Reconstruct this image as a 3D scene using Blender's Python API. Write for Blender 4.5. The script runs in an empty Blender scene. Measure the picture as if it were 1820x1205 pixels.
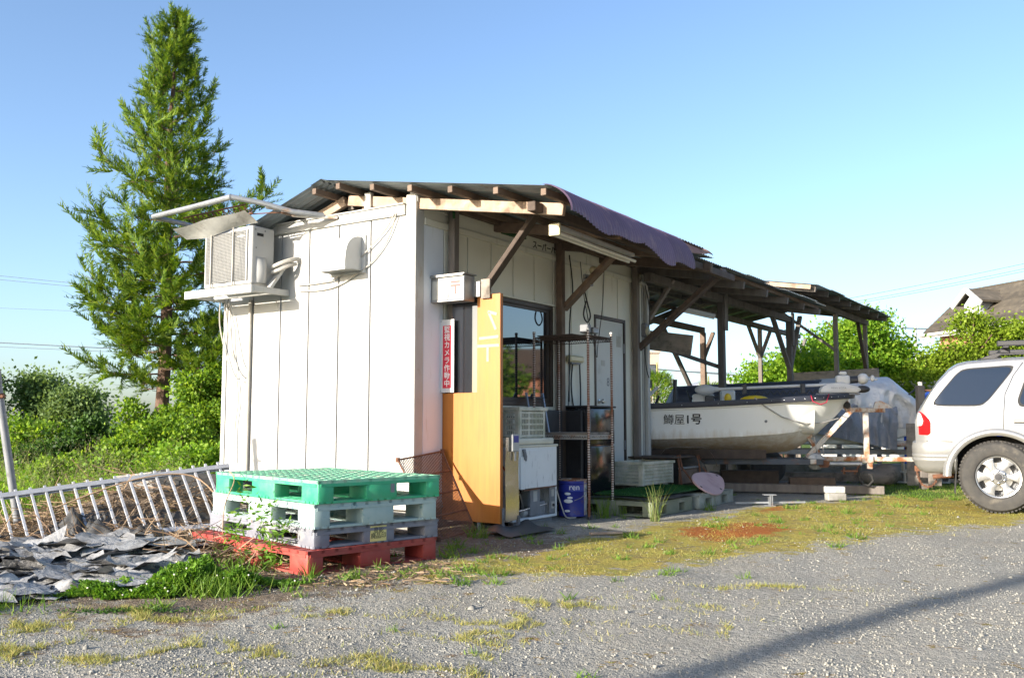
import bpy, bmesh, math, random
import numpy as np
from mathutils import Matrix, Vector

scene = bpy.context.scene
COL = scene.collection
RNG = np.random.default_rng(7)
random.seed(7)
rad = math.radians

# ------------------------------------------------------------------ camera, sky, sun, exposure
cam_d = bpy.data.cameras.new("camera")
cam = bpy.data.objects.new("camera", cam_d)
COL.objects.link(cam)
cam_d.sensor_width = 36.0
cam_d.lens = 36.0 * 1650.0 / 1820.0
cam_d.clip_start = 0.05
cam_d.clip_end = 3000.0
cam.location = (0, 0, 0.97)
cam.rotation_euler = (rad(90) + math.atan(147.5 / 1650.0), 0, 0)
scene.camera = cam

SUN_AZ, SUN_EL = rad(49.0), rad(14.5)            # heading the light travels to (from +Y towards +X), height
sun_dir = Vector((math.sin(SUN_AZ) * math.cos(SUN_EL), math.cos(SUN_AZ) * math.cos(SUN_EL), -math.sin(SUN_EL)))

world = bpy.data.worlds.new("World")
scene.world = world
world.use_nodes = True
wn = world.node_tree.nodes
bg = wn["Background"]
sky = wn.new("ShaderNodeTexSky")
sky.sky_type = 'NISHITA'
sky.sun_disc = False
sky.sun_elevation = SUN_EL
sky.sun_rotation = SUN_AZ + math.pi
sky.altitude = 0
sky.air_density = 0.8
sky.dust_density = 1.6
sky.ozone_density = 2.2
world.node_tree.links.new(sky.outputs[0], bg.inputs[0])
bg.inputs[1].default_value = 0.114

sun_l = bpy.data.lights.new("sun", 'SUN')
sun_l.energy = 4.0
sun_l.angle = rad(0.5)
sun_l.color = (1.0, 0.92, 0.80)
sun = bpy.data.objects.new("sun", sun_l)
COL.objects.link(sun)
sun.rotation_euler = sun_dir.to_track_quat('-Z', 'Y').to_euler()
sun.location = (-20, -20, 15)

vs = scene.view_settings
vs.view_transform = 'Standard'
vs.look = 'None'
vs.exposure = 1.6
vs.gamma = 1.0
vs.use_curve_mapping = False
scene.cycles.max_bounces = 8
scene.cycles.transparent_max_bounces = 8
scene.cycles.use_denoising = True

# ------------------------------------------------------------------ frames
WORLD = Matrix.Identity(4)
SHED = Matrix.Translation((-0.887, 8.41, 0)) @ Matrix.Rotation(rad(-33.5), 4, 'Z')   # x: out of the long wall, y: along it
def FR(base, loc, rz=0.0):
    return base @ Matrix.Translation(loc) @ Matrix.Rotation(rz, 4, 'Z')

# ------------------------------------------------------------------ materials
def srgb(*c):
    if len(c) == 1: c = c[0]
    return tuple((v / 255.0 / 12.92) if v / 255.0 <= 0.04045 else ((v / 255.0 + 0.055) / 1.055) ** 2.4 for v in c)

MATS = {}
def _nodes(name):
    m = bpy.data.materials.new(name); m.use_nodes = True
    nt = m.node_tree
    return m, nt, nt.nodes["Principled BSDF"]

def _noise(nt, vec, scale, detail=4.0, rough=0.55):
    n = nt.nodes.new("ShaderNodeTexNoise")
    n.inputs["Scale"].default_value = scale
    n.inputs["Detail"].default_value = detail
    n.inputs["Roughness"].default_value = rough
    nt.links.new(vec, n.inputs["Vector"])
    return n.outputs["Fac"]

def _ramp(nt, fac, stops, interp='LINEAR'):
    r = nt.nodes.new("ShaderNodeValToRGB")
    r.color_ramp.interpolation = interp
    els = r.color_ramp.elements
    while len(els) > 1: els.remove(els[-1])
    for i, (p, c) in enumerate(stops):
        e = els[0] if i == 0 else els.new(p)
        e.position = p
        e.color = (c[0], c[1], c[2], 1) if not isinstance(c, (int, float)) else (c, c, c, 1)
    nt.links.new(fac, r.inputs[0])
    return r.outputs[0]

def _mix(nt, fac, a, b, mode='MIX'):
    n = nt.nodes.new("ShaderNodeMix"); n.data_type = 'RGBA'; n.blend_type = mode
    if isinstance(fac, (int, float)): n.inputs[0].default_value = fac
    else: nt.links.new(fac, n.inputs[0])
    for k, v in ((6, a), (7, b)):
        if isinstance(v, tuple): n.inputs[k].default_value = (v[0], v[1], v[2], 1)
        else: nt.links.new(v, n.inputs[k])
    return n.outputs[2]

def _math(nt, op, a, b=0.0):
    n = nt.nodes.new("ShaderNodeMath"); n.operation = op
    for k, v in ((0, a), (1, b)):
        if isinstance(v, (int, float)): n.inputs[k].default_value = v
        else: nt.links.new(v, n.inputs[k])
    return n.outputs[0]

def _coord(nt, which="Object", stretch=(1, 1, 1)):
    t = nt.nodes.new("ShaderNodeTexCoord")
    mp = nt.nodes.new("ShaderNodeMapping")
    mp.inputs["Scale"].default_value = stretch
    nt.links.new(t.outputs[which], mp.inputs[0])
    return mp.outputs[0]

def _bump(nt, fac, strength, dist, bsdf):
    b = nt.nodes.new("ShaderNodeBump")
    b.inputs["Strength"].default_value = strength
    b.inputs["Distance"].default_value = dist
    nt.links.new(fac, b.inputs["Height"])
    nt.links.new(b.outputs[0], bsdf.inputs["Normal"])

def mat(name, c1, c2=None, scale=6.0, stretch=(1, 1, 1), rough=0.6, metal=0.0, bump=0.0, bscale=60.0, bdist=0.01,
        dirt=None, dscale=2.0, damt=0.5, dstretch=(1, 1, 1), dsoft=0.18, vary=0.0, spec=0.5, coat=0.0, ior=1.5, rvar=0.15, contrast=0.2):
    m, nt, b = _nodes(name)
    co = _coord(nt, "Object", stretch)
    if c2 is None: c2 = tuple(v * 0.82 for v in c1)
    n1 = _noise(nt, co, scale, 5.0, 0.6)
    col = _ramp(nt, n1, [(0.5 - contrast, c1), (0.5 + contrast, c2)])
    if dirt is not None:
        cd = _coord(nt, "Object", dstretch)
        nd = _noise(nt, cd, dscale, 6.0, 0.65)
        t = 1.0 - damt
        fac = _ramp(nt, nd, [(max(0.0, 0.35 + 0.4 * t - dsoft / 2), 0.0), (min(1.0, 0.35 + 0.4 * t + dsoft / 2), 1.0)])
        col = _mix(nt, fac, col, dirt)
        rr = nt.nodes.new("ShaderNodeMapRange")
        rr.inputs[3].default_value = rough; rr.inputs[4].default_value = min(1.0, rough + 0.25)
        nt.links.new(fac, rr.inputs[0]); nt.links.new(rr.outputs[0], b.inputs["Roughness"])
    else:
        rr = nt.nodes.new("ShaderNodeMapRange")
        rr.inputs[3].default_value = max(0.02, rough - rvar / 2); rr.inputs[4].default_value = min(1, rough + rvar / 2)
        nt.links.new(n1, rr.inputs[0]); nt.links.new(rr.outputs[0], b.inputs["Roughness"])
    if vary > 0:
        oi = nt.nodes.new("ShaderNodeObjectInfo")
        v = nt.nodes.new("ShaderNodeMapRange")
        v.inputs[3].default_value = 1 - vary; v.inputs[4].default_value = 1 + vary
        nt.links.new(oi.outputs["Random"], v.inputs[0])
        h = nt.nodes.new("ShaderNodeHueSaturation")
        nt.links.new(v.outputs[0], h.inputs["Value"]); nt.links.new(col, h.inputs["Color"])
        col = h.outputs[0]
    nt.links.new(col, b.inputs["Base Color"])
    b.inputs["Metallic"].default_value = metal
    b.inputs["Specular IOR Level"].default_value = spec
    b.inputs["Coat Weight"].default_value = coat
    b.inputs["Coat Roughness"].default_value = 0.06
    b.inputs["IOR"].default_value = ior
    if bump > 0:
        cb = _coord(nt, "Object", stretch)
        _bump(nt, _noise(nt, cb, bscale, 4.0, 0.6), bump, bdist, b)
    MATS[name] = m
    return m

def leafmat(name, cols, trans=0.35, rough=0.55):
    m, nt, b = _nodes(name)
    g = nt.nodes.new("ShaderNodeNewGeometry")
    n = len(cols)
    col = _ramp(nt, g.outputs["Random Per Island"], [(i / max(1, n - 1), c) for i, c in enumerate(cols)])
    nt.links.new(col, b.inputs["Base Color"])
    b.inputs["Roughness"].default_value = rough
    b.inputs["Specular IOR Level"].default_value = 0.25
    if trans > 0:
        tr = nt.nodes.new("ShaderNodeBsdfTranslucent")
        br = _mix(nt, 1.0, col, (1.25, 1.2, 0.6), 'MULTIPLY')
        nt.links.new(br, tr.inputs[0])
        mx = nt.nodes.new("ShaderNodeMixShader"); mx.inputs[0].default_value = trans
        nt.links.new(b.outputs[0], mx.inputs[1]); nt.links.new(tr.outputs[0], mx.inputs[2])
        nt.links.new(mx.outputs[0], nt.nodes["Material Output"].inputs[0])
    MATS[name] = m
    return m

WOODG = dict(scale=5, stretch=(1, 1, 1), rough=0.85, bump=0.35, bscale=40, vary=0.22)
mat('panel_white', (0.44, 0.44, 0.43), (0.40, 0.40, 0.385), scale=1.5, rough=0.45, dirt=(0.45, 0.40, 0.32), dscale=3.0, damt=0.06, dstretch=(6, 6, 0.5), bump=0.02, bscale=30)
mat('panel_shaded', (0.70, 0.74, 0.79), (0.66, 0.70, 0.75), scale=1.5, rough=0.5, dirt=(0.40, 0.37, 0.33), dscale=3.0, damt=0.10, dstretch=(6, 6, 0.5), bump=0.02, bscale=30)  # cool shade tone put into the colour, lighter to offset orange bounce light
mat('panel_cream', (0.66, 0.65, 0.56), (0.61, 0.60, 0.51), scale=1.5, rough=0.5, dirt=(0.36, 0.33, 0.25), dscale=2.5, damt=0.12, dstretch=(5, 5, 0.5), bump=0.02, bscale=30)
mat('trim_white', (0.44, 0.44, 0.42), (0.38, 0.375, 0.35), scale=3, rough=0.5, dirt=(0.33, 0.26, 0.17), dscale=4, damt=0.22, dstretch=(3, 3, 1))
mat('seam_dark', (0.17, 0.15, 0.125), rough=0.9)
mat('concrete', (0.33, 0.32, 0.30), (0.22, 0.21, 0.19), scale=8, rough=0.9, bump=0.3, bscale=80, dirt=(0.12, 0.12, 0.09), dscale=3, damt=0.35)
mat('concrete_block', (0.52, 0.51, 0.48), (0.38, 0.37, 0.34), scale=14, rough=0.95, bump=0.4, bscale=120, dirt=(0.2, 0.2, 0.16), dscale=5, damt=0.3, vary=0.1)
mat('wood_grey', (0.19, 0.165, 0.145), (0.11, 0.095, 0.082), scale=9, stretch=(1, 1, 0.25), rough=0.9, bump=0.4, bscale=60, vary=0.25)
mat('wood_brown', (0.17, 0.12, 0.088), (0.10, 0.07, 0.052), scale=7, rough=0.85, bump=0.3, bscale=50, vary=0.25)
mat('wood_pale', (0.40, 0.30, 0.22), (0.25, 0.18, 0.13), scale=7, rough=0.85, bump=0.3, bscale=50, vary=0.15, dirt=(0.16, 0.11, 0.08), dscale=4, damt=0.4)
mat('wood_dark', (0.09, 0.065, 0.05), (0.055, 0.04, 0.032), scale=9, rough=0.85, bump=0.35, bscale=60, vary=0.2)
mat('plywood_grey', (0.30, 0.26, 0.22), (0.19, 0.165, 0.14), scale=6, stretch=(1, 1, 3), rough=0.9, bump=0.3, bscale=60, dirt=(0.10, 0.085, 0.07), dscale=5, damt=0.35)
mat('roof_metal', (0.30, 0.34, 0.36), (0.20, 0.235, 0.25), scale=2.5, rough=0.5, metal=0.35, vary=0.12, dirt=(0.22, 0.12, 0.06), dscale=3.5, damt=0.15)
mat('purple_metal', (0.15, 0.095, 0.14), (0.11, 0.07, 0.105), scale=2, rough=0.55, metal=0.1, vary=0.16, dirt=(0.25, 0.17, 0.18), dscale=4, damt=0.32, dstretch=(1, 5, 1))
mat('brown_metal', (0.36, 0.20, 0.14), (0.24, 0.12, 0.09), scale=3, rough=0.6, metal=0.1, dirt=(0.16, 0.08, 0.06), dscale=4, damt=0.35)
mat('white_plastic', (0.52, 0.52, 0.505), (0.46, 0.455, 0.435), scale=4, rough=0.4, dirt=(0.42, 0.37, 0.28), dscale=5, damt=0.15)
mat('ac_bars', (0.26, 0.26, 0.25), (0.22, 0.22, 0.21), scale=6, rough=0.5)
mat('ac_white', (0.38, 0.38, 0.365), (0.34, 0.335, 0.32), scale=3, rough=0.4, dirt=(0.45, 0.40, 0.3), dscale=6, damt=0.12)
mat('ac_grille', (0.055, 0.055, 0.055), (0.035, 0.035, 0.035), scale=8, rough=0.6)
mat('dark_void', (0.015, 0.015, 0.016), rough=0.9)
mat('black_plastic', (0.02, 0.02, 0.022), (0.03, 0.03, 0.033), scale=10, rough=0.5, dirt=(0.10, 0.09, 0.08), dscale=6, damt=0.15)
mat('black_gloss', (0.008, 0.009, 0.012), (0.012, 0.013, 0.016), scale=6, rough=0.14, dirt=(0.03, 0.03, 0.032), dscale=3, damt=0.3, spec=0.6)
mat('rubber', (0.018, 0.018, 0.018), (0.03, 0.029, 0.027), scale=20, rough=0.85, bump=0.2, bscale=200)
mat('tyre', (0.035, 0.034, 0.033), (0.06, 0.056, 0.05), scale=12, rough=0.9, bump=0.25, bscale=150, dirt=(0.16, 0.14, 0.11), dscale=4, damt=0.22)
mat('rubber_navy', (0.018, 0.021, 0.034), (0.03, 0.033, 0.045), scale=9, rough=0.55)
mat('steel', (0.55, 0.55, 0.55), (0.42, 0.42, 0.42), scale=10, rough=0.3, metal=1.0)
mat('stainless', (0.62, 0.60, 0.56), (0.52, 0.50, 0.46), scale=6, rough=0.22, metal=1.0, bump=0.12, bscale=6, bdist=0.02)
mat('galvanised', (0.33, 0.345, 0.36), (0.23, 0.24, 0.25), scale=9, rough=0.5, metal=0.6, dirt=(0.30, 0.17, 0.09), dscale=6, damt=0.22)
mat('aluminium', (0.50, 0.505, 0.52), (0.41, 0.415, 0.43), scale=14, rough=0.42, metal=0.55, vary=0.08, dirt=(0.36, 0.32, 0.27), dscale=9, damt=0.18)
mat('rust', (0.17, 0.075, 0.04), (0.09, 0.042, 0.026), scale=14, rough=0.9, bump=0.4, bscale=90, dirt=(0.24, 0.10, 0.045), dscale=9, damt=0.3)
mat('rack_wire', (0.085, 0.055, 0.042), (0.05, 0.036, 0.03), scale=20, rough=0.8)
mat('rust_white', (0.46, 0.45, 0.43), (0.38, 0.36, 0.32), scale=7, rough=0.65, dirt=(0.34, 0.13, 0.045), dscale=7, damt=0.42, bump=0.15, bscale=60)
mat('rust_heavy', (0.44, 0.42, 0.38), (0.36, 0.33, 0.28), scale=7, rough=0.7, dirt=(0.22, 0.085, 0.03), dscale=9, damt=0.62, bump=0.25, bscale=60)
mat('trailer_blue', (0.07, 0.085, 0.11), (0.05, 0.06, 0.075), scale=5, rough=0.7, dirt=(0.16, 0.08, 0.04), dscale=6, damt=0.3)
mat('orange_ply', (0.40, 0.125, 0.010), (0.34, 0.098, 0.008), scale=5, stretch=(6, 6, 0.6), rough=0.42, dirt=(0.42, 0.155, 0.02), dscale=2.2, damt=0.42, dstretch=(9, 9, 0.6), dsoft=0.4)
mat('tape_white', (0.50, 0.36, 0.22), (0.46, 0.30, 0.16), scale=9, rough=0.6)
mat('bronze_frame', (0.055, 0.038, 0.028), (0.04, 0.03, 0.024), scale=8, rough=0.45, metal=0.3)
mat('window_glass', (0.012, 0.014, 0.018), (0.018, 0.02, 0.024), scale=3, rough=0.03, spec=1.0, ior=1.75, rvar=0.02)
mat('car_glass', (0.012, 0.020, 0.036), (0.012, 0.020, 0.036), scale=3, rough=0.03, spec=0.5, ior=1.5, rvar=0.0)
mat('door_grey', (0.52, 0.53, 0.50), (0.48, 0.49, 0.46), scale=2, rough=0.5, dirt=(0.36, 0.35, 0.31), dscale=4, damt=0.12)
mat('paper', (0.44, 0.43, 0.40), (0.34, 0.33, 0.29), scale=8, rough=0.8)
mat('sign_red', (0.62, 0.025, 0.05), (0.55, 0.02, 0.045), scale=4, rough=0.5)
mat('sign_white', (0.62, 0.61, 0.60), (0.55, 0.54, 0.53), scale=6, rough=0.5)
mat('postal_red', (0.40, 0.09, 0.08), (0.34, 0.07, 0.06), scale=12, rough=0.6)
mat('mail_steel', (0.32, 0.32, 0.31), (0.24, 0.24, 0.23), scale=9, rough=0.4, metal=0.6)
mat('fridge_white', (0.70, 0.72, 0.72), (0.64, 0.66, 0.66), scale=3, rough=0.45, dirt=(0.32, 0.33, 0.33), dscale=5, damt=0.22, dstretch=(4, 4, 1.2))
mat('fridge_lid', (0.62, 0.60, 0.50), (0.54, 0.52, 0.42), scale=4, rough=0.5, dirt=(0.3, 0.28, 0.2), dscale=6, damt=0.2)
mat('machine_grey', (0.20, 0.207, 0.22), (0.14, 0.147, 0.16), scale=8, rough=0.6, dirt=(0.10, 0.09, 0.08), dscale=6, damt=0.3)
mat('crate_cream', (0.58, 0.56, 0.48), (0.48, 0.47, 0.38), scale=6, rough=0.6, dirt=(0.24, 0.27, 0.17), dscale=5, damt=0.35, dsoft=0.35)
mat('can_blue', (0.018, 0.028, 0.26), (0.015, 0.022, 0.20), scale=5, rough=0.4, dirt=(0.16, 0.07, 0.03), dscale=6, damt=0.2)
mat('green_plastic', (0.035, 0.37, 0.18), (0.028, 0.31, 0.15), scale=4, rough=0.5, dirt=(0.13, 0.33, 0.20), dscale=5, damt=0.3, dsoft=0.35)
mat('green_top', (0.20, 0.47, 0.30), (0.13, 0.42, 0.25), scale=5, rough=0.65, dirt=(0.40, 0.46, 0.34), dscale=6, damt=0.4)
mat('mint_plastic', (0.37, 0.45, 0.42), (0.27, 0.37, 0.36), scale=4, rough=0.65, dirt=(0.08, 0.22, 0.24), dscale=9, damt=0.27, dsoft=0.1)
mat('navy_plastic', (0.20, 0.205, 0.24), (0.145, 0.15, 0.18), scale=4, rough=0.65, dirt=(0.34, 0.32, 0.28), dscale=5, damt=0.25, dsoft=0.35)
mat('red_plastic', (0.34, 0.045, 0.034), (0.27, 0.036, 0.028), scale=4, rough=0.55, dirt=(0.26, 0.095, 0.065), dscale=5, damt=0.25, dsoft=0.35)
mat('olive_plastic', (0.19, 0.21, 0.15), (0.13, 0.15, 0.10), scale=5, rough=0.75, dirt=(0.30, 0.30, 0.24), dscale=5, damt=0.3, dsoft=0.35)
mat('grey_plastic', (0.34, 0.36, 0.32), (0.25, 0.27, 0.23), scale=5, rough=0.75, dirt=(0.16, 0.18, 0.13), dscale=5, damt=0.3, dsoft=0.35)
mat('sticker_yellow', (0.62, 0.54, 0.20), (0.54, 0.46, 0.16), scale=8, rough=0.6)
mat('print_black', (0.02, 0.02, 0.02), rough=0.6)
mat('print_white', (0.82, 0.81, 0.79), rough=0.6)
mat('turf_mat', (0.018, 0.095, 0.022), (0.012, 0.06, 0.015), scale=60, rough=0.95, bump=0.8, bscale=260)
mat('board_pink', (0.50, 0.35, 0.36), (0.44, 0.30, 0.31), scale=5, rough=0.55, dirt=(0.36, 0.24, 0.24), dscale=5, damt=0.25)
mat('gelcoat', (0.66, 0.66, 0.63), (0.60, 0.60, 0.56), scale=2, rough=0.32, dirt=(0.50, 0.44, 0.32), dscale=3, damt=0.16, dstretch=(3, 3, 1), dsoft=0.3)
mat('tarp_silver', (0.60, 0.59, 0.58), (0.46, 0.455, 0.45), scale=6, rough=0.42, metal=0.25, bump=0.5, bscale=7, bdist=0.05)
mat('tarp_grey', (0.26, 0.27, 0.30), (0.18, 0.19, 0.215), scale=6, rough=0.5, bump=0.5, bscale=7, bdist=0.05)
mat('tarp_dark', (0.055, 0.06, 0.08), (0.04, 0.043, 0.058), scale=5, rough=0.55, bump=0.4, bscale=6, bdist=0.05)
mat('tarp_blue', (0.02, 0.09, 0.55), (0.015, 0.06, 0.42), scale=6, rough=0.4, bump=0.5, bscale=6, bdist=0.06)
mat('ground_sheet', (0.36, 0.358, 0.355), (0.20, 0.199, 0.20), scale=7, rough=0.75, bump=0.5, bscale=28, bdist=0.02, dirt=(0.16, 0.15, 0.14), dscale=7, damt=0.35, dsoft=0.3)
mat('black_sheet', (0.035, 0.035, 0.035), (0.06, 0.058, 0.055), scale=8, rough=0.6, bump=0.4, bscale=20)
mat('car_silver', (0.36, 0.36, 0.358), (0.345, 0.345, 0.343), scale=40, rough=0.30, metal=0.6, coat=0.8, dirt=(0.24, 0.235, 0.22), dscale=2, damt=0.08)
mat('bumper_silver', (0.235, 0.235, 0.23), (0.215, 0.215, 0.21), scale=5, rough=0.42, metal=0.25, coat=0.3, dirt=(0.19, 0.18, 0.165), dscale=3, damt=0.2)
mat('alloy', (0.40, 0.40, 0.40), (0.34, 0.34, 0.34), scale=12, rough=0.35, metal=0.8)
mat('lamp_red', (0.60, 0.01, 0.012), (0.5, 0.008, 0.01), scale=30, rough=0.12, coat=0.8)
mat('lamp_clear', (0.75, 0.68, 0.64), (0.66, 0.6, 0.56), scale=30, rough=0.12, coat=0.8)
mat('yellow_vinyl', (0.66, 0.48, 0.02), (0.55, 0.38, 0.02), scale=6, rough=0.5)
mat('rope_grey', (0.36, 0.35, 0.33), rough=0.9)
mat('rope_red', (0.36, 0.02, 0.05), rough=0.9)
mat('cable_white', (0.42, 0.40, 0.36), (0.32, 0.30, 0.26), scale=7, rough=0.6)
mat('cable_black', (0.03, 0.03, 0.03), rough=0.7)
mat('wire_far', (0.10, 0.11, 0.13), rough=0.7)
mat('canvas_grey', (0.40, 0.40, 0.38), (0.28, 0.28, 0.27), scale=5, rough=0.85, bump=0.3, bscale=30, dirt=(0.2, 0.19, 0.17), dscale=4, damt=0.35)
mat('pole_concrete', (0.42, 0.41, 0.39), (0.34, 0.33, 0.31), scale=4, rough=0.9)
mat('wall_far', (0.58, 0.575, 0.56), (0.52, 0.515, 0.49), scale=3, rough=0.8)
mat('wall_tan', (0.40, 0.33, 0.27), (0.34, 0.28, 0.23), scale=3, rough=0.85)
mat('wall_grey_far', (0.34, 0.36, 0.40), (0.28, 0.30, 0.34), scale=3, rough=0.85)
mat('wall_orange', (0.46, 0.20, 0.13), (0.40, 0.17, 0.11), scale=6, rough=0.85)
mat('roof_shingle', (0.085, 0.070, 0.05), (0.05, 0.043, 0.034), scale=2.5, rough=0.9, dirt=(0.12, 0.10, 0.075), dscale=4, damt=0.35, vary=0.3)
mat('bark', (0.16, 0.095, 0.065), (0.09, 0.055, 0.04), scale=8, stretch=(1, 1, 0.2), rough=0.95, bump=0.7, bscale=30, bdist=0.03)
mat('straw_wood', (0.36, 0.25, 0.16), (0.26, 0.17, 0.10), scale=8, rough=0.9)
mat('yellow_bulb', (0.60, 0.55, 0.36), rough=0.3)
mat('tube_glass', (0.76, 0.75, 0.68), rough=0.25)
mat('asphalt', (0.18, 0.18, 0.18), (0.14, 0.14, 0.14), scale=4, rough=0.9)
leafmat('leaf_cedar', [(0.038, 0.085, 0.012), (0.085, 0.165, 0.016), (0.15, 0.24, 0.022), (0.25, 0.31, 0.03)], 0.45)
leafmat('leaf_shrub', [(0.05, 0.11, 0.014), (0.12, 0.23, 0.02), (0.20, 0.33, 0.03), (0.30, 0.41, 0.05)], 0.5)
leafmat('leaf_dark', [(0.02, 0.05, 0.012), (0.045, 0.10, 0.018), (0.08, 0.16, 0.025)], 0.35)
leafmat('leaf_far', [(0.09, 0.14, 0.05), (0.13, 0.20, 0.065), (0.19, 0.27, 0.09)], 0.4)
leafmat('leaf_bright', [(0.075, 0.18, 0.014), (0.15, 0.29, 0.02), (0.22, 0.37, 0.028), (0.29, 0.42, 0.045)], 0.5)
leafmat('leaf_lime', [(0.10, 0.17, 0.012), (0.17, 0.26, 0.018), (0.25, 0.34, 0.028), (0.14, 0.20, 0.02)], 0.45)
leafmat('clover_green', [(0.05, 0.12, 0.014), (0.09, 0.20, 0.02), (0.14, 0.28, 0.03), (0.20, 0.30, 0.05)], 0.4)
leafmat('grass_green', [(0.08, 0.16, 0.02), (0.13, 0.24, 0.03), (0.20, 0.28, 0.05)], 0.4)
leafmat('strip_blade', [(0.20, 0.21, 0.045), (0.32, 0.29, 0.06), (0.42, 0.34, 0.085), (0.24, 0.27, 0.05), (0.46, 0.36, 0.12)], 0.35)
leafmat('bank_blade', [(0.06, 0.12, 0.015), (0.11, 0.20, 0.025), (0.17, 0.27, 0.04), (0.24, 0.30, 0.07), (0.30, 0.28, 0.12)], 0.45)
leafmat('grass_dry', [(0.20, 0.22, 0.06), (0.29, 0.27, 0.08), (0.36, 0.30, 0.11), (0.22, 0.27, 0.06), (0.42, 0.35, 0.17)], 0.3)
leafmat('grass_tall', [(0.12, 0.18, 0.045), (0.19, 0.25, 0.07), (0.26, 0.28, 0.11), (0.30, 0.28, 0.15)], 0.4)
leafmat('seed_heads', [(0.22, 0.21, 0.12), (0.28, 0.25, 0.16), (0.20, 0.16, 0.12)], 0.3)
leafmat('pampas_shoot', [(0.45, 0.38, 0.16), (0.50, 0.40, 0.20), (0.36, 0.36, 0.12)], 0.2)
leafmat('straw', [(0.22, 0.15, 0.09), (0.30, 0.21, 0.135), (0.14, 0.09, 0.06), (0.36, 0.27, 0.18)], 0.1, 0.8)
leafmat('flower_white', [(0.8, 0.78, 0.7), (0.7, 0.66, 0.58)], 0.2)
leafmat('gravel_stone', [(0.20, 0.192, 0.168), (0.27, 0.258, 0.225), (0.235, 0.225, 0.197), (0.32, 0.305, 0.265), (0.175, 0.169, 0.152), (0.29, 0.275, 0.238)], 0.0, 0.9)

# boat hull: gelcoat with the brown tide stain low on the hull
def hull_material():
    m, nt, b = _nodes('hull_gelcoat')
    co = _coord(nt, "Object")
    sep = nt.nodes.new("ShaderNodeSeparateXYZ"); nt.links.new(co, sep.inputs[0])
    base = _ramp(nt, _noise(nt, co, 2.5, 4), [(0.3, (0.80, 0.81, 0.80)), (0.7, (0.76, 0.77, 0.74))])
    drip = _noise(nt, _coord(nt, "Object", (5, 5, 0.7)), 3.0, 6)
    lvl = _math(nt, 'ADD', sep.outputs[2], _math(nt, 'MULTIPLY', _math(nt, 'SUBTRACT', drip, 0.5), 0.35))
    mr = nt.nodes.new("ShaderNodeMapRange")
    mr.inputs[1].default_value = 0.86; mr.inputs[2].default_value = 0.60
    nt.links.new(lvl, mr.inputs[0])
    stain = _ramp(nt, drip, [(0.3, (0.42, 0.30, 0.15)), (0.7, (0.30, 0.20, 0.095))])
    col = _mix(nt, _math(nt, 'MULTIPLY', mr.outputs[0], 0.85), base, stain)
    spots = _ramp(nt, _noise(nt, co, 22, 3), [(0.70, 0.0), (0.76, 1.0)])
    col = _mix(nt, _math(nt, 'MULTIPLY', spots, 0.35), col, (0.30, 0.26, 0.2))
    nt.links.new(col, b.inputs["Base Color"])
    b.inputs["Roughness"].default_value = 0.35
    MATS['hull_gelcoat'] = m
hull_material()

# rust and paint rings on the rack posts
def banded_post():
    m, nt, b = _nodes('rack_post')
    co = _coord(nt, "Object", (1, 1, 1))
    w = nt.nodes.new("ShaderNodeTexWave"); w.wave_type = 'BANDS'; w.bands_direction = 'Z'
    w.inputs["Scale"].default_value = 12.5; w.inputs["Distortion"].default_value = 1.0
    nt.links.new(co, w.inputs[0])
    r = _ramp(nt, w.outputs["Fac"], [(0.35, (0.10, 0.04, 0.025)), (0.55, (0.52, 0.50, 0.46))])
    big = _ramp(nt, _noise(nt, _coord(nt, "Object", (1, 1, 1.2)), 1.8, 4), [(0.44, 0.0), (0.60, 1.0)])
    col = _mix(nt, big, r, (0.20, 0.075, 0.035))
    nt.links.new(col, b.inputs["Base Color"]); b.inputs["Roughness"].default_value = 0.6; b.inputs["Metallic"].default_value = 0.3
    MATS['rack_post'] = m
banded_post()

# ------------------------------------------------------------------ mesh builder
def rot_to(d):
    d = Vector(d).normalized()
    return d.to_track_quat('Z', 'Y').to_matrix()

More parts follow.
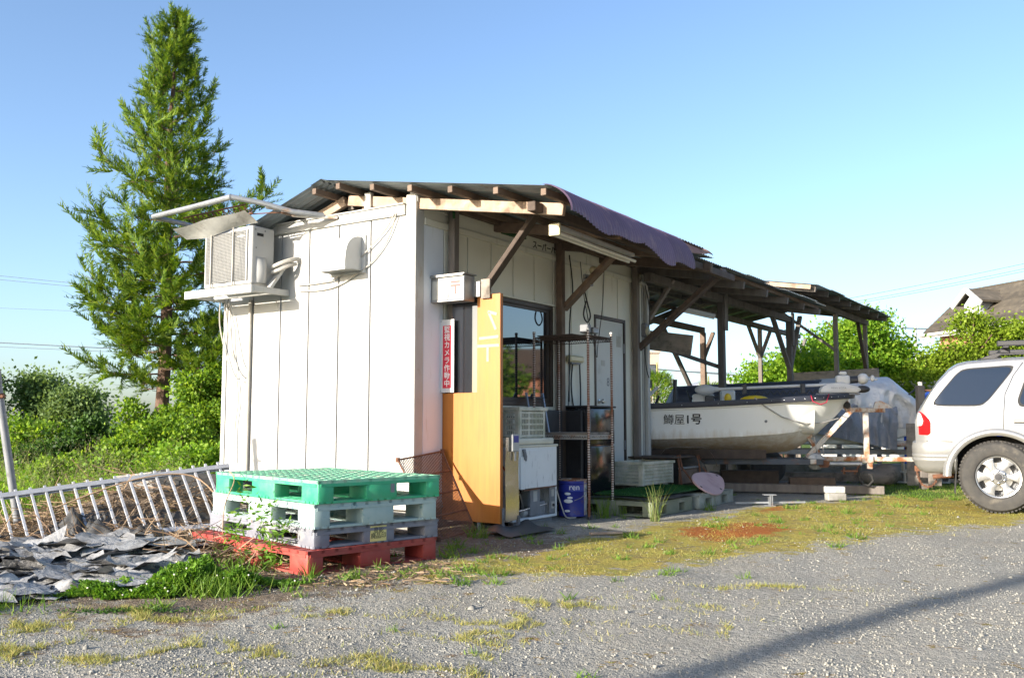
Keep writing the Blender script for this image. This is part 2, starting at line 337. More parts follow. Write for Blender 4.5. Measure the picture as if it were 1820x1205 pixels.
class MB:
    def __init__(self): self.v = []; self.f = []
    def add(self, vs_, fs):
        o = len(self.v); self.v += [tuple(x) for x in vs_]; self.f += [tuple(i + o for i in f) for f in fs]
        return self
    def box(self, c, s, R=None):
        hx, hy, hz = s[0] / 2, s[1] / 2, s[2] / 2
        pts = [Vector((x, y, z)) for z in (-hz, hz) for y in (-hy, hy) for x in (-hx, hx)]
        if R is not None: pts = [R @ p for p in pts]
        c = Vector(c)
        return self.add([p + c for p in pts], [(0, 2, 3, 1), (4, 5, 7, 6), (0, 1, 5, 4), (2, 6, 7, 3), (0, 4, 6, 2), (1, 3, 7, 5)])
    def bx(self, x0, x1, y0, y1, z0, z1):
        return self.box(((x0 + x1) / 2, (y0 + y1) / 2, (z0 + z1) / 2), (abs(x1 - x0), abs(y1 - y0), abs(z1 - z0)))
    def bar(self, p0, p1, w, h, up=(0, 0, 1)):
        p0, p1 = Vector(p0), Vector(p1)
        d = (p1 - p0); L = d.length; d.normalize()
        up = Vector(up)
        if abs(d.dot(up)) > 0.98: up = Vector((0, 1, 0))
        sx = d.cross(up).normalized(); sz = sx.cross(d).normalized()
        R = Matrix((sx, d, sz)).transposed()
        return self.box((p0 + p1) / 2, (w, L, h), R)
    def tube(self, pts, r, n=8, caps=True):
        pts = [Vector(p) for p in pts]; m = len(pts)
        rs = r if isinstance(r, (list, tuple)) else [r] * m
        base = len(self.v); ref = None
        for i, p in enumerate(pts):
            d = (pts[min(i + 1, m - 1)] - pts[max(i - 1, 0)]).normalized()
            if ref is None:
                ref = d.orthogonal().normalized()
            ref = (ref - d * ref.dot(d))
            if ref.length < 1e-5: ref = d.orthogonal()
            ref.normalize(); b2 = d.cross(ref)
            for k in range(n):
                a = 2 * math.pi * k / n
                self.v.append(tuple(p + (ref * math.cos(a) + b2 * math.sin(a)) * rs[i]))
        for i in range(m - 1):
            for k in range(n):
                a, b_ = base + i * n + k, base + i * n + (k + 1) % n
                self.f.append((a, b_, b_ + n, a + n))
        if caps:
            self.f.append(tuple(base + k for k in range(n))[::-1])
            self.f.append(tuple(base + (m - 1) * n + k for k in range(n)))
        return self
    def lathe(self, prof, n=24, M=None, close=True):
        base = len(self.v); M = M or Matrix.Identity(4); m = len(prof)
        for (r, z) in prof:
            for k in range(n):
                a = 2 * math.pi * k / n
                self.v.append(tuple(M @ Vector((r * math.cos(a), r * math.sin(a), z))))
        for i in range(m - 1):
            for k in range(n):
                a, b_ = base + i * n + k, base + i * n + (k + 1) % n
                self.f.append((a, b_, b_ + n, a + n))
        if close:
            if prof[0][0] > 1e-4: self.f.append(tuple(base + k for k in range(n))[::-1])
            if prof[-1][0] > 1e-4: self.f.append(tuple(base + (m - 1) * n + k for k in range(n)))
        return self
    def prism(self, poly, d0, d1, M=None):
        """poly: (a,b) points; extruded along local z from d0 to d1, M maps to frame"""
        M = M or Matrix.Identity(4); n = len(poly)
        vs_ = [M @ Vector((a, b, d0)) for a, b in poly] + [M @ Vector((a, b, d1)) for a, b in poly]
        fs = [tuple(range(n))[::-1], tuple(range(n, 2 * n))] + [(i, (i + 1) % n, n + (i + 1) % n, n + i) for i in range(n)]
        return self.add(vs_, fs)
    def grid(self, fn, nu, nv):
        base = len(self.v)
        for i in range(nu + 1):
            for j in range(nv + 1): self.v.append(tuple(fn(i / nu, j / nv)))
        for i in range(nu):
            for j in range(nv):
                a = base + i * (nv + 1) + j
                self.f.append((a, a + nv + 1, a + nv + 2, a + 1))
        return self
    def sphere(self, c, r, n=12, m=8):
        rx = r if isinstance(r, (tuple, list)) else (r, r, r)
        c = Vector(c); base = len(self.v)
        for i in range(m + 1):
            t = math.pi * i / m
            for k in range(n):
                a = 2 * math.pi * k / n
                self.v.append((c.x + rx[0] * math.sin(t) * math.cos(a), c.y + rx[1] * math.sin(t) * math.sin(a), c.z + rx[2] * math.cos(t)))
        for i in range(m):
            for k in range(n):
                a, b_ = base + i * n + k, base + i * n + (k + 1) % n
                self.f.append((a, a + n, b_ + n, b_))
        return self

WM = {}      # name -> matrix of every thing
def _link(o): COL.objects.link(o); return o

def tag(o, label=None, cat=None, group=None, kind=None):
    if label: o["label"] = label
    if cat: o["category"] = cat
    if group: o["group"] = group
    if kind: o["kind"] = kind
    return o

def make_mesh(name, mb, m, bevel=0.0, smooth=True, X=None, ang=35, seg=1):
    vs_ = mb.v if X is None else [tuple(X @ Vector(p)) for p in mb.v]
    me = bpy.data.meshes.new(name)
    me.from_pydata(vs_, [], mb.f)
    if bevel > 0 or True:
        bm = bmesh.new(); bm.from_mesh(me)
        bmesh.ops.recalc_face_normals(bm, faces=bm.faces)
        if bevel > 0:
            ed = [e for e in bm.edges if len(e.link_faces) == 2 and e.calc_face_angle(0) > rad(40)]
            if ed: bmesh.ops.bevel(bm, geom=ed, offset=bevel, segments=seg, affect='EDGES', profile=0.5, clamp_overlap=True)
        bm.to_mesh(me); bm.free()
    if smooth:
        me.polygons.foreach_set("use_smooth", [True] * len(me.polygons))
        me.set_sharp_from_angle(angle=rad(ang))
    me.materials.append(MATS[m])
    return me

def thing(name, label, cat, frame, group=None):
    o = bpy.data.objects.new(name, None)
    o.empty_display_size = 0.1
    o.matrix_basis = frame
    _link(o); WM[o.name] = frame.copy()
    return tag(o, label, cat, group)

def root_of(o):
    while o.parent: o = o.parent
    return o

def part(name, mb, m, parent, frame=None, bevel=0.0, smooth=True, label=None, kind=None, ang=35, seg=1):
    """mesh child; coordinates are the thing's own unless a frame is given"""
    X = None
    if frame is not None: X = WM[root_of(parent).name].inverted() @ frame
    o = bpy.data.objects.new(name, make_mesh(name, mb, m, bevel, smooth, X, ang, seg))
    o.parent = parent
    _link(o)
    return tag(o, label, None, None, kind)

def solo(name, mb, m, label, cat, frame, group=None, kind=None, bevel=0.0, smooth=True, src=None, ang=35, seg=1):
    X = None
    if src is not None: X = frame.inverted() @ src
    o = bpy.data.objects.new(name, make_mesh(name, mb, m, bevel, smooth, X, ang, seg))
    o.matrix_basis = frame
    _link(o); WM[o.name] = frame.copy()
    return tag(o, label, cat, group, kind)

def dup(root, frame, label, group=None):
    c = root.copy(); _link(c); c.matrix_basis = frame; WM[c.name] = frame.copy(); c["label"] = label
    if group: c["group"] = group
    for ch in list(root.children):
        d = ch.copy(); _link(d); d.parent = c
        for g in list(ch.children):
            e = g.copy(); _link(e); e.parent = d
    return c

def np_mesh(name, V, F, m, parent=None, frame=None, smooth=False):
    me = bpy.data.meshes.new(name)
    V = np.asarray(V, dtype=np.float32); F = np.asarray(F, dtype=np.int32); k = F.shape[1]
    me.vertices.add(len(V)); me.vertices.foreach_set("co", V.ravel())
    me.loops.add(F.size); me.loops.foreach_set("vertex_index", F.ravel())
    me.polygons.add(len(F))
    me.polygons.foreach_set("loop_start", np.arange(len(F), dtype=np.int32) * k)
    me.polygons.foreach_set("loop_total", np.full(len(F), k, dtype=np.int32))
    if smooth: me.polygons.foreach_set("use_smooth", np.ones(len(F), dtype=bool))
    me.update(calc_edges=True); me.validate()
    me.materials.append(MATS[m])
    o = bpy.data.objects.new(name, me)
    if frame is not None: o.matrix_basis = frame; WM[o.name] = frame.copy()
    if parent is not None: o.parent = parent
    _link(o)
    return o

def basis(dirs, roll=None, rng=RNG):
    """(n,3) directions -> (n,3,3) matrices whose columns are x (side), y (along dir), z"""
    d = dirs / np.maximum(np.linalg.norm(dirs, axis=1, keepdims=True), 1e-9)
    up = np.tile(np.array([0, 0, 1.0]), (len(d), 1))
    bad = np.abs(d[:, 2]) > 0.95
    up[bad] = (1, 0, 0)
    sx = np.cross(d, up); sx /= np.linalg.norm(sx, axis=1, keepdims=True)
    sz = np.cross(sx, d)
    if roll is None: roll = rng.uniform(0, 2 * np.pi, len(d))
    c, s = np.cos(roll)[:, None], np.sin(roll)[:, None]
    x2, z2 = sx * c + sz * s, sz * c - sx * s
    return np.stack([x2, d, z2], axis=2)

def scatter(tv, tf, pos, B, sc):
    """template verts/faces placed at pos with bases B and scales sc (n,) or (n,3)"""
    tv = np.asarray(tv, float); tf = np.asarray(tf, int); n = len(pos); k = len(tv)
    sc = np.asarray(sc, float)
    if sc.ndim == 1: sc = sc[:, None].repeat(3, 1)
    loc = tv[None, :, :] * sc[:, None, :]
    V = np.einsum('nij,nkj->nki', B, loc) + pos[:, None, :]
    Fm = tf[None] + (np.arange(n) * k)[:, None, None]
    return V.reshape(-1, 3), Fm.reshape(-1, tf.shape[1])

def text_mb(body, size, spacing=1.0, align='CENTER', extrude=0.0008, bold=0.0):
    cu = bpy.data.curves.new("lettering", 'FONT'); cu.body = body; cu.size = size
    cu.align_x = align; cu.align_y = 'CENTER'; cu.space_line = spacing; cu.extrude = extrude; cu.offset = bold
    cu.resolution_u = 3
    ob = bpy.data.objects.new("lettering", cu); COL.objects.link(ob)
    dg = bpy.context.evaluated_depsgraph_get()
    me = bpy.data.meshes.new_from_object(ob.evaluated_get(dg))
    mb = MB()
    mb.v = [tuple(v.co) for v in me.vertices]; mb.f = [tuple(p.vertices) for p in me.polygons]
    bpy.data.objects.remove(ob); bpy.data.curves.remove(cu); bpy.data.meshes.remove(me)
    return mb

def xf(mb, M):
    mb.v = [tuple(M @ Vector(p)) for p in mb.v]; return mb

def axes(origin, ex, ey):
    ex, ey = Vector(ex).normalized(), Vector(ey).normalized(); ez = ex.cross(ey)
    M = Matrix.Identity(4)
    for i in range(3):
        M[i][0], M[i][1], M[i][2], M[i][3] = ex[i], ey[i], ez[i], origin[i]
    return M

def vnoise(x, y, s=0):
    r = 0
    for i, (f, a) in enumerate(((1.0, 1.0), (2.13, 0.5), (4.31, 0.27))):
        r = r + a * (np.sin(f * (x * 1.3 + y * 0.7) + 1.7 * i + s) * np.cos(f * (y * 1.1 - x * 0.6) + 2.3 * i + s * 1.9))
    return r
# ------------------------------------------------------------------ ground
def loc_xy(X, Y):
    dx, dy = X + 0.887, Y - 8.41
    return dx * 0.83389 - dy * 0.55194, dx * 0.55194 + dy * 0.83389

def sm(e0, e1, x):
    t = np.clip((x - e0) / (e1 - e0), 0, 1); return t * t * (3 - 2 * t)

PATCHES = [(-2.07, 4.12, .45, .22), (-1.62, 4.02, .3, .12), (-1.3, 4.10, .35, .14), (-0.63, 3.85, .38, .16), (-0.09, 4.72, .3, .10), (-0.05, 4.36, .25, .12),
           (-1.95, 4.83, .4, .12), (0.46, 5.1, .5, .12), (-0.35, 4.05, .2, .1), (0.9, 4.6, .25, .08), (1.4, 5.6, .4, .1), (-2.6, 4.7, .4, .25), (-0.2, 3.6, .3, .1), (-1.0, 4.9, .3, .1)]
def zones(X, Y):
    x, y = loc_xy(X, Y)
    wob = 0.12 * vnoise(X * 2.1, Y * 2.1, 3) + 0.06 * vnoise(X * 6, Y * 6, 5)
    up = np.interp(y, [-3.5, -1.5, 2.1, 4.0, 5.4, 8, 14], [1.2, 1.35, 1.55, 1.70, 2.3, 2.8, 3.3])
    lo = np.interp(y, [-3.2, -2.4, -1.9, -1.4, -0.5, 0.6, 2.2, 4.0, 8, 14], [1.56, 1.80, 2.05, 2.3, 2.7, 3.1, 3.6, 4.4, 7, 10])
    moss = 0.95 * sm(-0.25, 0.35, x - up + wob) * sm(-0.30, 0.55, lo + 0.15 - x + wob) * sm(-3.2, -0.6, y)
    red = 1.6 * np.exp(-(((x - 2.32) / 0.40) ** 2 + ((y - 1.75) / 0.75) ** 2) * 1.1) + 0.6 * np.exp(-(((x - 2.0) / 0.16) ** 2 + ((y - 3.9) / 0.6) ** 2))
    red = 0.9 * np.clip(red + 0.25 * wob, 0, 1) * sm(0.02, 0.5, red)
    soil = 0.85 * sm(-4.6, -2.9, y) * sm(1.6, -0.5, y) * sm(2.3, 1.2, x + wob) * sm(-1.8, -0.2, x)
    soil = np.maximum(soil, np.exp(-(((X + 3.3) / 1.3) ** 2 + ((Y - 8.3) / 0.9) ** 2) ** 2))
    for (px, py, rx, ry) in PATCHES:
        soil = np.maximum(soil, 0.30 * np.exp(-(((X - px) / rx) ** 2 + ((Y - py) / ry) ** 2)))
    grass = np.maximum(sm(0.4, 1.2, Y - 8.9 + 0.4 * wob) * sm(-2.6, -3.2, X + 0.35 * (Y - 8)), sm(15.5, 18, Y))
    grass = np.maximum(grass, sm(-4.3, -5.2, X) * sm(6.0, 7.0, Y))
    grass = np.maximum(grass, 0.8 * sm(6.2, 7.2, y) * sm(1.2, 2.4, x) * sm(4.2, 3.2, x))
    return moss, red, soil, np.clip(grass, 0, 1)

def height(X, Y):
    h = 0.010 * vnoise(X * 1.1, Y * 1.1, 1) + 0.004 * vnoise(X * 5, Y * 5, 2)
    h = h - 0.012
    d = np.exp(-(((X + 3.3) / 0.9) ** 2 + ((Y - 8.35) / 0.55) ** 2))
    h = h + 0.34 * d * (1 + 0.25 * vnoise(X * 4, Y * 4, 9))
    h = h + 0.10 * np.exp(-(((X + 2.9) / 0.7) ** 2 + ((Y - 6.6) / 0.5) ** 2))
    return h

def nonuni(a, b, step, far, ratio=1.22):
    m = list(np.arange(a, b + 1e-6, step)); s = step; r = m[-1]; out = []
    while r < far: s *= ratio; r += s; out.append(r)
    s = step; l = m[0]; left = []
    while l > -far: s *= ratio; l -= s; left.append(l)
    return np.array(left[::-1] + m + out)

gx, gy = nonuni(-6.5, 8.5, 0.06, 900), nonuni(2.0, 15.5, 0.06, 1500)
GX, GY = np.meshgrid(gx, gy, indexing='ij')
GZ = height(GX, GY) * sm(60, 20, np.abs(GY)) * sm(40, 15, np.abs(GX)) - 0.0
nX, nY = GX.shape
idx = np.arange(nX * nY).reshape(nX, nY)
F = np.stack([idx[:-1, :-1], idx[1:, :-1], idx[1:, 1:], idx[:-1, 1:]], axis=-1).reshape(-1, 4)

def ground_material():
    m, nt, b = _nodes('ground_gravel')
    co = _coord(nt, "Object")
    at = nt.nodes.new("ShaderNodeAttribute"); at.attribute_name = "zone"
    sep = nt.nodes.new("ShaderNodeSeparateColor"); nt.links.new(at.outputs["Color"], sep.inputs[0])
    vo = nt.nodes.new("ShaderNodeTexVoronoi"); vo.inputs["Scale"].default_value = 115.0; nt.links.new(co, vo.inputs["Vector"])
    vo2 = nt.nodes.new("ShaderNodeTexVoronoi"); vo2.inputs["Scale"].default_value = 31.0; nt.links.new(co, vo2.inputs["Vector"])
    s1 = nt.nodes.new("ShaderNodeSeparateColor"); nt.links.new(vo.outputs["Color"], s1.inputs[0])
    s2 = nt.nodes.new("ShaderNodeSeparateColor"); nt.links.new(vo2.outputs["Color"], s2.inputs[0])
    g1 = _ramp(nt, s1.outputs[0], [(0.0, (0.20, 0.191, 0.168)), (0.45, (0.26, 0.249, 0.219)), (0.85, (0.31, 0.296, 0.258)), (1.0, (0.39, 0.372, 0.325))])
    g2 = _ramp(nt, s2.outputs[0], [(0.0, (0.20, 0.191, 0.168)), (0.6, (0.275, 0.263, 0.231)), (1.0, (0.36, 0.344, 0.30))])
    pick = _ramp(nt, s2.outputs[1], [(0.62, 0.0), (0.66, 1.0)])
    grav = _mix(nt, pick, g1, g2)
    fines = _ramp(nt, _noise(nt, co, 1.3, 6, 0.6), [(0.42, 0.0), (0.68, 1.0)])
    grav = _mix(nt, _math(nt, 'MULTIPLY', fines, 0.6), grav, (0.30, 0.272, 0.22))
    dust = _ramp(nt, _noise(nt, co, 0.55, 5, 0.6), [(0.40, 0.0), (0.62, 1.0)])
    grav = _mix(nt, _math(nt, 'MULTIPLY', dust, 0.45), grav, (0.345, 0.325, 0.28))
    nmed = _noise(nt, co, 5.0, 7, 0.68)
    nfin = _noise(nt, co, 38.0, 5, 0.7)
    mossc = _ramp(nt, nfin, [(0.28, (0.12, 0.10, 0.04)), (0.42, (0.28, 0.225, 0.05)), (0.56, (0.38, 0.32, 0.075)), (0.72, (0.36, 0.32, 0.08))])
    mossc = _mix(nt, _ramp(nt, _noise(nt, co, 2.2, 5), [(0.52, 0.0), (0.70, 0.6)]), mossc, (0.33, 0.22, 0.05))
    mossc = _mix(nt, _ramp(nt, _noise(nt, co, 8.0, 6, 0.7), [(0.50, 0.0), (0.62, 0.75)]), mossc, (0.16, 0.125, 0.075))
    mossc = _mix(nt, _ramp(nt, _noise(nt, co, 3.3, 5, 0.6), [(0.52, 0.0), (0.66, 0.6)]), mossc, (0.22, 0.25, 0.055))
    redc = _ramp(nt, nfin, [(0.3, (0.16, 0.045, 0.018)), (0.5, (0.34, 0.11, 0.026)), (0.75, (0.38, 0.18, 0.05))])
    soilc = _ramp(nt, nfin, [(0.3, (0.075, 0.055, 0.04)), (0.5, (0.17, 0.13, 0.095)), (0.75, (0.27, 0.225, 0.17))])
    grassc = _ramp(nt, nfin, [(0.3, (0.045, 0.085, 0.015)), (0.55, (0.10, 0.16, 0.03)), (0.75, (0.17, 0.20, 0.06))])
    def zone(ch, lo, hi):
        s = _math(nt, 'ADD', ch, _math(nt, 'MULTIPLY', _math(nt, 'SUBTRACT', nmed, 0.5), 2.6))
        s = _math(nt, 'ADD', s, _math(nt, 'MULTIPLY', _math(nt, 'SUBTRACT', nfin, 0.5), 1.1))
        return _ramp(nt, s, [(lo, 0.0), (hi, 1.0)])
    col = _mix(nt, zone(sep.outputs[2], 0.34, 0.62), grav, soilc)
    col = _mix(nt, zone(sep.outputs[0], 0.36, 0.60), col, mossc)
    col = _mix(nt, zone(sep.outputs[1], 0.30, 0.55), col, redc)
    col = _mix(nt, zone(at.outputs["Alpha"], 0.34, 0.60), col, grassc)
    nt.links.new(col, b.inputs["Base Color"])
    b.inputs["Roughness"].default_value = 0.95
    b.inputs["Specular IOR Level"].default_value = 0.15
    hsum = _math(nt, 'ADD', _math(nt, 'MULTIPLY', vo.outputs["Distance"], -0.7), _math(nt, 'MULTIPLY', vo2.outputs["Distance"], -0.9))
    hsum = _math(nt, 'ADD', hsum, _math(nt, 'MULTIPLY', nfin, 1.2))
    _bump(nt, hsum, 0.8, 0.012, b)
    MATS['ground_gravel'] = m
ground_material()
ground = np_mesh("ground", np.stack([GX, GY, GZ], -1).reshape(-1, 3), F, 'ground_gravel', smooth=True)
tag(ground, kind="structure")
mo, re_, so, gr_ = zones(GX, GY)
ca = ground.data.color_attributes.new("zone", 'FLOAT_COLOR', 'POINT')
ca.data.foreach_set("color", np.stack([mo, re_, so, gr_], -1).reshape(-1).astype(np.float32))

mb = MB().grid(lambda u, v: (-140 + 130 * u, 52 + 5 * v - 6 * u, 0.03), 8, 1)
road = solo("road", mb, 'asphalt', None, None, WORLD); tag(road, kind="structure")

# ------------------------------------------------------------------ prefab shed
Z0, ZT = 0.23, 2.82
shed = thing("site_shed", "white prefab panel shed with brown framed window and grey door", "shed", FR(SHED, (0, 0, 0)))
XL, YF = -2.62, 4.86
core = MB().bx(XL + 0.05, -0.05, 0.05, YF - 0.05, Z0 - 0.02, 2.9)
part("inner_core", core, 'seam_dark', shed)
part("foundation", MB().bx(XL + 0.1, -0.1, 0.1, YF - 0.1, -0.02, Z0 - 0.02), 'concrete', shed)
part("base_sill", MB().bx(XL, 0.012, 0.0, YF, Z0 - 0.05, Z0), 'trim_white', shed)
# gable panels
edges = [-0.105, -0.545, -0.955, -1.36, -1.76, -2.17, -2.565]
for a, b_ in zip(edges[:-1], edges[1:]):
    w = a - b_
    mb = MB().bx(b_ + 0.009, a - 0.009, 0.0, 0.05, Z0, 2.88)
    mb.bx(a - 0.045, a - 0.037, -0.003, 0.0, Z0, 2.88)
    part("wall_panel", mb, 'panel_white', shed, bevel=0.003)
# long wall panels
lw = [0.12, 0.43, 0.81, 1.22, 1.63, 2.05, 2.45, 2.86, 3.25, 3.65, 4.05, 4.42, 4.76]
WY0, WY1, WZ0, WZ1 = 0.98, 2.44, 1.14, 2.27
DY0, DY1, DZ1 = 3.42, 4.25, 2.28
for a, b_ in zip(lw[:-1], lw[1:]):
    a2, b2 = a + 0.008, b_ - 0.008
    segs = [(Z0, 2.80)]
    lo_, hi_ = max(a2, WY0), min(b2, WY1)
    inw = hi_ - lo_ > 0.05
    ind = min(b2, DY1) - max(a2, DY0) > 0.05
    mb = MB()
    if inw:
        mb.bx(-0.05, 0.0, a2, b2, Z0, WZ0); mb.bx(-0.05, 0.0, a2, b2, WZ1, 2.80)
        if a2 < WY0: mb.bx(-0.05, 0.0, a2, WY0, WZ0, WZ1)
        if b2 > WY1: mb.bx(-0.05, 0.0, WY1, b2, WZ0, WZ1)
    elif ind:
        mb.bx(-0.05, 0.0, a2, b2, DZ1, 2.80)
        if a2 < DY0: mb.bx(-0.05, 0.0, a2, DY0, Z0, DZ1)
        if b2 > DY1: mb.bx(-0.05, 0.0, DY1, b2, Z0, DZ1)
    else:
        mb.bx(-0.05, 0.0, a2, b2, Z0, 2.80)
    for q in range(len(mb.v) // 8):
        m1 = MB(); m1.v = mb.v[q * 8:q * 8 + 8]; m1.f = mb.f[:6]
        part("wall_panel", m1, 'panel_shaded' if a < 0.2 else 'panel_cream', shed, bevel=0.003)
part("top_rail", MB().bx(-0.06, 0.022, 0.12, 4.76, 2.80, 2.86), 'panel_cream', shed, bevel=0.004)
for a, b_ in ((0.12, 1.63), (1.64, 3.24), (3.25, 4.76)):
    part("upper_panel", MB().bx(-0.05, -0.004, a, b_, 2.86, 3.0), 'panel_cream', shed)
mb = MB().bx(-0.105, 0.012, -0.012, 0.115, Z0, 3.07).bx(-0.075, 0.02, 0.0, 0.1, 2.99, 3.12)
part("corner_post", mb, 'trim_white', shed, bevel=0.006)
part("corner_post", MB().bx(-0.1, 0.012, YF - 0.1, YF + 0.012, Z0, 2.98), 'trim_white', shed, bevel=0.006)
part("corner_post", MB().bx(XL - 0.005, XL + 0.055, -0.01, 0.06, Z0, 2.9), 'trim_white', shed, bevel=0.006)
part("fascia", MB().bx(-2.62, -0.107, -0.03, 0.04, 2.88, 2.975).bx(-2.62, -0.107, -0.05, 0.05, 2.975, 2.99), 'trim_white', shed, bevel=0.004)
part("end_wall", MB().bx(XL + 0.03, -0.1, YF - 0.05, YF - 0.004, Z0, 2.9), 'panel_cream', shed)
part("rear_wall", MB().bx(XL - 0.004, XL + 0.05, 0.06, YF, Z0, 2.9), 'panel_cream', shed)
# window
win = part("window", MB().bx(-0.045, 0.006, WY0, WY1, WZ0, WZ0 + 0.05).bx(-0.045, 0.006, WY0, WY1, WZ1 - 0.05, WZ1).bx(-0.045, 0.006, WY0, WY0 + 0.05, WZ0 + 0.05, WZ1 - 0.05).bx(-0.045, 0.006, WY1 - 0.05, WY1, WZ0 + 0.05, WZ1 - 0.05), 'bronze_frame', shed, bevel=0.004)
part("sash", MB().bx(-0.03, -0.008, WY0 + 0.05, 1.42, WZ0 + 0.05, WZ0 + 0.09).bx(-0.03, -0.008, WY0 + 0.05, 1.42, WZ1 - 0.09, WZ1 - 0.05).bx(-0.03, -0.008, 1.38, 1.44, WZ0 + 0.05, WZ1 - 0.05), 'bronze_frame', win)
part("sash", MB().bx(-0.035, -0.012, 2.33, WY1 - 0.05, WZ0 + 0.05, WZ1 - 0.05).bx(-0.035, -0.012, 1.44, 2.33, WZ0 + 0.05, WZ0 + 0.09).bx(-0.035, -0.012, 1.44, 2.33, WZ1 - 0.08, WZ1 - 0.05), 'bronze_frame', win)
part("pane", MB().bx(-0.024, -0.018, WY0 + 0.05, 1.39, WZ0 + 0.08, WZ1 - 0.08), 'window_glass', win)
part("pane", MB().bx(-0.030, -0.024, 1.43, 2.34, WZ0 + 0.08, WZ1 - 0.07), 'window_glass', win)
part("drip_trim", MB().bx(-0.01, 0.03, WY0 - 0.02, WY1 + 0.02, WZ1, WZ1 + 0.02), 'panel_cream', shed)
# door
part("door_frame", MB().bx(-0.05, 0.010, DY0, DY0 + 0.035, Z0, DZ1 - 0.04).bx(-0.05, 0.010, DY1 - 0.04, DY1, Z0, DZ1 - 0.04).bx(-0.05, 0.010, DY0, DY1, DZ1 - 0.04, DZ1), 'bronze_frame', shed)
door = part("door", MB().bx(-0.035, -0.004, DY0 + 0.04, DY1 - 0.045, Z0 + 0.03, DZ1 - 0.045), 'door_grey', shed, bevel=0.004)
kn = MB().lathe([(0.0, 0.0), (0.026, 0.0), (0.026, 0.008), (0.011, 0.012), (0.011, 0.035), (0.026, 0.045), (0.03, 0.06), (0.024, 0.075), (0.0, 0.078)], 16, axes((-0.004, DY0 + 0.115, 1.22), (0, 1, 0), (0, 0, 1)))
part("door_knob", kn, 'steel', door)
part("paper_note", MB().bx(-0.004, -0.001, 4.02, 4.14, 1.92, 2.06), 'paper', door)
part("paper_note", MB().bx(-0.004, -0.001, 3.60, 3.70, 1.66, 1.73), 'paper', door)
t = xf(text_mb("8", 0.15), axes((-0.003, 3.78, 1.46), (0, 1, 0), (0, 0, 1)))
part("painted_mark", t, 'machine_grey', door)
part("hinge", MB().bx(-0.004, 0.014, DY1 - 0.055, DY1 - 0.035, 1.85, 1.97), 'machine_grey', door)
part("hinge", MB().bx(-0.004, 0.014, DY1 - 0.055, DY1 - 0.035, 0.62, 0.74), 'machine_grey', door)
part("threshold", MB().bx(-0.05, 0.05, DY0, DY1, Z0, Z0 + 0.03), 'machine_grey', shed)
t = xf(text_mb("スーパーハウス", 0.098, extrude=0.0006, bold=0.002), axes((0.0005, 2.36, 2.915), (0, 1, 0), (0, 0, 1)))
part("maker_lettering", t, 'print_black', shed)

# ------------------------------------------------------------------ corrugated roofs on timber frames
def zr(x):      # main roof surface
    return 2.835 + (1.612 - x) * 0.163 if x >= -0.92 else 3.248 + (x + 0.92) * 0.32

def corr(fn, y0, y1, n_per=9, wl=0.076, amp=0.009, nx=6):
    """sheet corrugated along y; fn(u,y)->(x,z, nx, nz)"""
    ny = max(8, int((y1 - y0) / wl * n_per))
    def g(u, v):
        y = y0 + (y1 - y0) * v
        x, z, ax, az = fn(u, y)
        o = amp * math.sin(2 * math.pi * y / wl)
        return (x + ax * o, y, z + az * o)
    return MB().grid(g, nx, ny)

canopy = thing("timber_canopy", "old corrugated metal gable roof on weathered timbers over shed and boat", "roof", FR(SHED, (0.3, 4.9, 0)))
YR0, YR1 = -0.30, 9.35
ys = list(np.arange(YR0, YR1 - 0.3, 0.805)) + [YR1]
for i, (a, b_) in enumerate(zip(ys[:-1], ys[1:])):
    dz = 0.004 * (i % 2)
    xe = 1.62 if a < 2.6 else (1.42 if a < 3.6 else 1.26 + 0.05 * math.sin(i * 2.1))
    part("roof_sheet", corr(lambda u, y, xe=xe, dz=dz: (-0.90 + u * (xe + 0.90), zr(-0.90 + u * (xe + 0.90)) + 0.012 + dz, -0.16, 0.987), a, b_ + 0.03), 'roof_metal', canopy, SHED)
    part("roof_sheet", corr(lambda u, y, dz=dz: (-0.93 - u * 1.37, zr(-0.93 - u * 1.37) + 0.012 + dz, 0.3, 0.95), a, b_ + 0.03), 'roof_metal', canopy, SHED)
part("ridge_cap", MB().grid(lambda u, v: (-0.92 + (u - 0.5) * 0.28, YR0 + (YR1 - YR0) * v, 3.275 - abs(u - 0.5) * 0.09), 4, 8), 'roof_metal', canopy, SHED)
for x in (-0.72, -0.29, 0.156, 0.607, 1.083, 1.55):
    part("purlin", MB().bx(x - 0.025, x + 0.025, YR0 + 0.02, YR1 - 0.03 if x < 1.2 else 2.7, zr(x) - 0.062, zr(x) - 0.006), 'wood_brown', canopy, SHED, bevel=0.003)
for x in (-1.03, -1.455, -1.9):
    part("purlin", MB().bx(x - 0.025, x + 0.025, YR0 + 0.02, YR1 - 0.03, zr(x) - 0.068, zr(x) - 0.012), 'wood_brown', canopy, SHED, bevel=0.003)
def rafter(y, x0, x1, w=0.05, h=0.10, m='wood_grey', dz=0.066):
    s = -0.163 if x1 > x0 else 0.32
    part("rafter", MB().bar((x0, y, zr(x0) - dz - h / 2), (x1, y, zr(x1) - dz - h / 2), w, h), m, canopy, SHED, bevel=0.004)
rafter(0.055, -0.88, 1.55, 0.05, 0.10, 'wood_pale'); rafter(0.055, -0.93, -2.3, 0.05, 0.10, 'wood_pale')
for y in (1.3, 2.52, 3.6, 4.55, 5.45, 6.41, 7.37, 8.21, 9.12):
    rafter(y, -0.88, 1.18 if y > 4 else 1.45, 0.06, 0.10, 'wood_grey' if y > 4 else 'wood_brown'); rafter(y, -0.93, -2.2, 0.06, 0.10, 'wood_grey')
part("king_post", MB().bx(-0.76, -0.70, 0.10, 0.15, 2.95, 3.16), 'wood_pale', canopy, SHED, bevel=0.003)
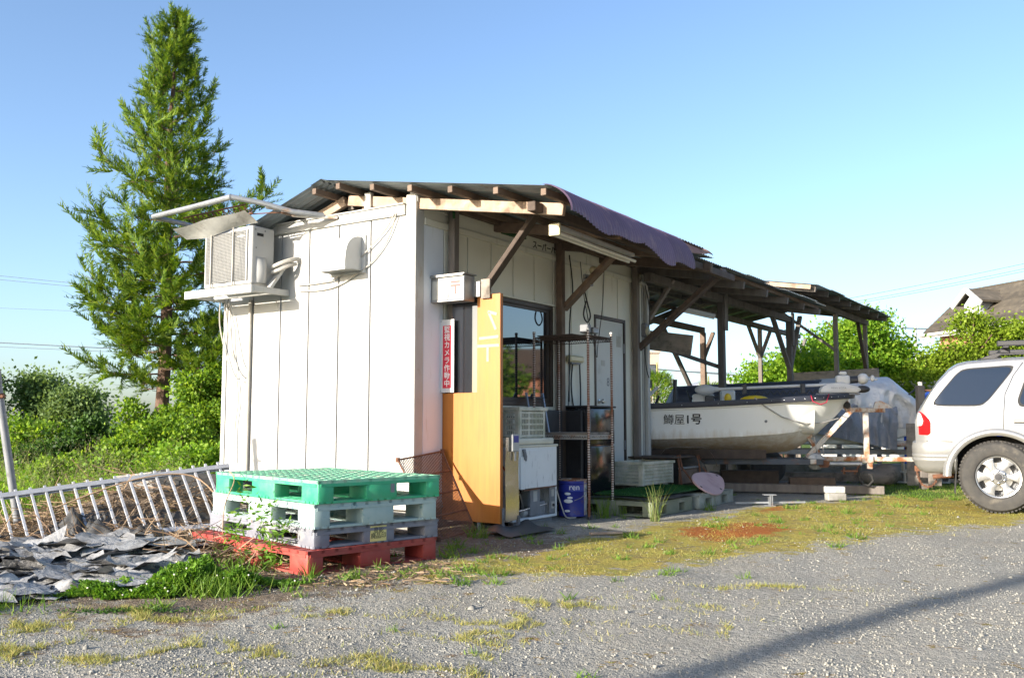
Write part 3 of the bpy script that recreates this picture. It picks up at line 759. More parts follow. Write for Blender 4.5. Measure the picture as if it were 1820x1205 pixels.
part("tie_block", MB().bx(-0.64, -0.56, 0.0, 0.05, 2.985, 3.16), 'trim_white', canopy, SHED, bevel=0.003)
part("wall_plate", MB().bx(0.03, 0.08, 0.1, 4.7, 2.99, 3.06), 'wood_brown', canopy, SHED, bevel=0.003)
part("beam", MB().bx(0.25, 0.35, 4.3, 10.4, 2.775, 2.885), 'wood_grey', canopy, SHED, bevel=0.005)
part("beam", MB().bx(-1.65, -1.55, 4.9, 10.9, 2.73, 2.84), 'wood_grey', canopy, SHED, bevel=0.005)
part("beam", MB().bx(1.28, 1.36, -0.1, 4.6, 2.72, 2.80), 'wood_dark', canopy, SHED, bevel=0.005)
part("ridge_beam", MB().bx(-0.95, -0.87, 0.1, 9.2, 3.05, 3.15), 'wood_grey', canopy, SHED, bevel=0.005)
# posts on the wall and their braces
for y, zb in ((0.50, 0.05), (2.515, 0.05), (4.46, 0.2)):
    part("post", MB().bx(0.024, 0.10, y - 0.04, y + 0.04, zb, 3.04), 'wood_grey' if y < 1 or y > 4 else 'wood_brown', canopy, SHED, bevel=0.005)
part("brace", MB().bar((0.10, 0.52, 1.85), (1.12, 0.48, 2.965), 0.045, 0.095, (0, 1, 0)), 'wood_dark', canopy, SHED, bevel=0.004)
part("brace", MB().bar((0.06, 2.58, 2.25), (0.72, 2.58, 2.82), 0.05, 0.12, (0, 1, 0)), 'wood_brown', canopy, SHED, bevel=0.004)
part("brace", MB().bar((0.05, 4.53, 1.92), (1.30, 4.40, 2.84), 0.06, 0.115, (0, 1, 0)), 'wood_dark', canopy, SHED, bevel=0.004)
part("brace", MB().bar((0.02, 4.95, 2.36), (0.36, 5.0, 2.88), 0.05, 0.08, (0, 1, 0)), 'wood_grey', canopy, SHED, bevel=0.004)
for (x, y) in ((0.3, 6.9), (0.3, 10.3)):
    part("post", MB().bx(x - 0.048, x + 0.048, y - 0.048, y + 0.048, -0.02, 2.78), 'wood_grey', canopy, SHED, bevel=0.006)
    part("splice_plate", MB().bx(x + 0.05, x + 0.075, y - 0.03, y + 0.10, 2.35, 2.95), 'wood_grey', canopy, SHED, bevel=0.003)
part("brace", MB().bar((0.3, 10.25, 1.95), (0.3, 9.35, 2.80), 0.05, 0.08, (1, 0, 0)), 'wood_grey', canopy, SHED, bevel=0.004)
part("brace", MB().bar((0.3, 10.35, 2.0), (0.3, 11.0, 2.95), 0.05, 0.08, (1, 0, 0)), 'wood_grey', canopy, SHED, bevel=0.004)
for y in (5.2, 10.9):
    part("post", MB().bx(-1.65, -1.55, y - 0.05, y + 0.05, -0.02, 2.74), 'wood_brown', canopy, SHED, bevel=0.006)
    part("brace", MB().bar((-1.6, y, 2.2), (-1.6, y + 0.55, 2.78), 0.05, 0.08, (1, 0, 0)), 'wood_brown', canopy, SHED, bevel=0.004)
part("diagonal_strut", MB().bar((-1.5, 10.85, 0.9), (-1.4, 8.6, 2.6), 0.06, 0.07, (1, 0, 0)), 'wood_grey', canopy, SHED, bevel=0.004)
part("diagonal_strut", MB().bar((-0.9, 6.4, 2.25), (0.3, 6.95, 1.78), 0.05, 0.06), 'wood_grey', canopy, SHED, bevel=0.004)
# purple fascia sheets bent over the eave
def purple(y0, y1, m, hang=1.0, out=1.0, seed=0.0):
    def fn(u, y):
        a = u * 1.0
        w = 1 + 0.13 * math.sin(y * 3.1 + seed) + 0.08 * math.sin(y * 7.7 + seed)
        x = 1.56 + out * (0.30 * math.sin(min(1.35, a * 1.5)) if True else 0) * (0.9 + 0.1 * w)
        z = zr(1.56) + 0.026 - hang * w * (0.31 * a ** 1.55) - 0.01 * a
        return x, z, 0.75, 0.65
    return corr(fn, y0, y1, 9, 0.05, 0.006, 12)
for i, (a, b_) in enumerate(((-0.31, 0.30), (0.30, 1.02), (1.02, 1.68), (1.68, 2.16))):
    part("fascia_sheet", purple(a, b_ + 0.012, 'purple_metal', 0.92 + 0.1 * i, 0.92, i * 1.3), 'purple_metal', canopy, SHED)
def brownfn(u, y):
    t_ = (y - 2.16) / 0.95
    t_ = min(1.0, max(0.0, t_)); h_ = (1 - t_) ** 0.8
    return 1.38 + 0.36 * math.sin(u * 1.3) * (1 - 0.35 * t_), zr(1.38) + 0.05 - (0.10 + 0.14 * h_) * u ** 1.6, 0.3, 0.95
part("fascia_sheet", corr(brownfn, 2.16, 3.25, 9, 0.05, 0.006, 8), 'brown_metal', canopy, SHED, label="curled reddish brown fascia sheet")
part("hanging_board", MB().box((0.16, 5.3, 2.06), (0.66, 0.03, 0.27), Matrix.Rotation(rad(9), 3, 'Y')), 'plywood_grey', canopy, SHED, bevel=0.003)
part("green_block", MB().bx(0.03, 0.09, 1.35, 1.75, 2.92, 2.98), 'turf_mat', canopy, SHED)

canopy_b = thing("timber_canopy", "higher far canopy with grey corrugated roof beyond the boat", "roof", FR(SHED, (0.72, 12.0, 0)))
def zr2(x): return 3.2 + (1.25 - x) * 0.16 if x >= -0.9 else 3.544 + (x + 0.9) * 0.2
ys = list(np.arange(8.7, 14.4, 0.82)) + [14.5]
for i, (a, b_) in enumerate(zip(ys[:-1], ys[1:])):
    xe = 1.27 + 0.03 * math.sin(i * 1.7)
    part("roof_sheet", corr(lambda u, y, xe=xe: (-0.9 + u * (xe + 0.9), zr2(-0.9 + u * (xe + 0.9)) + 0.004 * (int(a) % 2), -0.16, 0.98), a, b_ + 0.03), 'roof_metal', canopy_b, SHED)
    part("roof_sheet", corr(lambda u, y: (-0.92 - u * 1.2, zr2(-0.92 - u * 1.2), 0.2, 0.98), a, b_ + 0.03), 'roof_metal', canopy_b, SHED)
for y in (8.85, 9.6, 10.35, 11.15, 11.85, 12.6, 13.4, 14.2):
    part("rafter", MB().bar((-0.88, y, zr2(-0.88) - 0.065), (1.20, y, zr2(1.20) - 0.065), 0.055, 0.10), 'wood_grey', canopy_b, SHED, bevel=0.004)
    part("rafter", MB().bar((-0.93, y, zr2(-0.93) - 0.065), (-2.0, y, zr2(-2.0) - 0.065), 0.055, 0.10), 'wood_grey', canopy_b, SHED, bevel=0.004)
part("fascia_board", MB().bar((-0.9, 8.72, zr2(-0.9) - 0.05), (1.15, 8.72, zr2(1.15) - 0.05), 0.025, 0.07), 'wood_pale', canopy_b, SHED)
part("beam", MB().bx(0.67, 0.77, 9.3, 14.5, 3.06, 3.165), 'wood_grey', canopy_b, SHED, bevel=0.005)
part("beam", MB().bx(-1.3, -1.2, 9.3, 16.2, 3.0, 3.10), 'wood_grey', canopy_b, SHED, bevel=0.005)
for y in (11.9, 14.35):
    part("post", MB().bx(0.68, 0.76, y - 0.04, y + 0.04, -0.02, 3.06), 'wood_grey', canopy_b, SHED, bevel=0.005)
part("brace", MB().bar((0.72, 14.3, 2.1), (0.72, 13.7, 3.08), 0.05, 0.07, (1, 0, 0)), 'wood_dark', canopy_b, SHED, bevel=0.004)
part("brace", MB().bar((0.72, 11.85, 2.35), (-0.2, 11.6, 3.1), 0.05, 0.07, (0, 1, 0)), 'wood_grey', canopy_b, SHED, bevel=0.004)
for y in (13.3, 16.0):
    part("post", MB().bx(-1.29, -1.21, y - 0.04, y + 0.04, -0.02, 3.0), 'wood_grey', canopy_b, SHED, bevel=0.005)
    for s in (-1, 1):
        part("brace", MB().bar((-1.25, y, 2.35), (-1.25, y + s * 0.75, 3.03), 0.05, 0.07, (1, 0, 0)), 'wood_grey', canopy_b, SHED, bevel=0.004)

# lamps and cables below the roof
lampf = thing("tube_light", "long rusty twin tube light under the purple eave", "light fixture", FR(SHED, (1.3, 1.05, 2.6)))
p0, p1 = Vector((1.32, 0.30, 2.66)), Vector((1.32, 1.80, 2.63))
part("housing", MB().bar(p0, p1, 0.055, 0.035), 'trim_white', lampf, SHED, bevel=0.006)
part("end_cap", MB().bx(1.265, 1.375, 0.27, 0.30, 2.575, 2.68), 'yellow_bulb', lampf, SHED, bevel=0.006)
part("tube", MB().tube([(1.285, 0.3, 2.595), (1.285, 1.78, 2.565)], 0.016, 10), 'tube_glass', lampf, SHED)
part("tube", MB().tube([(1.355, 0.3, 2.595), (1.355, 1.78, 2.565)], 0.016, 10), 'tube_glass', lampf, SHED)
lampg = thing("tube_light", "short tube light beside the front boat post", "light fixture", FR(SHED, (0.25, 6.3, 2.45)))
part("housing", MB().bar((0.0, 6.0, 2.62), (0.24, 6.75, 2.56), 0.07, 0.05), 'trim_white', lampg, SHED)
part("tube", MB().tube([(0.0, 6.0, 2.585), (0.24, 6.75, 2.525)], 0.016, 8), 'tube_glass', lampg, SHED)
fl = thing("flood_lamp", "small round bulb lamp clamped to the middle brace", "lamp", FR(SHED, (0.38, 2.66, 2.55)))
part("bracket", MB().bx(0.30, 0.40, 2.60, 2.68, 2.50, 2.60).bx(0.33, 0.37, 2.55, 2.72, 2.58, 2.63), 'galvanised', fl, SHED, bevel=0.008)
part("bulb", MB().sphere((0.41, 2.66, 2.675), (0.05, 0.05, 0.055)), 'yellow_bulb', fl, SHED)

def cable(pts, r, m, label, frame=SHED, n=6, cat="cable", sub=5):
    P = [Vector(p) for p in pts]; out = []
    for i in range(len(P) - 1):
        a0 = P[max(0, i - 1)]; a1 = P[i]; a2 = P[i + 1]; a3 = P[min(len(P) - 1, i + 2)]
        for k in range(sub):
            t_ = k / sub
            out.append(0.5 * ((2 * a1) + (a2 - a0) * t_ + (2 * a0 - 5 * a1 + 4 * a2 - a3) * t_ ** 2 + (3 * a1 - a0 - 3 * a2 + a3) * t_ ** 3))
    out.append(P[-1])
    base = P[0]
    return solo("cable" if cat == "cable" else cat.replace(" ", "_"), MB().tube(out, r, n), m, label, cat, FR(frame, tuple(base)), src=frame)
cable([(0.06, 2.72, 2.9), (0.07, 2.78, 2.5), (0.06, 2.72, 2.1), (0.06, 2.70, 1.2)], 0.008, 'cable_black', "straight black cable down the wall beside middle post")
cable([(0.3, 2.62, 2.5), (0.3, 2.7, 2.34), (0.3, 2.78, 2.18), (0.3, 2.70, 2.10), (0.3, 2.62, 2.18), (0.3, 2.68, 2.34)], 0.009, 'cable_black', "black cable hanging in a loop below the bulb lamp")
cable([(0.05, 3.0, 2.86), (0.05, 3.1, 2.4), (0.05, 3.3, 1.95), (0.05, 3.38, 1.75)], 0.005, 'cable_black', "thin left wire hanging above the grey door")
cable([(0.05, 3.6, 2.86), (0.05, 3.55, 2.4), (0.05, 3.42, 1.9), (0.05, 3.40, 1.75)], 0.005, 'cable_black', "thin right wire hanging above the grey door")
cable([(0.12, 4.62, 2.78), (0.14, 4.70, 2.5), (0.14, 4.68, 2.2), (0.14, 4.56, 1.98), (0.14, 4.58, 1.7), (0.14, 4.66, 1.55)], 0.007, 'cable_black', "black cable on the far corner post of the shed")
cable([(0.02, 2.86, 1.66), (0.03, 2.80, 1.4), (0.03, 2.86, 1.12), (0.03, 2.95, 1.0), (0.03, 3.02, 1.2), (0.03, 3.0, 1.66)], 0.009, 'cable_black', "thick black cable loop below the yellowed wall box")
cable([(0.02, 2.80, 1.66), (0.03, 2.74, 1.3), (0.03, 2.72, 0.9)], 0.006, 'cable_black', "thin black cable below the yellowed wall box")
bxl = thing("wall_box", "flat yellowed plastic junction box on wall behind rack", "junction box", FR(SHED, (0, 2.92, 1.65)))
part("body", MB().bx(0.002, 0.07, 2.72, 3.06, 1.66, 1.74), 'yellow_bulb', bxl, SHED, bevel=0.02)
part("lip", MB().bx(0.002, 0.05, 2.78, 3.0, 1.64, 1.66), 'machine_grey', bxl, SHED)
mtr = thing("meter_box", "small grey meter box with round glass on the far corner post", "meter", FR(SHED, (0.1, 4.56, 2.0)))
part("case", MB().bx(0.10, 0.17, 4.52, 4.62, 2.08, 2.26), 'machine_grey', mtr, SHED, bevel=0.01)
part("dial_glass", MB().sphere((0.17, 4.57, 2.15), (0.035, 0.05, 0.07)), 'yellow_bulb', mtr, SHED)
pc = thing("pipe_casing", "white vertical cable casing on the far corner of the shed", "casing", FR(SHED, (0.02, 4.8, 0.5)))
part("duct", MB().bx(0.014, 0.07, 4.79, 4.86, 0.52, 2.72), 'trim_white', pc, SHED, bevel=0.008)
part("elbow", MB().tube([(0.04, 4.82, 2.70), (0.04, 4.81, 2.78), (0.04, 4.74, 2.82), (0.04, 4.62, 2.84)], 0.03, 8), 'trim_white', pc, SHED)
part("note", MB().bx(0.071, 0.073, 4.80, 4.85, 2.28, 2.40), 'paper', pc, SHED)
# ------------------------------------------------------------------ air conditioner on its shelf, vent, awning frame (gable wall, y<0 is outside)
sh = thing("wall_shelf", "white steel wall shelf carrying the air conditioner", "shelf", FR(SHED, (-2.13, 0, 2.2)))
part("front_rail", MB().bx(-2.64, -1.63, -0.50, -0.46, 2.22, 2.30), 'trim_white', sh, SHED, bevel=0.004)
for x in (-2.64, -1.67):
    part("side_rail", MB().bx(x, x + 0.04, -0.46, 0.0, 2.235, 2.295), 'trim_white', sh, SHED, bevel=0.004)
for y in (-0.38, -0.16):
    part("cross_rail", MB().bx(-2.60, -1.67, y - 0.025, y + 0.025, 2.245, 2.285), 'trim_white', sh, SHED, bevel=0.003)
part("brace", MB().bar((-1.645, -0.26, 2.29), (-1.645, -0.02, 2.60), 0.035, 0.06, (1, 0, 0)), 'trim_white', sh, SHED, bevel=0.003)
part("brace", MB().bar((-2.62, -0.26, 2.29), (-2.62, -0.02, 2.60), 0.035, 0.06, (1, 0, 0)), 'trim_white', sh, SHED, bevel=0.003)
ac = thing("air_conditioner", "white outdoor air conditioner unit with faded fan grille", "air conditioner", FR(SHED, (-2.05, -0.3, 2.30)))
X0, X1, Y0, Y1, ZA, ZB = -2.42, -1.70, -0.44, -0.15, 2.315, 2.90
part("casing", MB().bx(X0, X1, Y0, Y1, ZA, ZB), 'ac_white', ac, SHED, bevel=0.022, seg=3)
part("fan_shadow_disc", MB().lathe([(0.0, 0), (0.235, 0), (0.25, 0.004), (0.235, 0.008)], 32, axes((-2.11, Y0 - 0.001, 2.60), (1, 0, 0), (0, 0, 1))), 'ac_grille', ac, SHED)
gm = MB()
for i in range(34):
    z = ZA + 0.05 + i * (ZB - ZA - 0.10) / 33
    gm.bx(X0 + 0.04, X1 - 0.075, Y0 - 0.014, Y0 - 0.010, z - 0.0022, z + 0.0022)
for i in range(30):
    x = X0 + 0.045 + i * (X1 - X0 - 0.125) / 29
    gm.bx(x - 0.0022, x + 0.0022, Y0 - 0.010, Y0 - 0.006, ZA + 0.045, ZB - 0.045)
part("grille", gm, 'ac_bars', ac, SHED, smooth=False)
part("grille_recess", MB().bx(X0 + 0.035, X1 - 0.07, Y0 - 0.003, Y0 + 0.002, ZA + 0.04, ZB - 0.04), 'machine_grey', ac, SHED)
for x in (-2.28, -1.95):
    part("guard_wire", MB().tube([(x, Y0 - 0.01, ZB + 0.005), (x, Y0 - 0.026, ZB - 0.01), (x, Y0 - 0.026, ZA + 0.01), (x, Y0, ZA - 0.01)], 0.007, 6), 'cable_white', ac, SHED)
part("grille_border", MB().bx(X1 - 0.072, X1 - 0.055, Y0 - 0.016, Y0 + 0.002, ZA + 0.04, ZB - 0.04), 'ac_white', ac, SHED)
part("badge", MB().sphere((-1.86, Y0 - 0.006, 2.80), (0.055, 0.008, 0.014)), 'white_plastic', ac, SHED)
part("valve_cover", MB().grid(lambda u, v: (X1 + 0.05 * math.sin(math.pi * v) ** 0.7 * math.sin(math.pi * min(1, 0.12 + u * 0.88)) ** 0.5, Y0 + 0.05 + 0.14 * v, ZA + 0.02 + 0.26 * u), 10, 10), 'ac_white', ac, SHED)
part("handle_slot", MB().bx(X1 - 0.002, X1 + 0.003, Y0 + 0.06, Y0 + 0.14, 2.80, 2.83), 'dark_void', ac, SHED)
for k, (yy, zz) in enumerate(((-0.40, 2.86), (-0.28, 2.86), (-0.39, 2.68), (-0.2, 2.35))):
    part("screw", MB().sphere((X1 + 0.001, yy, zz), 0.006, 8, 5), 'dark_void', ac, SHED)
cable([(-1.66, -0.22, 2.50), (-1.58, -0.18, 2.54), (-1.52, -0.10, 2.58), (-1.50, -0.02, 2.60), (-1.50, 0.0, 2.56)], 0.022, 'cable_white', "upper wrapped refrigerant pipe beside the air conditioner", cat="pipe")
cable([(-1.66, -0.22, 2.45), (-1.58, -0.18, 2.48), (-1.53, -0.10, 2.53), (-1.52, -0.03, 2.55)], 0.020, 'cable_white', "lower wrapped refrigerant pipe beside the air conditioner", cat="pipe")

vh = thing("vent_hood", "white plastic vent hood with slotted underside on gable wall", "vent", FR(SHED, (-0.84, 0, 2.4)))
def hood(u, v):
    x = -1.06 + 0.42 * v
    a = u * math.pi / 2
    return (x, -0.02 - 0.23 * math.sin(a) ** 0.9, 2.48 + 0.25 * math.cos(a) ** 0.8 - 0.09 * (u ** 6))
mb = MB().grid(hood, 12, 4)
for x in (-1.06, -0.64):
    pts = [hood(i / 12, 0) for i in range(13)]
    pts = [(x, p[1], p[2]) for p in pts] + [(x, -0.02, 2.42)]
    mb.add(pts, [tuple(range(len(pts)))])
part("shell", mb, 'white_plastic', vh, SHED)
gm = MB()
for i in range(11): gm.bx(-1.055 + i * 0.041, -1.045 + i * 0.041, -0.25, -0.02, 2.405, 2.412)
for i in range(7): gm.bx(-1.06, -0.64, -0.25 + i * 0.036, -0.243 + i * 0.036, 2.412, 2.419)
part("slotted_grille", gm, 'white_plastic', vh, SHED, smooth=False)
part("back_plate", MB().bx(-1.08, -0.60, -0.02, -0.001, 2.38, 2.75), 'white_plastic', vh, SHED, bevel=0.004)
cable([(-0.22, -0.04, 2.90), (-0.35, -0.03, 2.75), (-0.62, -0.03, 2.55), (-0.95, -0.03, 2.36), (-1.2, -0.02, 2.33), (-1.5, -0.02, 2.33)], 0.007, 'cable_white', "upper cable drooping from vent hood to air conditioner")
cable([(-0.20, -0.04, 2.90), (-0.32, -0.02, 2.66), (-0.55, -0.02, 2.45), (-0.9, -0.02, 2.30), (-1.15, -0.02, 2.26), (-1.48, -0.02, 2.27)], 0.007, 'cable_white', "lower cable drooping below the vent hood")
cable([(-0.03, 0.0, 2.93), (0.03, 0.10, 2.99), (0.04, 0.3, 2.96), (0.05, 0.42, 2.94)], 0.008, 'cable_white', "white cable curling round the near corner of the shed")
cable([(0.03, 0.44, 3.08), (0.11, 0.42, 3.0), (0.11, 0.44, 2.9)], 0.012, 'turf_mat', "green twine tied round the near wall post", cat="twine")
cable([(-2.19, -0.02, 2.24), (-2.19, -0.02, 1.5), (-2.19, -0.02, 0.25)], 0.019, 'cable_white', "straight white drain pipe down the gable wall", cat="pipe", n=10)
cb = [[(-2.62, -0.06, 2.24), (-2.63, -0.05, 2.0), (-2.55, -0.03, 1.7), (-2.42, -0.03, 1.45), (-2.24, -0.03, 1.38)],
      [(-2.55, -0.06, 2.24), (-2.52, -0.04, 2.0), (-2.48, -0.03, 1.75), (-2.35, -0.03, 1.5), (-2.23, -0.03, 1.42)],
      [(-2.5, -0.06, 2.24), (-2.42, -0.04, 2.0), (-2.38, -0.03, 1.85), (-2.30, -0.03, 1.6), (-2.22, -0.03, 1.5)],
      [(-2.46, -0.05, 1.95), (-2.43, -0.03, 1.7), (-2.38, -0.03, 1.5), (-2.33, -0.03, 1.2), (-2.37, -0.03, 0.9), (-2.36, -0.03, 0.55)]]
for pts, d in zip(cb, ("outermost of the cables swinging from the shelf to the drain pipe", "second cable swinging from the shelf to the drain pipe", "innermost cable swinging from the shelf to the drain pipe", "grey cable wandering down the gable wall left of the drain pipe")):
    cable(pts, 0.007, 'cable_white', d)

aw = thing("awning_frame", "bent rusty pipe awning frame with canvas strip above the air conditioner", "awning frame", FR(SHED, (-1.8, -0.4, 2.9)))
part("front_pipe", MB().tube([(-2.84, -0.75, 3.06), (-2.2, -0.75, 3.08), (-1.65, -0.75, 3.105)], 0.028, 10), 'galvanised', aw, SHED)
part("side_pipe", MB().tube([(-1.65, -0.75, 3.105), (-1.45, -0.55, 3.06), (-1.25, -0.35, 2.99), (-1.05, -0.12, 2.97)], 0.026, 10), 'galvanised', aw, SHED)
part("side_pipe", MB().tube([(-2.84, -0.75, 3.06), (-2.6, -0.45, 2.99), (-2.35, -0.06, 2.95)], 0.024, 10), 'galvanised', aw, SHED)
part("flat_bar", MB().bar((-1.45, -0.5, 3.03), (-1.0, -0.04, 2.955), 0.07, 0.02).bar((-1.30, -0.30, 2.97), (-0.95, -0.03, 2.95), 0.05, 0.03), 'rust_white', aw, SHED, bevel=0.004)
rl = MB().tube([(-2.55, -0.6, 3.04), (-1.62, -0.6, 3.06)], 0.008, 6).tube([(-2.55, -0.52, 2.97), (-1.62, -0.52, 2.99)], 0.008, 6)
for i in range(12):
    x = -2.5 + i * 0.078
    rl.tube([(x, -0.6, 3.04), (x + 0.035, -0.52, 2.98)], 0.005, 5); rl.tube([(x + 0.035, -0.52, 2.98), (x + 0.075, -0.6, 3.045)], 0.005, 5)
part("lattice_rail", rl, 'rust', aw, SHED)
part("canvas_strip", MB().grid(lambda u, v: (-2.70 + 1.08 * u, -0.62 + 0.17 * v + 0.02 * math.sin(9 * u), 2.94 + 0.06 * u - 0.10 * v + 0.02 * math.sin(u * 7 + v * 2) * v), 24, 6), 'canvas_grey', aw, SHED)
part("tie_wire", MB().tube([(-1.63, -0.52, 2.98), (-1.4, -0.4, 2.99), (-1.15, -0.15, 2.99)], 0.006, 5), 'rust', aw, SHED)

# ------------------------------------------------------------------ orange wind break with pane, sign, mailbox
pn = thing("wind_break", "orange plywood wind break standing out from the shed wall", "panel", FR(SHED, (0.35, 0.42, 0.0)))
poly = [(0.0, 0.07), (0.645, 0.065), (0.65, 2.14), (0.40, 2.14), (0.40, 1.24), (0.0, 1.24)]
mp = axes((0.0, 0.43, 0.0), (1, 0, 0), (0, 0, 1))
part("plywood_board", MB().prism(poly, -0.008, 0.010, mp), 'orange_ply', pn, SHED, bevel=0.002)
part("pane", MB().bx(0.10, 0.40, 0.436, 0.441, 1.24, 2.12), 'window_glass', pn, SHED)
part("edge_strip", MB().bx(0.648, 0.66, 0.415, 0.46, 0.065, 2.14), 'orange_ply', pn, SHED)
for x in (0.40, 0.66):
    part("leg", MB().bx(x - 0.012, x + 0.012, 0.445, 0.47, -0.03, 0.20), 'machine_grey', pn, SHED)
def tapebar(a, b_, w=0.026): return MB().bar((a[0], 0.4172, a[1]), (b_[0], 0.4172, b_[1]), 0.0015 if False else w, 0.0012, (0, 1, 0))
# 'へ' arrow and postal mark in white tape
for nm, a, b_ in (("tape_mark", (0.52, 1.98), (0.62, 1.95)), ("tape_mark", (0.53, 1.975), (0.61, 1.81)), ("tape_mark", (0.425, 1.735), (0.64, 1.745)), ("tape_mark", (0.405, 1.665), (0.645, 1.665)), ("tape_mark", (0.52, 1.65), (0.52, 1.52))):
    part(nm, tapebar(a, b_), 'tape_white', pn, SHED)
part("sheet_chip", MB().bx(0.40, 0.43, 0.4205, 0.4225, 0.235, 0.245), 'tape_white', pn, SHED)

sg = thing("warning_sign", "narrow red and white surveillance camera sign on the wind break", "sign", FR(SHED, (0.075, 0.41, 1.24)))
part("plate", MB().bx(-0.01, 0.157, 0.386, 0.394, 1.245, 1.93), 'sign_white', sg, SHED, bevel=0.002)
part("red_field", MB().bx(0.028, 0.128, 0.3845, 0.3860, 1.285, 1.872), 'sign_red', sg, SHED)
t = xf(text_mb("監\n視\nカ\nメ\nラ\n作\n動\n中", 0.070, spacing=1.03, bold=0.0009), axes((0.078, 0.3838, 1.578), (1, 0, 0), (0, 0, 1)))
part("lettering", t, 'print_white', sg, SHED)
for x, z in ((0.005, 1.915), (0.143, 1.915), (0.005, 1.26), (0.143, 1.26)):
    part("screw", MB().sphere((x, 0.385, z), (0.005, 0.003, 0.005), 8, 5), 'machine_grey', sg, SHED)

ml = thing("mailbox", "steel mailbox with faded paper label and red postal mark", "mailbox", FR(SHED, (0.2, 0.32, 2.06)))
part("box", MB().bx(-0.01, 0.385, 0.24, 0.40, 2.075, 2.315), 'mail_steel', ml, SHED, bevel=0.005)
part("lid", MB().bx(-0.04, 0.40, 0.215, 0.41, 2.318, 2.33).bx(-0.04, 0.385, 0.215, 0.225, 2.305, 2.318), 'mail_steel', ml, SHED, bevel=0.002)
part("paper_label", MB().bx(0.012, 0.36, 0.2375, 0.2395, 2.10, 2.275), 'paper', ml, SHED)
part("front_rim", MB().bx(-0.005, 0.38, 0.233, 0.2395, 2.078, 2.092).bx(0.366, 0.38, 0.233, 0.2395, 2.092, 2.295).bx(-0.005, 0.008, 0.233, 0.2395, 2.092, 2.295), 'mail_steel', ml, SHED)
part("postal_mark", MB().bx(0.23, 0.335, 0.2358, 0.2374, 2.245, 2.262).bx(0.225, 0.34, 0.2358, 0.2374, 2.212, 2.229).bx(0.274, 0.292, 0.2358, 0.2374, 2.14, 2.212), 'postal_red', ml, SHED)
part("label_box", MB().bx(0.145, 0.215, 0.2362, 0.2376, 2.112, 2.162), 'machine_grey', ml, SHED)
part("latch", MB().bx(0.16, 0.20, 0.228, 0.236, 2.085, 2.10), 'machine_grey', ml, SHED)
part("bracket_block", MB().bx(0.46, 0.56, 0.39, 0.412, 2.10, 2.28), 'plywood_grey', ml, SHED, bevel=0.002)
part("bracket_arm", MB().bx(0.386, 0.46, 0.375, 0.40, 2.12, 2.26), 'mail_steel', ml, SHED)

ss = thing("steel_panel", "narrow dented stainless steel panel behind the orange wind break", "panel", FR(SHED, (0.66, 0.5, 0)))
part("sheet", MB().grid(lambda u, v: (0.675 + 0.004 * math.sin(8 * v), 0.48 + 0.22 * u, 0.08 + 0.75 * v), 6, 20), 'stainless', ss, SHED)
part("leg", MB().bx(0.66, 0.685, 0.68, 0.71, -0.02, 0.12), 'machine_grey', ss, SHED)
th = thing("wall_timer", "blue and white plastic timer hanging at the steel panel", "timer", FR(SHED, (0.69, 0.55, 0.7)))
part("case", MB().bx(0.68, 0.705, 0.55, 0.67, 0.70, 0.86), 'ac_white', th, SHED, bevel=0.008)
part("screen", MB().bx(0.7055, 0.708, 0.57, 0.65, 0.785, 0.845), 'can_blue', th, SHED)
part("clip", MB().bx(0.69, 0.70, 0.60, 0.62, 0.62, 0.70), 'ac_white', th, SHED)

# ------------------------------------------------------------------ old freezer, crate, can, rack, black cabinet
fz = thing("old_freezer", "broken white freezer with its lower compressor bay open", "freezer", FR(SHED, (0.3, 1.22, 0)))
fx0, fx1, fy0, fy1 = 0.06, 0.53, 0.82, 1.63
part("body", MB().bx(fx0, fx1, fy0, fy1, 0.335, 0.735).bx(fx0, fx1, fy0, fy0 + 0.035, 0.03, 0.335).bx(fx0, fx1, fy1 - 0.02, fy1, 0.03, 0.335).bx(fx0, fx0 + 0.02, fy0 + 0.035, fy1 - 0.02, 0.03, 0.335).bx(fx0, fx1, fy0 + 0.035, fy1 - 0.02, 0.03, 0.055), 'fridge_white', fz, SHED, bevel=0.006)
part("lid", MB().bx(fx0 - 0.01, fx1 + 0.005, fy0 - 0.01, fy1 - 0.06, 0.752, 0.815), 'fridge_lid', fz, SHED, bevel=0.015, seg=2)
part("rim", MB().bx(fx0, fx1 + 0.012, fy0, fy1 + 0.01, 0.728, 0.750), 'fridge_lid', fz, SHED, bevel=0.005)
part("front_sheet", MB().bx(fx1 + 0.001, fx1 + 0.009, fy0 + 0.20, fy1 - 0.02, 0.335, 0.70), 'fridge_white', fz, SHED, bevel=0.002)
part("side_strip", MB().bx(fx1 + 0.001, fx1 + 0.012, fy0 + 0.12, fy0 + 0.195, 0.33, 0.64), 'fridge_white', fz, SHED, bevel=0.002)
part("rust_lip", MB().bar((fx1 + 0.006, fy0 + 0.18, 0.318), (fx1 + 0.006, fy1 - 0.02, 0.333), 0.008, 0.012), 'rust', fz, SHED)
part("bay_void", MB().bx(fx0 + 0.03, fx0 + 0.06, fy0 + 0.04, fy1 - 0.03, 0.06, 0.33), 'dark_void', fz, SHED)
part("control_panel", MB().bx(fx1 - 0.05, fx1 - 0.02, 1.16, 1.34, 0.06, 0.325), 'machine_grey', fz, SHED, bevel=0.004)
part("control_panel", MB().bx(fx1 - 0.02, fx1 - 0.008, 1.50, 1.605, 0.06, 0.325), 'machine_grey', fz, SHED, bevel=0.004)
part("compressor", MB().lathe([(0.0, 0.06), (0.10, 0.06), (0.115, 0.12), (0.11, 0.2), (0.06, 0.25), (0, 0.26)], 18, Matrix.Translation((0.36, 1.0, 0.0))), 'black_plastic', fz, SHED)
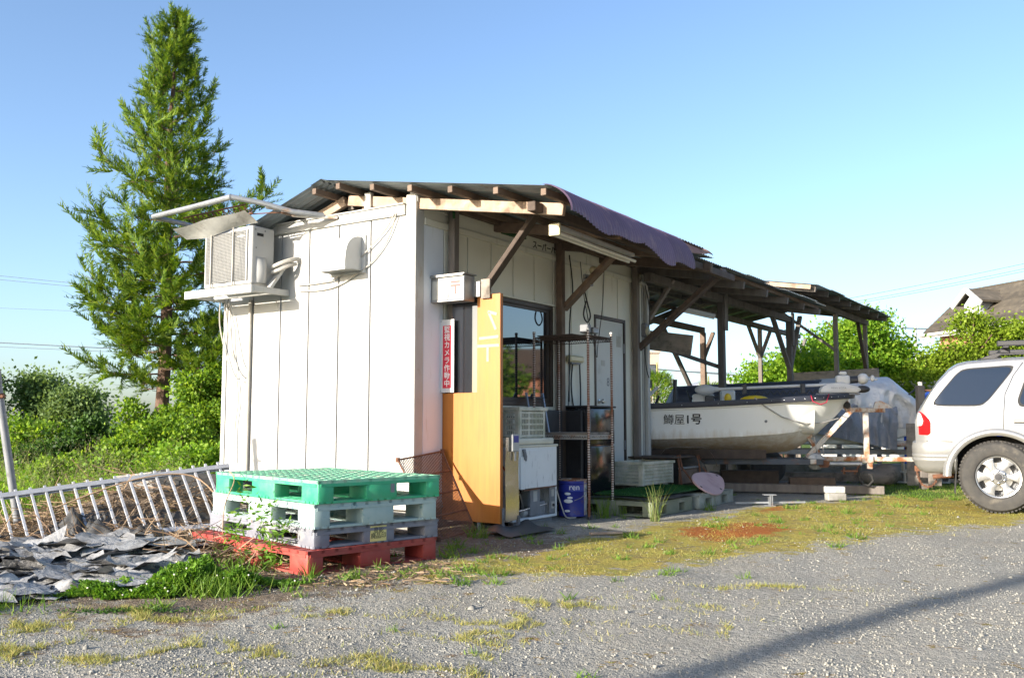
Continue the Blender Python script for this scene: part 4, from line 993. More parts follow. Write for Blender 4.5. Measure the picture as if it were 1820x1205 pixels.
part("pipe_coil", MB().tube([(0.45, 0.9, 0.07), (0.47, 0.95, 0.25), (0.46, 1.05, 0.28), (0.47, 1.1, 0.12), (0.47, 1.3, 0.08)], 0.008, 6).tube([(0.5, 0.88, 0.12), (0.5, 1.2, 0.14), (0.5, 1.58, 0.17)], 0.006, 6), 'steel', fz, SHED)
part("motor_box", MB().bx(0.40, 0.49, 1.34, 1.47, 0.06, 0.19), 'machine_grey', fz, SHED, bevel=0.006)
part("fan_motor", MB().lathe([(0, 0), (0.035, 0), (0.035, 0.07), (0, 0.08)], 14, axes((0.45, 1.16, 0.095), (1, 0, 0), (0, 0, 1))), 'ac_white', fz, SHED)
for (a, b_, c, d) in ((1.21, 1.28, 0.20, 0.30), (1.53, 1.58, 0.23, 0.30), (1.53, 1.59, 0.11, 0.18)):
    xx = fx1 - 0.019 if a < 1.4 else fx1 - 0.007
    part("data_label", MB().bx(xx, xx + 0.002, a, b_, c, d), 'paper', fz, SHED)
part("dial", MB().lathe([(0, 0), (0.016, 0), (0.012, 0.014), (0, 0.015)], 12, axes((fx1 - 0.004, 1.56, 0.145), (0, 1, 0), (0, 0, 1))), 'black_plastic', fz, SHED)
part("torn_cable", MB().tube([(fx1 + 0.005, 0.99, 0.71), (fx1 + 0.02, 1.0, 0.67), (fx1 + 0.012, 1.01, 0.61)], 0.014, 6).tube([(fx1 + 0.005, 1.02, 0.71), (fx1 + 0.02, 1.025, 0.64), (fx1 + 0.012, 1.03, 0.60)], 0.009, 6), 'machine_grey', fz, SHED)
t = xf(text_mb("N", 0.20), axes((0.40, fy0 - 0.001, 0.56), (1, 0, 0), (0, 0, 1)))
part("letter_mark", t, 'postal_red', fz, SHED)
part("base_foot", MB().bx(fx0 + 0.03, fx0 + 0.08, fy0 + 0.05, fy1 - 0.05, -0.01, 0.03).bx(fx1 - 0.08, fx1 - 0.03, fy0 + 0.05, fy1 - 0.05, -0.01, 0.03), 'machine_grey', fz, SHED)
cable([(0.54, 1.60, 0.30), (0.58, 1.64, 0.12), (0.62, 1.66, 0.02), (0.68, 1.75, 0.012)], 0.006, 'cable_white', "loose white power cord at the right foot of the freezer")
cable([(0.40, 0.815, 0.5), (0.42, 0.81, 0.3), (0.38, 0.80, 0.1), (0.36, 0.80, 0.02)], 0.005, 'cable_black', "thin black cord on the left side of the freezer")

def slat_crate(name, label, frame, L, W, H, m, rows=4, cols=3, group=None):
    """open crate with slotted sides; x length, y width, z height"""
    r = thing(name, label, "crate", frame, group)
    def side(P, ex, length, nm):
        mb = MB(); e = Vector(ex)
        def bxs(a, b_, z0, z1, t_=0.012):
            p = Vector(P) + e * ((a + b_) / 2); p.z = (z0 + z1) / 2
            mb.box(p, ((b_ - a), t_, z1 - z0) if abs(ex[0]) > 0.5 else (t_, (b_ - a), z1 - z0))
        cw = 0.055
        bxs(0.014, cw, 0.0, H - 0.03); bxs(length - cw, length - 0.014, 0.0, H - 0.03)
        n = rows
        for i in range(n + 1):
            z = 0.02 + i * (H - 0.075) / n
            bxs(cw, length - cw, z - 0.008, z + 0.008, 0.011)
        for i in range(1, cols):
            x = cw + i * (length - 2 * cw) / cols
            bxs(x - 0.007, x + 0.007, 0.015, H - 0.04, 0.0125)
        k = int((length - 2 * cw) / 0.024)
        for i in range(1, k):
            x = cw + i * (length - 2 * cw) / k
            bxs(x - 0.0035, x + 0.0035, 0.015, H - 0.04, 0.008)
        part(nm, mb, m, r, smooth=False)
    side((-L / 2, -W / 2 + 0.01, 0), (1, 0, 0), L, "long_side"); side((-L / 2, W / 2 - 0.01, 0), (1, 0, 0), L, "long_side")
    side((-L / 2 + 0.01, -W / 2, 0), (0, 1, 0), W, "short_side"); side((L / 2 - 0.01, -W / 2, 0), (0, 1, 0), W, "short_side")
    rim = MB().bx(-L / 2 - 0.012, L / 2 + 0.012, -W / 2 - 0.012, -W / 2 + 0.014, H - 0.035, H).bx(-L / 2 - 0.012, L / 2 + 0.012, W / 2 - 0.014, W / 2 + 0.012, H - 0.035, H)
    rim.bx(-L / 2 - 0.012, -L / 2 + 0.014, -W / 2 + 0.014, W / 2 - 0.014, H - 0.035, H).bx(L / 2 - 0.014, L / 2 + 0.012, -W / 2 + 0.014, W / 2 - 0.014, H - 0.035, H)
    part("rim", rim, m, r, bevel=0.003)
    part("floor", MB().bx(-L / 2 + 0.02, L / 2 - 0.02, -W / 2 + 0.02, W / 2 - 0.02, 0.0, 0.012), m, r)
    return r
slat_crate("plastic_crate", "mouldy cream plastic crate sitting on top of the freezer", FR(SHED, (0.27, 1.24, 0.816), rad(90)), 0.50, 0.44, 0.30, 'crate_cream')
slat_crate("plastic_crate", "cream slotted plastic crate on the turf mat by the door", FR(SHED, (0.35, 4.02, 0.215), rad(88)), 0.85, 0.42, 0.28, 'crate_cream', 5, 3)
part("clip_board_inside", MB().bx(-0.15, 0.1, -0.1, 0.1, 0.2, 0.21), 'machine_grey', [o for o in bpy.data.objects if o.name == "plastic_crate"][0])

cn = thing("oil_can", "blue and white pail with rusty rim beside the freezer", "can", FR(SHED, (0.50, 2.0, 0)))
pr = [(0.142, 0.0), (0.148, 0.006), (0.145, 0.012), (0.145, 0.25), (0.149, 0.256), (0.145, 0.262), (0.145, 0.33), (0.15, 0.336), (0.145, 0.342), (0.145, 0.365)]
part("body", MB().lathe(pr, 36), 'can_blue', cn)
part("rim", MB().lathe([(0.143, 0.363), (0.152, 0.366), (0.153, 0.376), (0.143, 0.378), (0.138, 0.365)], 36, None, False), 'rust_heavy', cn)
part("lid", MB().lathe([(0.0, 0.364), (0.139, 0.364), (0.139, 0.367), (0, 0.368)], 36), 'rust_heavy', cn)
def band(a0, a1, z0, z1, r):
    return MB().grid(lambda u, v: (r * math.cos(rad(a0 + (a1 - a0) * u)), r * math.sin(rad(a0 + (a1 - a0) * u)), z0 + (z1 - z0) * v), 14, 1)
part("white_stripe", band(-8, 22, 0.014, 0.362, 0.1468), 'rust_white', cn)
part("handle_boss", MB().sphere((0.148, 0.015, 0.285), (0.008, 0.02, 0.02)), 'galvanised', cn)
part("handle", MB().tube([(0.15, 0.015, 0.285), (0.19, -0.06, 0.235), (0.165, -0.13, 0.195), (0.11, -0.16, 0.17)], 0.0035, 6), 'galvanised', cn)
def wrap(mb, r, a0):
    mb.v = [((r + p[2]) * math.cos(a0 + p[0] / r), (r + p[2]) * math.sin(a0 + p[0] / r), p[1]) for p in mb.v]; return mb
tt = text_mb("ren", 0.085, align='LEFT'); tt.v = [(p[0], p[1] + 0.30, p[2]) for p in tt.v]
part("lettering", wrap(tt, 0.1462, rad(-76)), 'print_white', cn)
for (x_, y_, s_) in ((-0.075, 0.235, 0.035), (-0.07, 0.16, 0.05), (-0.05, 0.195, 0.03), (-0.08, 0.06, 0.032)):
    bl = MB().sphere((x_, y_, 0), (s_, s_ * 0.4, 0.0012), 12, 6)
    part("logo_swirl", wrap(bl, 0.1462, rad(-52)), 'print_white', cn)

rk = thing("wire_rack", "rusty wire storage rack with two shelves by the window", "rack", FR(SHED, (0.43, 2.2, 0)))
RX0, RX1, RY0, RY1 = 0.09, 0.75, 1.90, 2.42
for x, y in ((RX1, RY0), (RX1, RY1), (RX0, RY0), (RX0, RY1)):
    mb = MB().tube([(x, y, -0.01), (x, y, 1.92)], 0.0135, 10)
    for i in range(38): mb.tube([(x, y, 0.05 + i * 0.05), (x, y, 0.056 + i * 0.05)], 0.0150, 10)
    part("post", mb, 'rack_post', rk, SHED)
    part("foot", MB().lathe([(0.0, -0.015), (0.024, -0.015), (0.02, 0.01), (0.0, 0.012)], 10, Matrix.Translation((x, y, 0))), 'black_plastic', rk, SHED)
    part("post_cap", MB().lathe([(0, 1.915), (0.017, 1.915), (0.017, 1.935), (0, 1.94)], 10, Matrix.Translation((x, y, 0))), 'white_plastic', rk, SHED)
def wshelf(z, nm, m):
    mb = MB()
    for (a, b_) in (((RX0, RY0), (RX1, RY0)), ((RX0, RY1), (RX1, RY1)), ((RX0, RY0), (RX0, RY1)), ((RX1, RY0), (RX1, RY1))):
        for dz in (0, -0.035): mb.tube([(a[0], a[1], z + dz), (b_[0], b_[1], z + dz)], 0.0045, 6)
        L = math.hypot(b_[0] - a[0], b_[1] - a[1]); n = int(L / 0.03)
        for i in range(n):
            t0, t1 = i / n, (i + 0.5) / n; t2 = (i + 1) / n
            f = lambda t_, zz: (a[0] + (b_[0] - a[0]) * t_, a[1] + (b_[1] - a[1]) * t_, zz)
            mb.tube([f(t0, z), f(t1, z - 0.035), f(t2, z)], 0.003, 4, False)
    n = 26
    for i in range(1, n):
        y = RY0 + (RY1 - RY0) * i / n
        mb.tube([(RX0, y, z + 0.004), (RX1, y, z + 0.004)], 0.0026, 4, False)
    for x in (0.26, 0.43, 0.6): mb.tube([(x, RY0, z), (x, RY1, z)], 0.005, 6)
    return part(nm, mb, m, rk, SHED)
wshelf(1.87, "top_shelf", 'rack_wire'); wshelf(0.83, "lower_shelf", 'rust_white')
solo("shelf_board", MB().bx(RX0 + 0.01, RX1 - 0.02, RY0 + 0.02, RY1 - 0.02, 0.84, 0.862), 'plywood_grey', "grey board lying on the lower shelf of the wire rack", "board", FR(SHED, (0.4, 2.2, 0.84)), src=SHED, bevel=0.003)
solo("shelf_board", MB().bx(RX0 + 0.02, 0.55, RY0 + 0.03, RY1 - 0.03, 1.884, 1.896), 'wood_dark', "dark board lying on the top shelf of the wire rack", "board", FR(SHED, (0.4, 2.2, 1.88)), src=SHED, bevel=0.003)
cl = thing("clip_lamp", "little grey clip lamp head at the top shelf corner", "lamp", FR(SHED, (0.7, 1.97, 1.9)))
part("head", MB().bx(0.62, 0.72, 1.95, 2.03, 1.90, 1.99), 'machine_grey', cl, SHED, bevel=0.01)
part("visor", MB().bx(0.60, 0.74, 2.05, 2.16, 1.90, 1.965), 'galvanised', cl, SHED, bevel=0.008)

bc = thing("black_cabinet", "big black glossy refrigerator cabinet behind the wire rack", "refrigerator", FR(SHED, (0.15, 2.95, 0)))
part("body", MB().bx(0.0 + 0.03, 0.34, 2.62, 3.22, 0.14, 1.13), 'black_gloss', bc, SHED, bevel=0.012, seg=2)
part("front_door", MB().bx(0.343, 0.375, 2.63, 3.21, 0.15, 0.70), 'black_gloss', bc, SHED, bevel=0.01, seg=2)
part("front_door", MB().bx(0.343, 0.375, 2.63, 3.21, 0.715, 1.12), 'black_gloss', bc, SHED, bevel=0.01, seg=2)
part("door_edge", MB().bx(0.341, 0.378, 2.615, 2.628, 0.84, 1.12), 'machine_grey', bc, SHED, bevel=0.003)
part("top_trim", MB().bx(0.02, 0.385, 2.60, 3.24, 1.132, 1.155), 'black_plastic', bc, SHED, bevel=0.008)
part("plinth", MB().bx(0.05, 0.32, 2.65, 3.2, 0.02, 0.14), 'dark_void', bc, SHED)
lc = thing("loading_chute", "black open cabinet standing between freezer and wire rack", "cabinet", FR(SHED, (0.1, 2.2, 0)))
part("back_box", MB().bx(0.02, 0.10, 1.75, 2.58, 0.1, 1.10), 'black_plastic', lc, SHED, bevel=0.006)
part("side_board", MB().bx(0.10, 0.30, 2.55, 2.60, 0.1, 1.10), 'black_plastic', lc, SHED, bevel=0.006)

# step ladder rails seen above the crate
sl = thing("step_ladder", "small steel step ladder leaning at the window behind the crate", "ladder", FR(SHED, (0.1, 1.9, 0.8)))
for y in (1.72, 2.05):
    part("rail", MB().tube([(0.20, y - 0.03, 0.85), (0.04, y + 0.10, 1.28)], 0.014, 8), 'steel', sl, SHED)
part("rung", MB().tube([(0.06, 1.80, 1.23), (0.06, 2.13, 1.23)], 0.012, 8), 'black_plastic', sl, SHED)

# rusty grill leaning on the wall corner
gr = thing("rusty_grill", "rusty wire rack shelf leaning against the near shed corner", "wire rack", FR(SHED, (0.3, -0.3, 0)))
A0, A1 = Vector((0.70, -0.52, 0.03)), Vector((0.50, 0.26, 0.02))
B0, B1 = Vector((0.16, -0.22, 0.66)), Vector((0.04, 0.36, 0.70))
B0, B1 = Vector((0.03, -0.25, 0.64)), Vector((0.05, 0.36, 0.70))
fm = MB()
for a, b_ in ((A0, A1), (B0, B1), (A0, B0), (A1, B1)): fm.tube([a, b_], 0.008, 7)
for k in (0.25, 0.5, 0.75): fm.tube([A0.lerp(B0, k), A1.lerp(B1, k)], 0.0075, 7)
part("frame", fm, 'rust', gr, SHED)
wm_ = MB()
for i in range(1, 30): wm_.tube([A0.lerp(A1, i / 30), B0.lerp(B1, i / 30)], 0.0042, 5)
part("wire", wm_, 'rust', gr, SHED, kind="stuff")
for p in (A0, A1, B0, B1): part("corner_ring", MB().lathe([(0.012, -0.02), (0.02, -0.02), (0.02, 0.02), (0.012, 0.02)], 10, Matrix.Translation(p)), 'rust', gr, SHED)

# ------------------------------------------------------------------ pallets
def pallet(label, frame, m, mtop, L1=1.0, L2=1.5, H=0.15, group=None, two=True):
    """x along the 1.5 m side, y along the 1.0 m side, centred"""
    r = thing("plastic_pallet", label, "pallet", frame, group)
    hx, hy = L2 / 2, L1 / 2
    td = 0.022
    mb = MB()
    nx_, ny_ = 15, 10
    for i in range(nx_ + 1):
        x = -hx + 0.012 + i * (L2 - 0.024) / nx_
        mb.bx(x - 0.012, x + 0.012, -hy, hy, H - td, H)
    for j in range(ny_ + 1):
        y = -hy + 0.012 + j * (L1 - 0.024) / ny_
        mb.bx(-hx, hx, y - 0.012, y + 0.012, H - td + 0.001, H - 0.001)
    for i in range(0, nx_, 1):
        for j in range(0, ny_, 1):
            if (i + j) % 2 == 0 or j in (0, ny_ - 1):
                x, y = -hx + 0.012 + (i + 0.5) * (L2 - 0.024) / nx_, -hy + 0.012 + (j + 0.5) * (L1 - 0.024) / ny_
                mb.bx(x - 0.032, x + 0.032, y - 0.032, y + 0.032, H - td, H - 0.003)
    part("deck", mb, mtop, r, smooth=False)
    mb = MB()
    for x in (-hx + 0.10, 0, hx - 0.10):
        for k in range(4): mb.bx(x - 0.095 + k * 0.05, x - 0.06 + k * 0.05, -hy, hy, 0.0, 0.016)
    for y in (-hy + 0.08, 0, hy - 0.08):
        for k in range(3): mb.bx(-hx, hx, y - 0.075 + k * 0.055, y - 0.04 + k * 0.055, 0.001, 0.015)
    part("bottom_frame", mb, m, r, smooth=False)
    bw = (0.22, 0.34, 0.22); bl = (0.125, 0.26, 0.125)
    for i, x in enumerate((-hx + 0.11, 0, hx - 0.11)):
        for j, y in enumerate((-hy + 0.0625, 0, hy - 0.0625)):
            b_ = MB().bx(x - bw[i] / 2, x + bw[i] / 2, y - bl[j] / 2, y + bl[j] / 2, 0.002, H - 0.004)
            part("block", b_, m, r, bevel=0.018, seg=2)
    if two:
        mb = MB()
        for x in (-hx + 0.002, hx - 0.002): mb.bx(x - 0.006, x + 0.006, -hy + 0.02, hy - 0.02, H - 0.042, H - td)
        for y in (-hy + 0.002, hy - 0.002): mb.bx(-hx + 0.02, hx - 0.02, y - 0.006, y + 0.006, H - 0.042, H - td)
        part("edge_rib", mb, m, r)
    return r
# corner nearest the camera F, long side runs along e2
e1, e2 = Vector((0.242, 0.970, 0)), Vector((-0.970, 0.242, 0))
def pal_frame(F0, rz, z, L1, L2):
    c, s = math.cos(rz), math.sin(rz)
    a1, a2 = Vector((s, c, 0)), Vector((-c, s, 0))
    ctr = Vector((F0[0], F0[1], 0)) + a1 * (L1 / 2) + a2 * (L2 / 2)
    M = SHED @ Matrix.Translation((ctr.x, ctr.y, z)) @ Matrix.Rotation(-rz, 4, 'Z')
    return M
pr_ = pallet("red plastic pallet at the bottom of the stack", pal_frame((0.99, -2.24), rad(11), -0.005, 1.08, 1.55), 'red_plastic', 'red_plastic', 1.08, 1.55, 0.155, "stack of pallets in front of the shed")
pk_ = pallet("dark grey plastic pallet with yellow sticker above the red one", pal_frame((0.95, -2.15), rad(14), 0.151, 1.02, 1.55), 'navy_plastic', 'navy_plastic', 1.02, 1.55, 0.128, "stack of pallets in front of the shed")
pm_ = pallet("pale mint weathered plastic pallet under the green one", pal_frame((0.97, -2.17), rad(14), 0.280, 1.0, 1.5), 'mint_plastic', 'mint_plastic', 1.0, 1.5, 0.158, "stack of pallets in front of the shed")
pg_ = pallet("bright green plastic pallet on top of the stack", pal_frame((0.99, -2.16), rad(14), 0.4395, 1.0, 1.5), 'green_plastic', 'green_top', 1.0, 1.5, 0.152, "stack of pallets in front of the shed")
stk = part("sticker", MB().bx(0.7755, 0.778, -0.075, 0.055, 0.012, 0.115), 'sticker_yellow', pk_)
t = xf(text_mb("豊能\n廃品印", 0.042, spacing=0.9), axes((0.7785, -0.01, 0.066), (0, 1, 0), (0, 0, 1)))
part("sticker_print", t, 'print_black', stk)
part("label_patch", MB().bx(0.75, 0.7525, 0.07, 0.10, 0.05, 0.13), 'machine_grey', pg_)

# porch pallets and mats, things by the door
pa = pallet("olive grey pallet forming the porch below the grey door", SHED @ Matrix.Translation((0.72, 2.88, -0.01)) @ Matrix.Rotation(rad(-90), 4, 'Z') , 'olive_plastic', 'olive_plastic', 1.05, 1.05, 0.15, "pallets in front of the door")
pb = pallet("pale grey pallet in front of the boat trailer beside the porch", SHED @ Matrix.Translation((0.72, 4.10, -0.01)) @ Matrix.Rotation(rad(-88), 4, 'Z'), 'grey_plastic', 'grey_plastic', 1.08, 1.2, 0.15, "pallets in front of the door")
solo("rubber_mat", MB().grid(lambda u, v: (0.40 + 0.86 * u, 2.42 + 1.05 * v, 0.152 + 0.012 * (1 - abs(2 * u - 1)) + 0.01 * math.sin(7 * v + 3 * u) ** 2), 14, 14), 'black_sheet', "worn black rubber mat on the porch pallet", "mat", FR(SHED, (0.8, 2.9, 0.15)), src=SHED)
tm = MB().bx(0.42, 1.12, 2.62, 4.30, 0.176, 0.190)
solo("turf_mat", tm, 'turf_mat', "green artificial turf mat on the porch", "mat", FR(SHED, (0.7, 3.4, 0.176)), src=SHED, bevel=0.003)
n = 9000
P = np.stack([RNG.uniform(0.42, 1.12, n), RNG.uniform(2.62, 4.30, n), np.full(n, 0.188)], 1)
Bt = basis(np.stack([RNG.normal(0, .35, n), RNG.normal(0, .35, n), np.ones(n)], 1))
V, Fq = scatter([(-.002, 0, 0), (.002, 0, 0), (.0008, .018, 0), (-.0008, .018, 0)], [(0, 1, 2, 3)], P, Bt, RNG.uniform(.7, 1.2, n))
leafmat('turf_blade', [(0.010, 0.07, 0.014), (0.02, 0.11, 0.022)], 0.1)
ob = np_mesh("turf_pile", V, Fq, 'turf_blade', None, None); ob.parent = bpy.data.objects["turf_mat"]
X_ = FR(SHED, (0.7, 3.4, 0.176)).inverted() @ SHED; ob.data.transform(X_); ob["kind"] = "stuff"
solo("seat_board", MB().bx(-0.06, 0.62, 4.30, 5.02, 0.515, 0.533), 'wood_dark', "dark thin board resting on the crate by the far shed corner", "board", FR(SHED, (0.3, 4.6, 0.515)), src=SHED, bevel=0.002)
bd = thing("body_board", "pink leaf shaped board with small holes on the pale pallet", "board", FR(SHED, (1.15, 4.05, 0.15)))
out = []
for i in range(40):
    a = 2 * math.pi * i / 40
    out.append((0.44 * math.cos(a) * (1 + 0.06 * math.cos(a)), 0.19 * math.sin(a) * (1 - 0.28 * math.cos(a))))
Mbd = axes((1.13, 4.22, 0.245), (-0.10, 1, 0.10), (-0.80, -0.05, 0.55))
part("deck", MB().prism(out, -0.011, 0.011, Mbd), 'board_pink', bd, SHED, bevel=0.004)
for (a, b_) in ((0.38, 0.03), (-0.38, 0.0), (0.02, -0.15)):
    part("hole_plug", MB().lathe([(0, 0), (0.016, 0), (0.016, 0.003), (0, 0.0032)], 10, Mbd @ Matrix.Translation((a, b_, 0.0105))), 'dark_void', bd, SHED)
ch = thing("folding_chair", "old folding chair with brown seat lying on the pale pallet", "chair", FR(SHED, (0.75, 4.75, 0.15)))
part("seat", MB().bar((0.62, 4.50, 0.28), (0.62, 5.06, 0.28), 0.03, 0.18), 'wood_brown', ch, SHED, bevel=0.006)
part("seat_edge", MB().bx(0.60, 0.65, 4.50, 5.06, 0.375, 0.40), 'galvanised', ch, SHED, bevel=0.006)
for y, z in ((4.46, 0.55), (5.10, 0.53)):
    part("leg", MB().tube([(0.66, y + 0.02, 0.15), (0.64, y, 0.40), (0.60, y + 0.03, z)], 0.014, 8), 'rust', ch, SHED)
    part("leg", MB().tube([(0.85, y + 0.06, 0.15), (0.66, y + 0.03, 0.40), (0.60, y + 0.1, z)], 0.012, 8), 'rust', ch, SHED)
solo("black_plastic_sheet", MB().grid(lambda u, v: (0.62 + 0.42 * u, 0.20 + 0.75 * v - 0.2 * u, 0.015 + 0.05 * math.sin(3 * u + 5 * v) ** 2 * (1 - u)), 12, 14), 'black_sheet', "crumpled black plastic sheet below the orange wind break", "sheet", FR(SHED, (0.8, 0.5, 0.0)), src=SHED)
solo("wood_scrap", MB().box((1.55, 0.75, 0.012), (0.05, 0.30, 0.018), Matrix.Rotation(rad(-40), 3, 'Z')), 'wood_pale', "pale stick of scrap wood lying on the gravel", "wood scrap", FR(SHED, (1.55, 0.75, 0)), src=SHED, bevel=0.002)
# ------------------------------------------------------------------ boat on trailer (x: towards the bow, bow tip at x=0; near side y<0)
BF = Matrix.Translation((4.66, 12.75, 0)) @ Matrix.Rotation(rad(-10), 4, 'Z')
boat = thing("fishing_boat", "white open fishing boat with black rubber rim on a trailer", "boat", BF)
KT = [.02, .10, .25, .42, .55, .75, .92, 1.55, 2.6, 4.3]; KZ = [1.31, 1.20, 1.02, .86, .74, .61, .555, .52, .50, .50]
GT = [.0, .05, .16, .34, .56, .84, 1.1, 1.8, 2.8, 4.3]; GB = [.07, .20, .33, .45, .53, .60, .64, .68, .69, .66]
CT = [.03, .12, .27, .45, .60, .82, 1.02, 1.7, 2.7, 4.3]; CB = [.02, .05, .10, .17, .25, .37, .45, .55, .59, .59]; CZ = [1.30, 1.19, 1.04, .93, .875, .825, .80, .755, .725, .715]
ST = np.linspace(0, 9, 55)
def smooth_interp(arr):
    a = np.interp(ST, np.arange(10), arr)
    for _ in range(3): a[1:-1] = (a[:-2] + 2 * a[1:-1] + a[2:]) / 4
    return a
KT, KZ, GT, GB, CT, CB, CZ = [smooth_interp(a) for a in (KT, KZ, GT, GB, CT, CB, CZ)]
GZ_ = 1.205 + 0.15 * np.clip(1 - GT / 3.2, 0, 1) ** 1.6
def hull_side(sgn):
    rows = []
    for i in range(len(ST)):
        k = Vector((-KT[i], 0, KZ[i])); c = Vector((-CT[i], sgn * CB[i], CZ[i])); g = Vector((-GT[i], sgn * GB[i], GZ_[i]))
        c2 = c + Vector((0, sgn * 0.022 * min(1, CB[i] / .3), 0.012))
        m_ = c2.lerp(g, 0.12) + Vector((0, -sgn * 0.004, 0))
        ribz = c2.lerp(g, 0.80); rib2 = c2.lerp(g, 0.82) + Vector((0, sgn * 0.014, 0))
        rows.append([k, k.lerp(c, 0.33) + Vector((0, 0, -0.012)), k.lerp(c, 0.66) + Vector((0, 0, -0.014)), c, c2, m_, c2.lerp(g, 0.35), c2.lerp(g, 0.6), ribz, rib2, g + Vector((0, sgn * .012, 0))])
    mb = MB(); n = len(rows[0])
    for r in rows: mb.v += [tuple(p) for p in r]
    for i in range(len(rows) - 1):
        for j in range(n - 1):
            a = i * n + j; mb.f.append((a, a + n, a + n + 1, a + 1))
    return mb
mb = hull_side(-1); m2 = hull_side(1); mb.add(m2.v, m2.f)
e_ = len(ST) - 1
mb.add([(-4.3, -GB[e_], GZ_[e_]), (-4.3, GB[e_], GZ_[e_]), (-4.3, CB[e_], CZ[e_]), (-4.3, 0, KZ[e_]), (-4.3, -CB[e_], CZ[e_])], [(0, 1, 2, 3, 4)])
part("hull", mb, 'hull_gelcoat', boat, ang=28)
inner = MB().grid(lambda u, v: ((lambda i: (-(0.55 + u * 3.7), (GB[i] - 0.09) * (2 * v - 1), 0.80 + (GZ_[i] - 0.80) * (abs(2 * v - 1) ** 6)))(int(np.searchsorted(GT, 0.55 + u * 3.7).clip(0, e_)))), 30, 16)
part("inner_liner", inner, 'gelcoat', boat)
deck = MB().grid(lambda u, v: ((lambda i: (-GT[i] , GB[i] * (2 * v - 1), GZ_[i] - 0.004 + 0.02 * (1 - (2 * v - 1) ** 2)))(int(u * 27))), 27, 10)
part("bow_deck", deck, 'gelcoat', boat)
for s in (-1, 1):
    part("side_deck", MB().grid(lambda u, v: ((lambda i: (-GT[i], s * (GB[i] - 0.11 * v), GZ_[i] - 0.002))(min(e_, 26 + int(u * 28)))), 28, 2), 'gelcoat', boat)
rimp = [Vector((-GT[i], -GB[i] - 0.018, GZ_[i] - 0.03)) for i in range(e_, -1, -1)] + [Vector((-GT[i], GB[i] + 0.018, GZ_[i] - 0.03)) for i in range(0, e_ + 1)]
rm = MB(); n_ = len(rimp)
for i, p in enumerate(rimp):
    d = (rimp[min(i + 1, n_ - 1)] - rimp[max(i - 1, 0)]); o = Vector((d.y, -d.x, 0)).normalized()
    for (a, b_) in ((-.012, -.038), (.018, -.034), (.026, 0.0), (.018, .036), (-.03, .04)): rm.v.append(tuple(p + o * a + Vector((0, 0, b_))))
for i in range(n_ - 1):
    for j in range(4):
        a = i * 5 + j; rm.f.append((a, a + 5, a + 6, a + 1))
part("rubber_rim", rm, 'rubber_navy', boat)
for i in range(6, e_, 3):
    part("rivet", MB().sphere((-GT[i], -GB[i] - 0.046, GZ_[i] - 0.03), 0.007, 8, 5), 'steel', boat)
# name on the hull side
def on_side(x, z, off):
    t_ = -x
    gb, cbv, gz, cz = np.interp(t_, GT, GB), np.interp(t_, CT, CB) + 0.022, np.interp(t_, GT, GZ_), np.interp(t_, CT, CZ) + .012
    k = (z - cz) / (gz - cz)
    return -(cbv + (gb - cbv) * k) - off
def hull_text(body, size, x0, z0, shear=0.0, bold=0.0):
    t_ = text_mb(body, size, align='LEFT', extrude=0.0, bold=bold)
    t_.v = [(x0 + p[0], on_side(x0 + p[0], z0 + p[1] + shear * p[0], 0.006), z0 + p[1] + shear * p[0]) for p in t_.v]
    return t_
part("name_lettering", hull_text("鱒屋", 0.145, -2.55, 0.995), 'print_black', boat)
part("name_lettering", hull_text("1号", 0.15, -2.26, 1.00, 0.0, 0.003), 'print_black', boat)
part("drain_plug", MB().sphere((-1.20, on_side(-1.2, 0.98, 0.0), 0.98), (0.02, 0.008, 0.02)), 'machine_grey', boat)
bow_rope = [(-1.35, -0.70, 1.29), (-1.25, on_side(-1.25, 1.2, .02), 1.2), (-1.0, on_side(-1.0, 1.05, .02), 1.04), (-0.7, on_side(-.75, .96, .03), 0.95), (-0.42, -0.22, 0.96), (-0.2, -0.08, 1.02)]
part("bow_line", MB().tube(bow_rope, 0.008, 6), 'rope_grey', boat)
part("hand_line", MB().tube([(-0.62, -0.60, 1.32), (-0.6, -0.61, 1.24), (-0.5, -0.60, 1.20), (-0.42, -0.56, 1.23), (-0.38, -0.52, 1.34)], 0.008, 6), 'rope_red', boat)
# fittings seen over the rim
part("console", MB().bx(-2.15, -1.85, -0.2, 0.25, 0.8, 1.36), 'gelcoat', boat, bevel=0.03, seg=2)
ws = [(0.11 * math.cos(2 * math.pi * k / 20), 0.11 * math.sin(2 * math.pi * k / 20)) for k in range(21)]
part("steering_wheel", MB().tube([(-2.19 - 0.25 * b_, -0.1 + a, 1.31 + b_ * 0.9) for a, b_ in ws], 0.011, 7).tube([(-2.19, -0.21, 1.31), (-2.19, 0.01, 1.31)], 0.008, 6).tube([(-2.19, -0.1, 1.31), (-2.1, -0.1, 1.28)], 0.02, 8), 'black_plastic', boat)
part("control_lever", MB().bx(-1.98, -1.86, -0.34, -0.22, 1.25, 1.33).tube([(-1.92, -0.3, 1.3), (-1.80, -0.3, 1.32)], 0.02, 8), 'black_plastic', boat, bevel=0.01)
part("rod_holder", MB().tube([(-2.40, -0.45, 1.2), (-2.38, -0.45, 1.55)], 0.026, 10), 'black_plastic', boat)
part("outboard", MB().bx(-2.82, -2.70, -0.5, -0.34, 1.44, 1.54).tube([(-2.76, -0.42, 1.2), (-2.76, -0.42, 1.70)], 0.02, 8).sphere((-2.76, -0.42, 1.66), (0.05, 0.05, 0.11)).tube([(-2.66, -0.42, 1.2), (-2.60, -0.42, 1.33)], 0.018, 8), 'black_plastic', boat)
part("white_paddle", MB().tube([(-2.85, -0.45, 1.22), (-2.62, -0.42, 1.45)], 0.022, 8), 'gelcoat', boat)
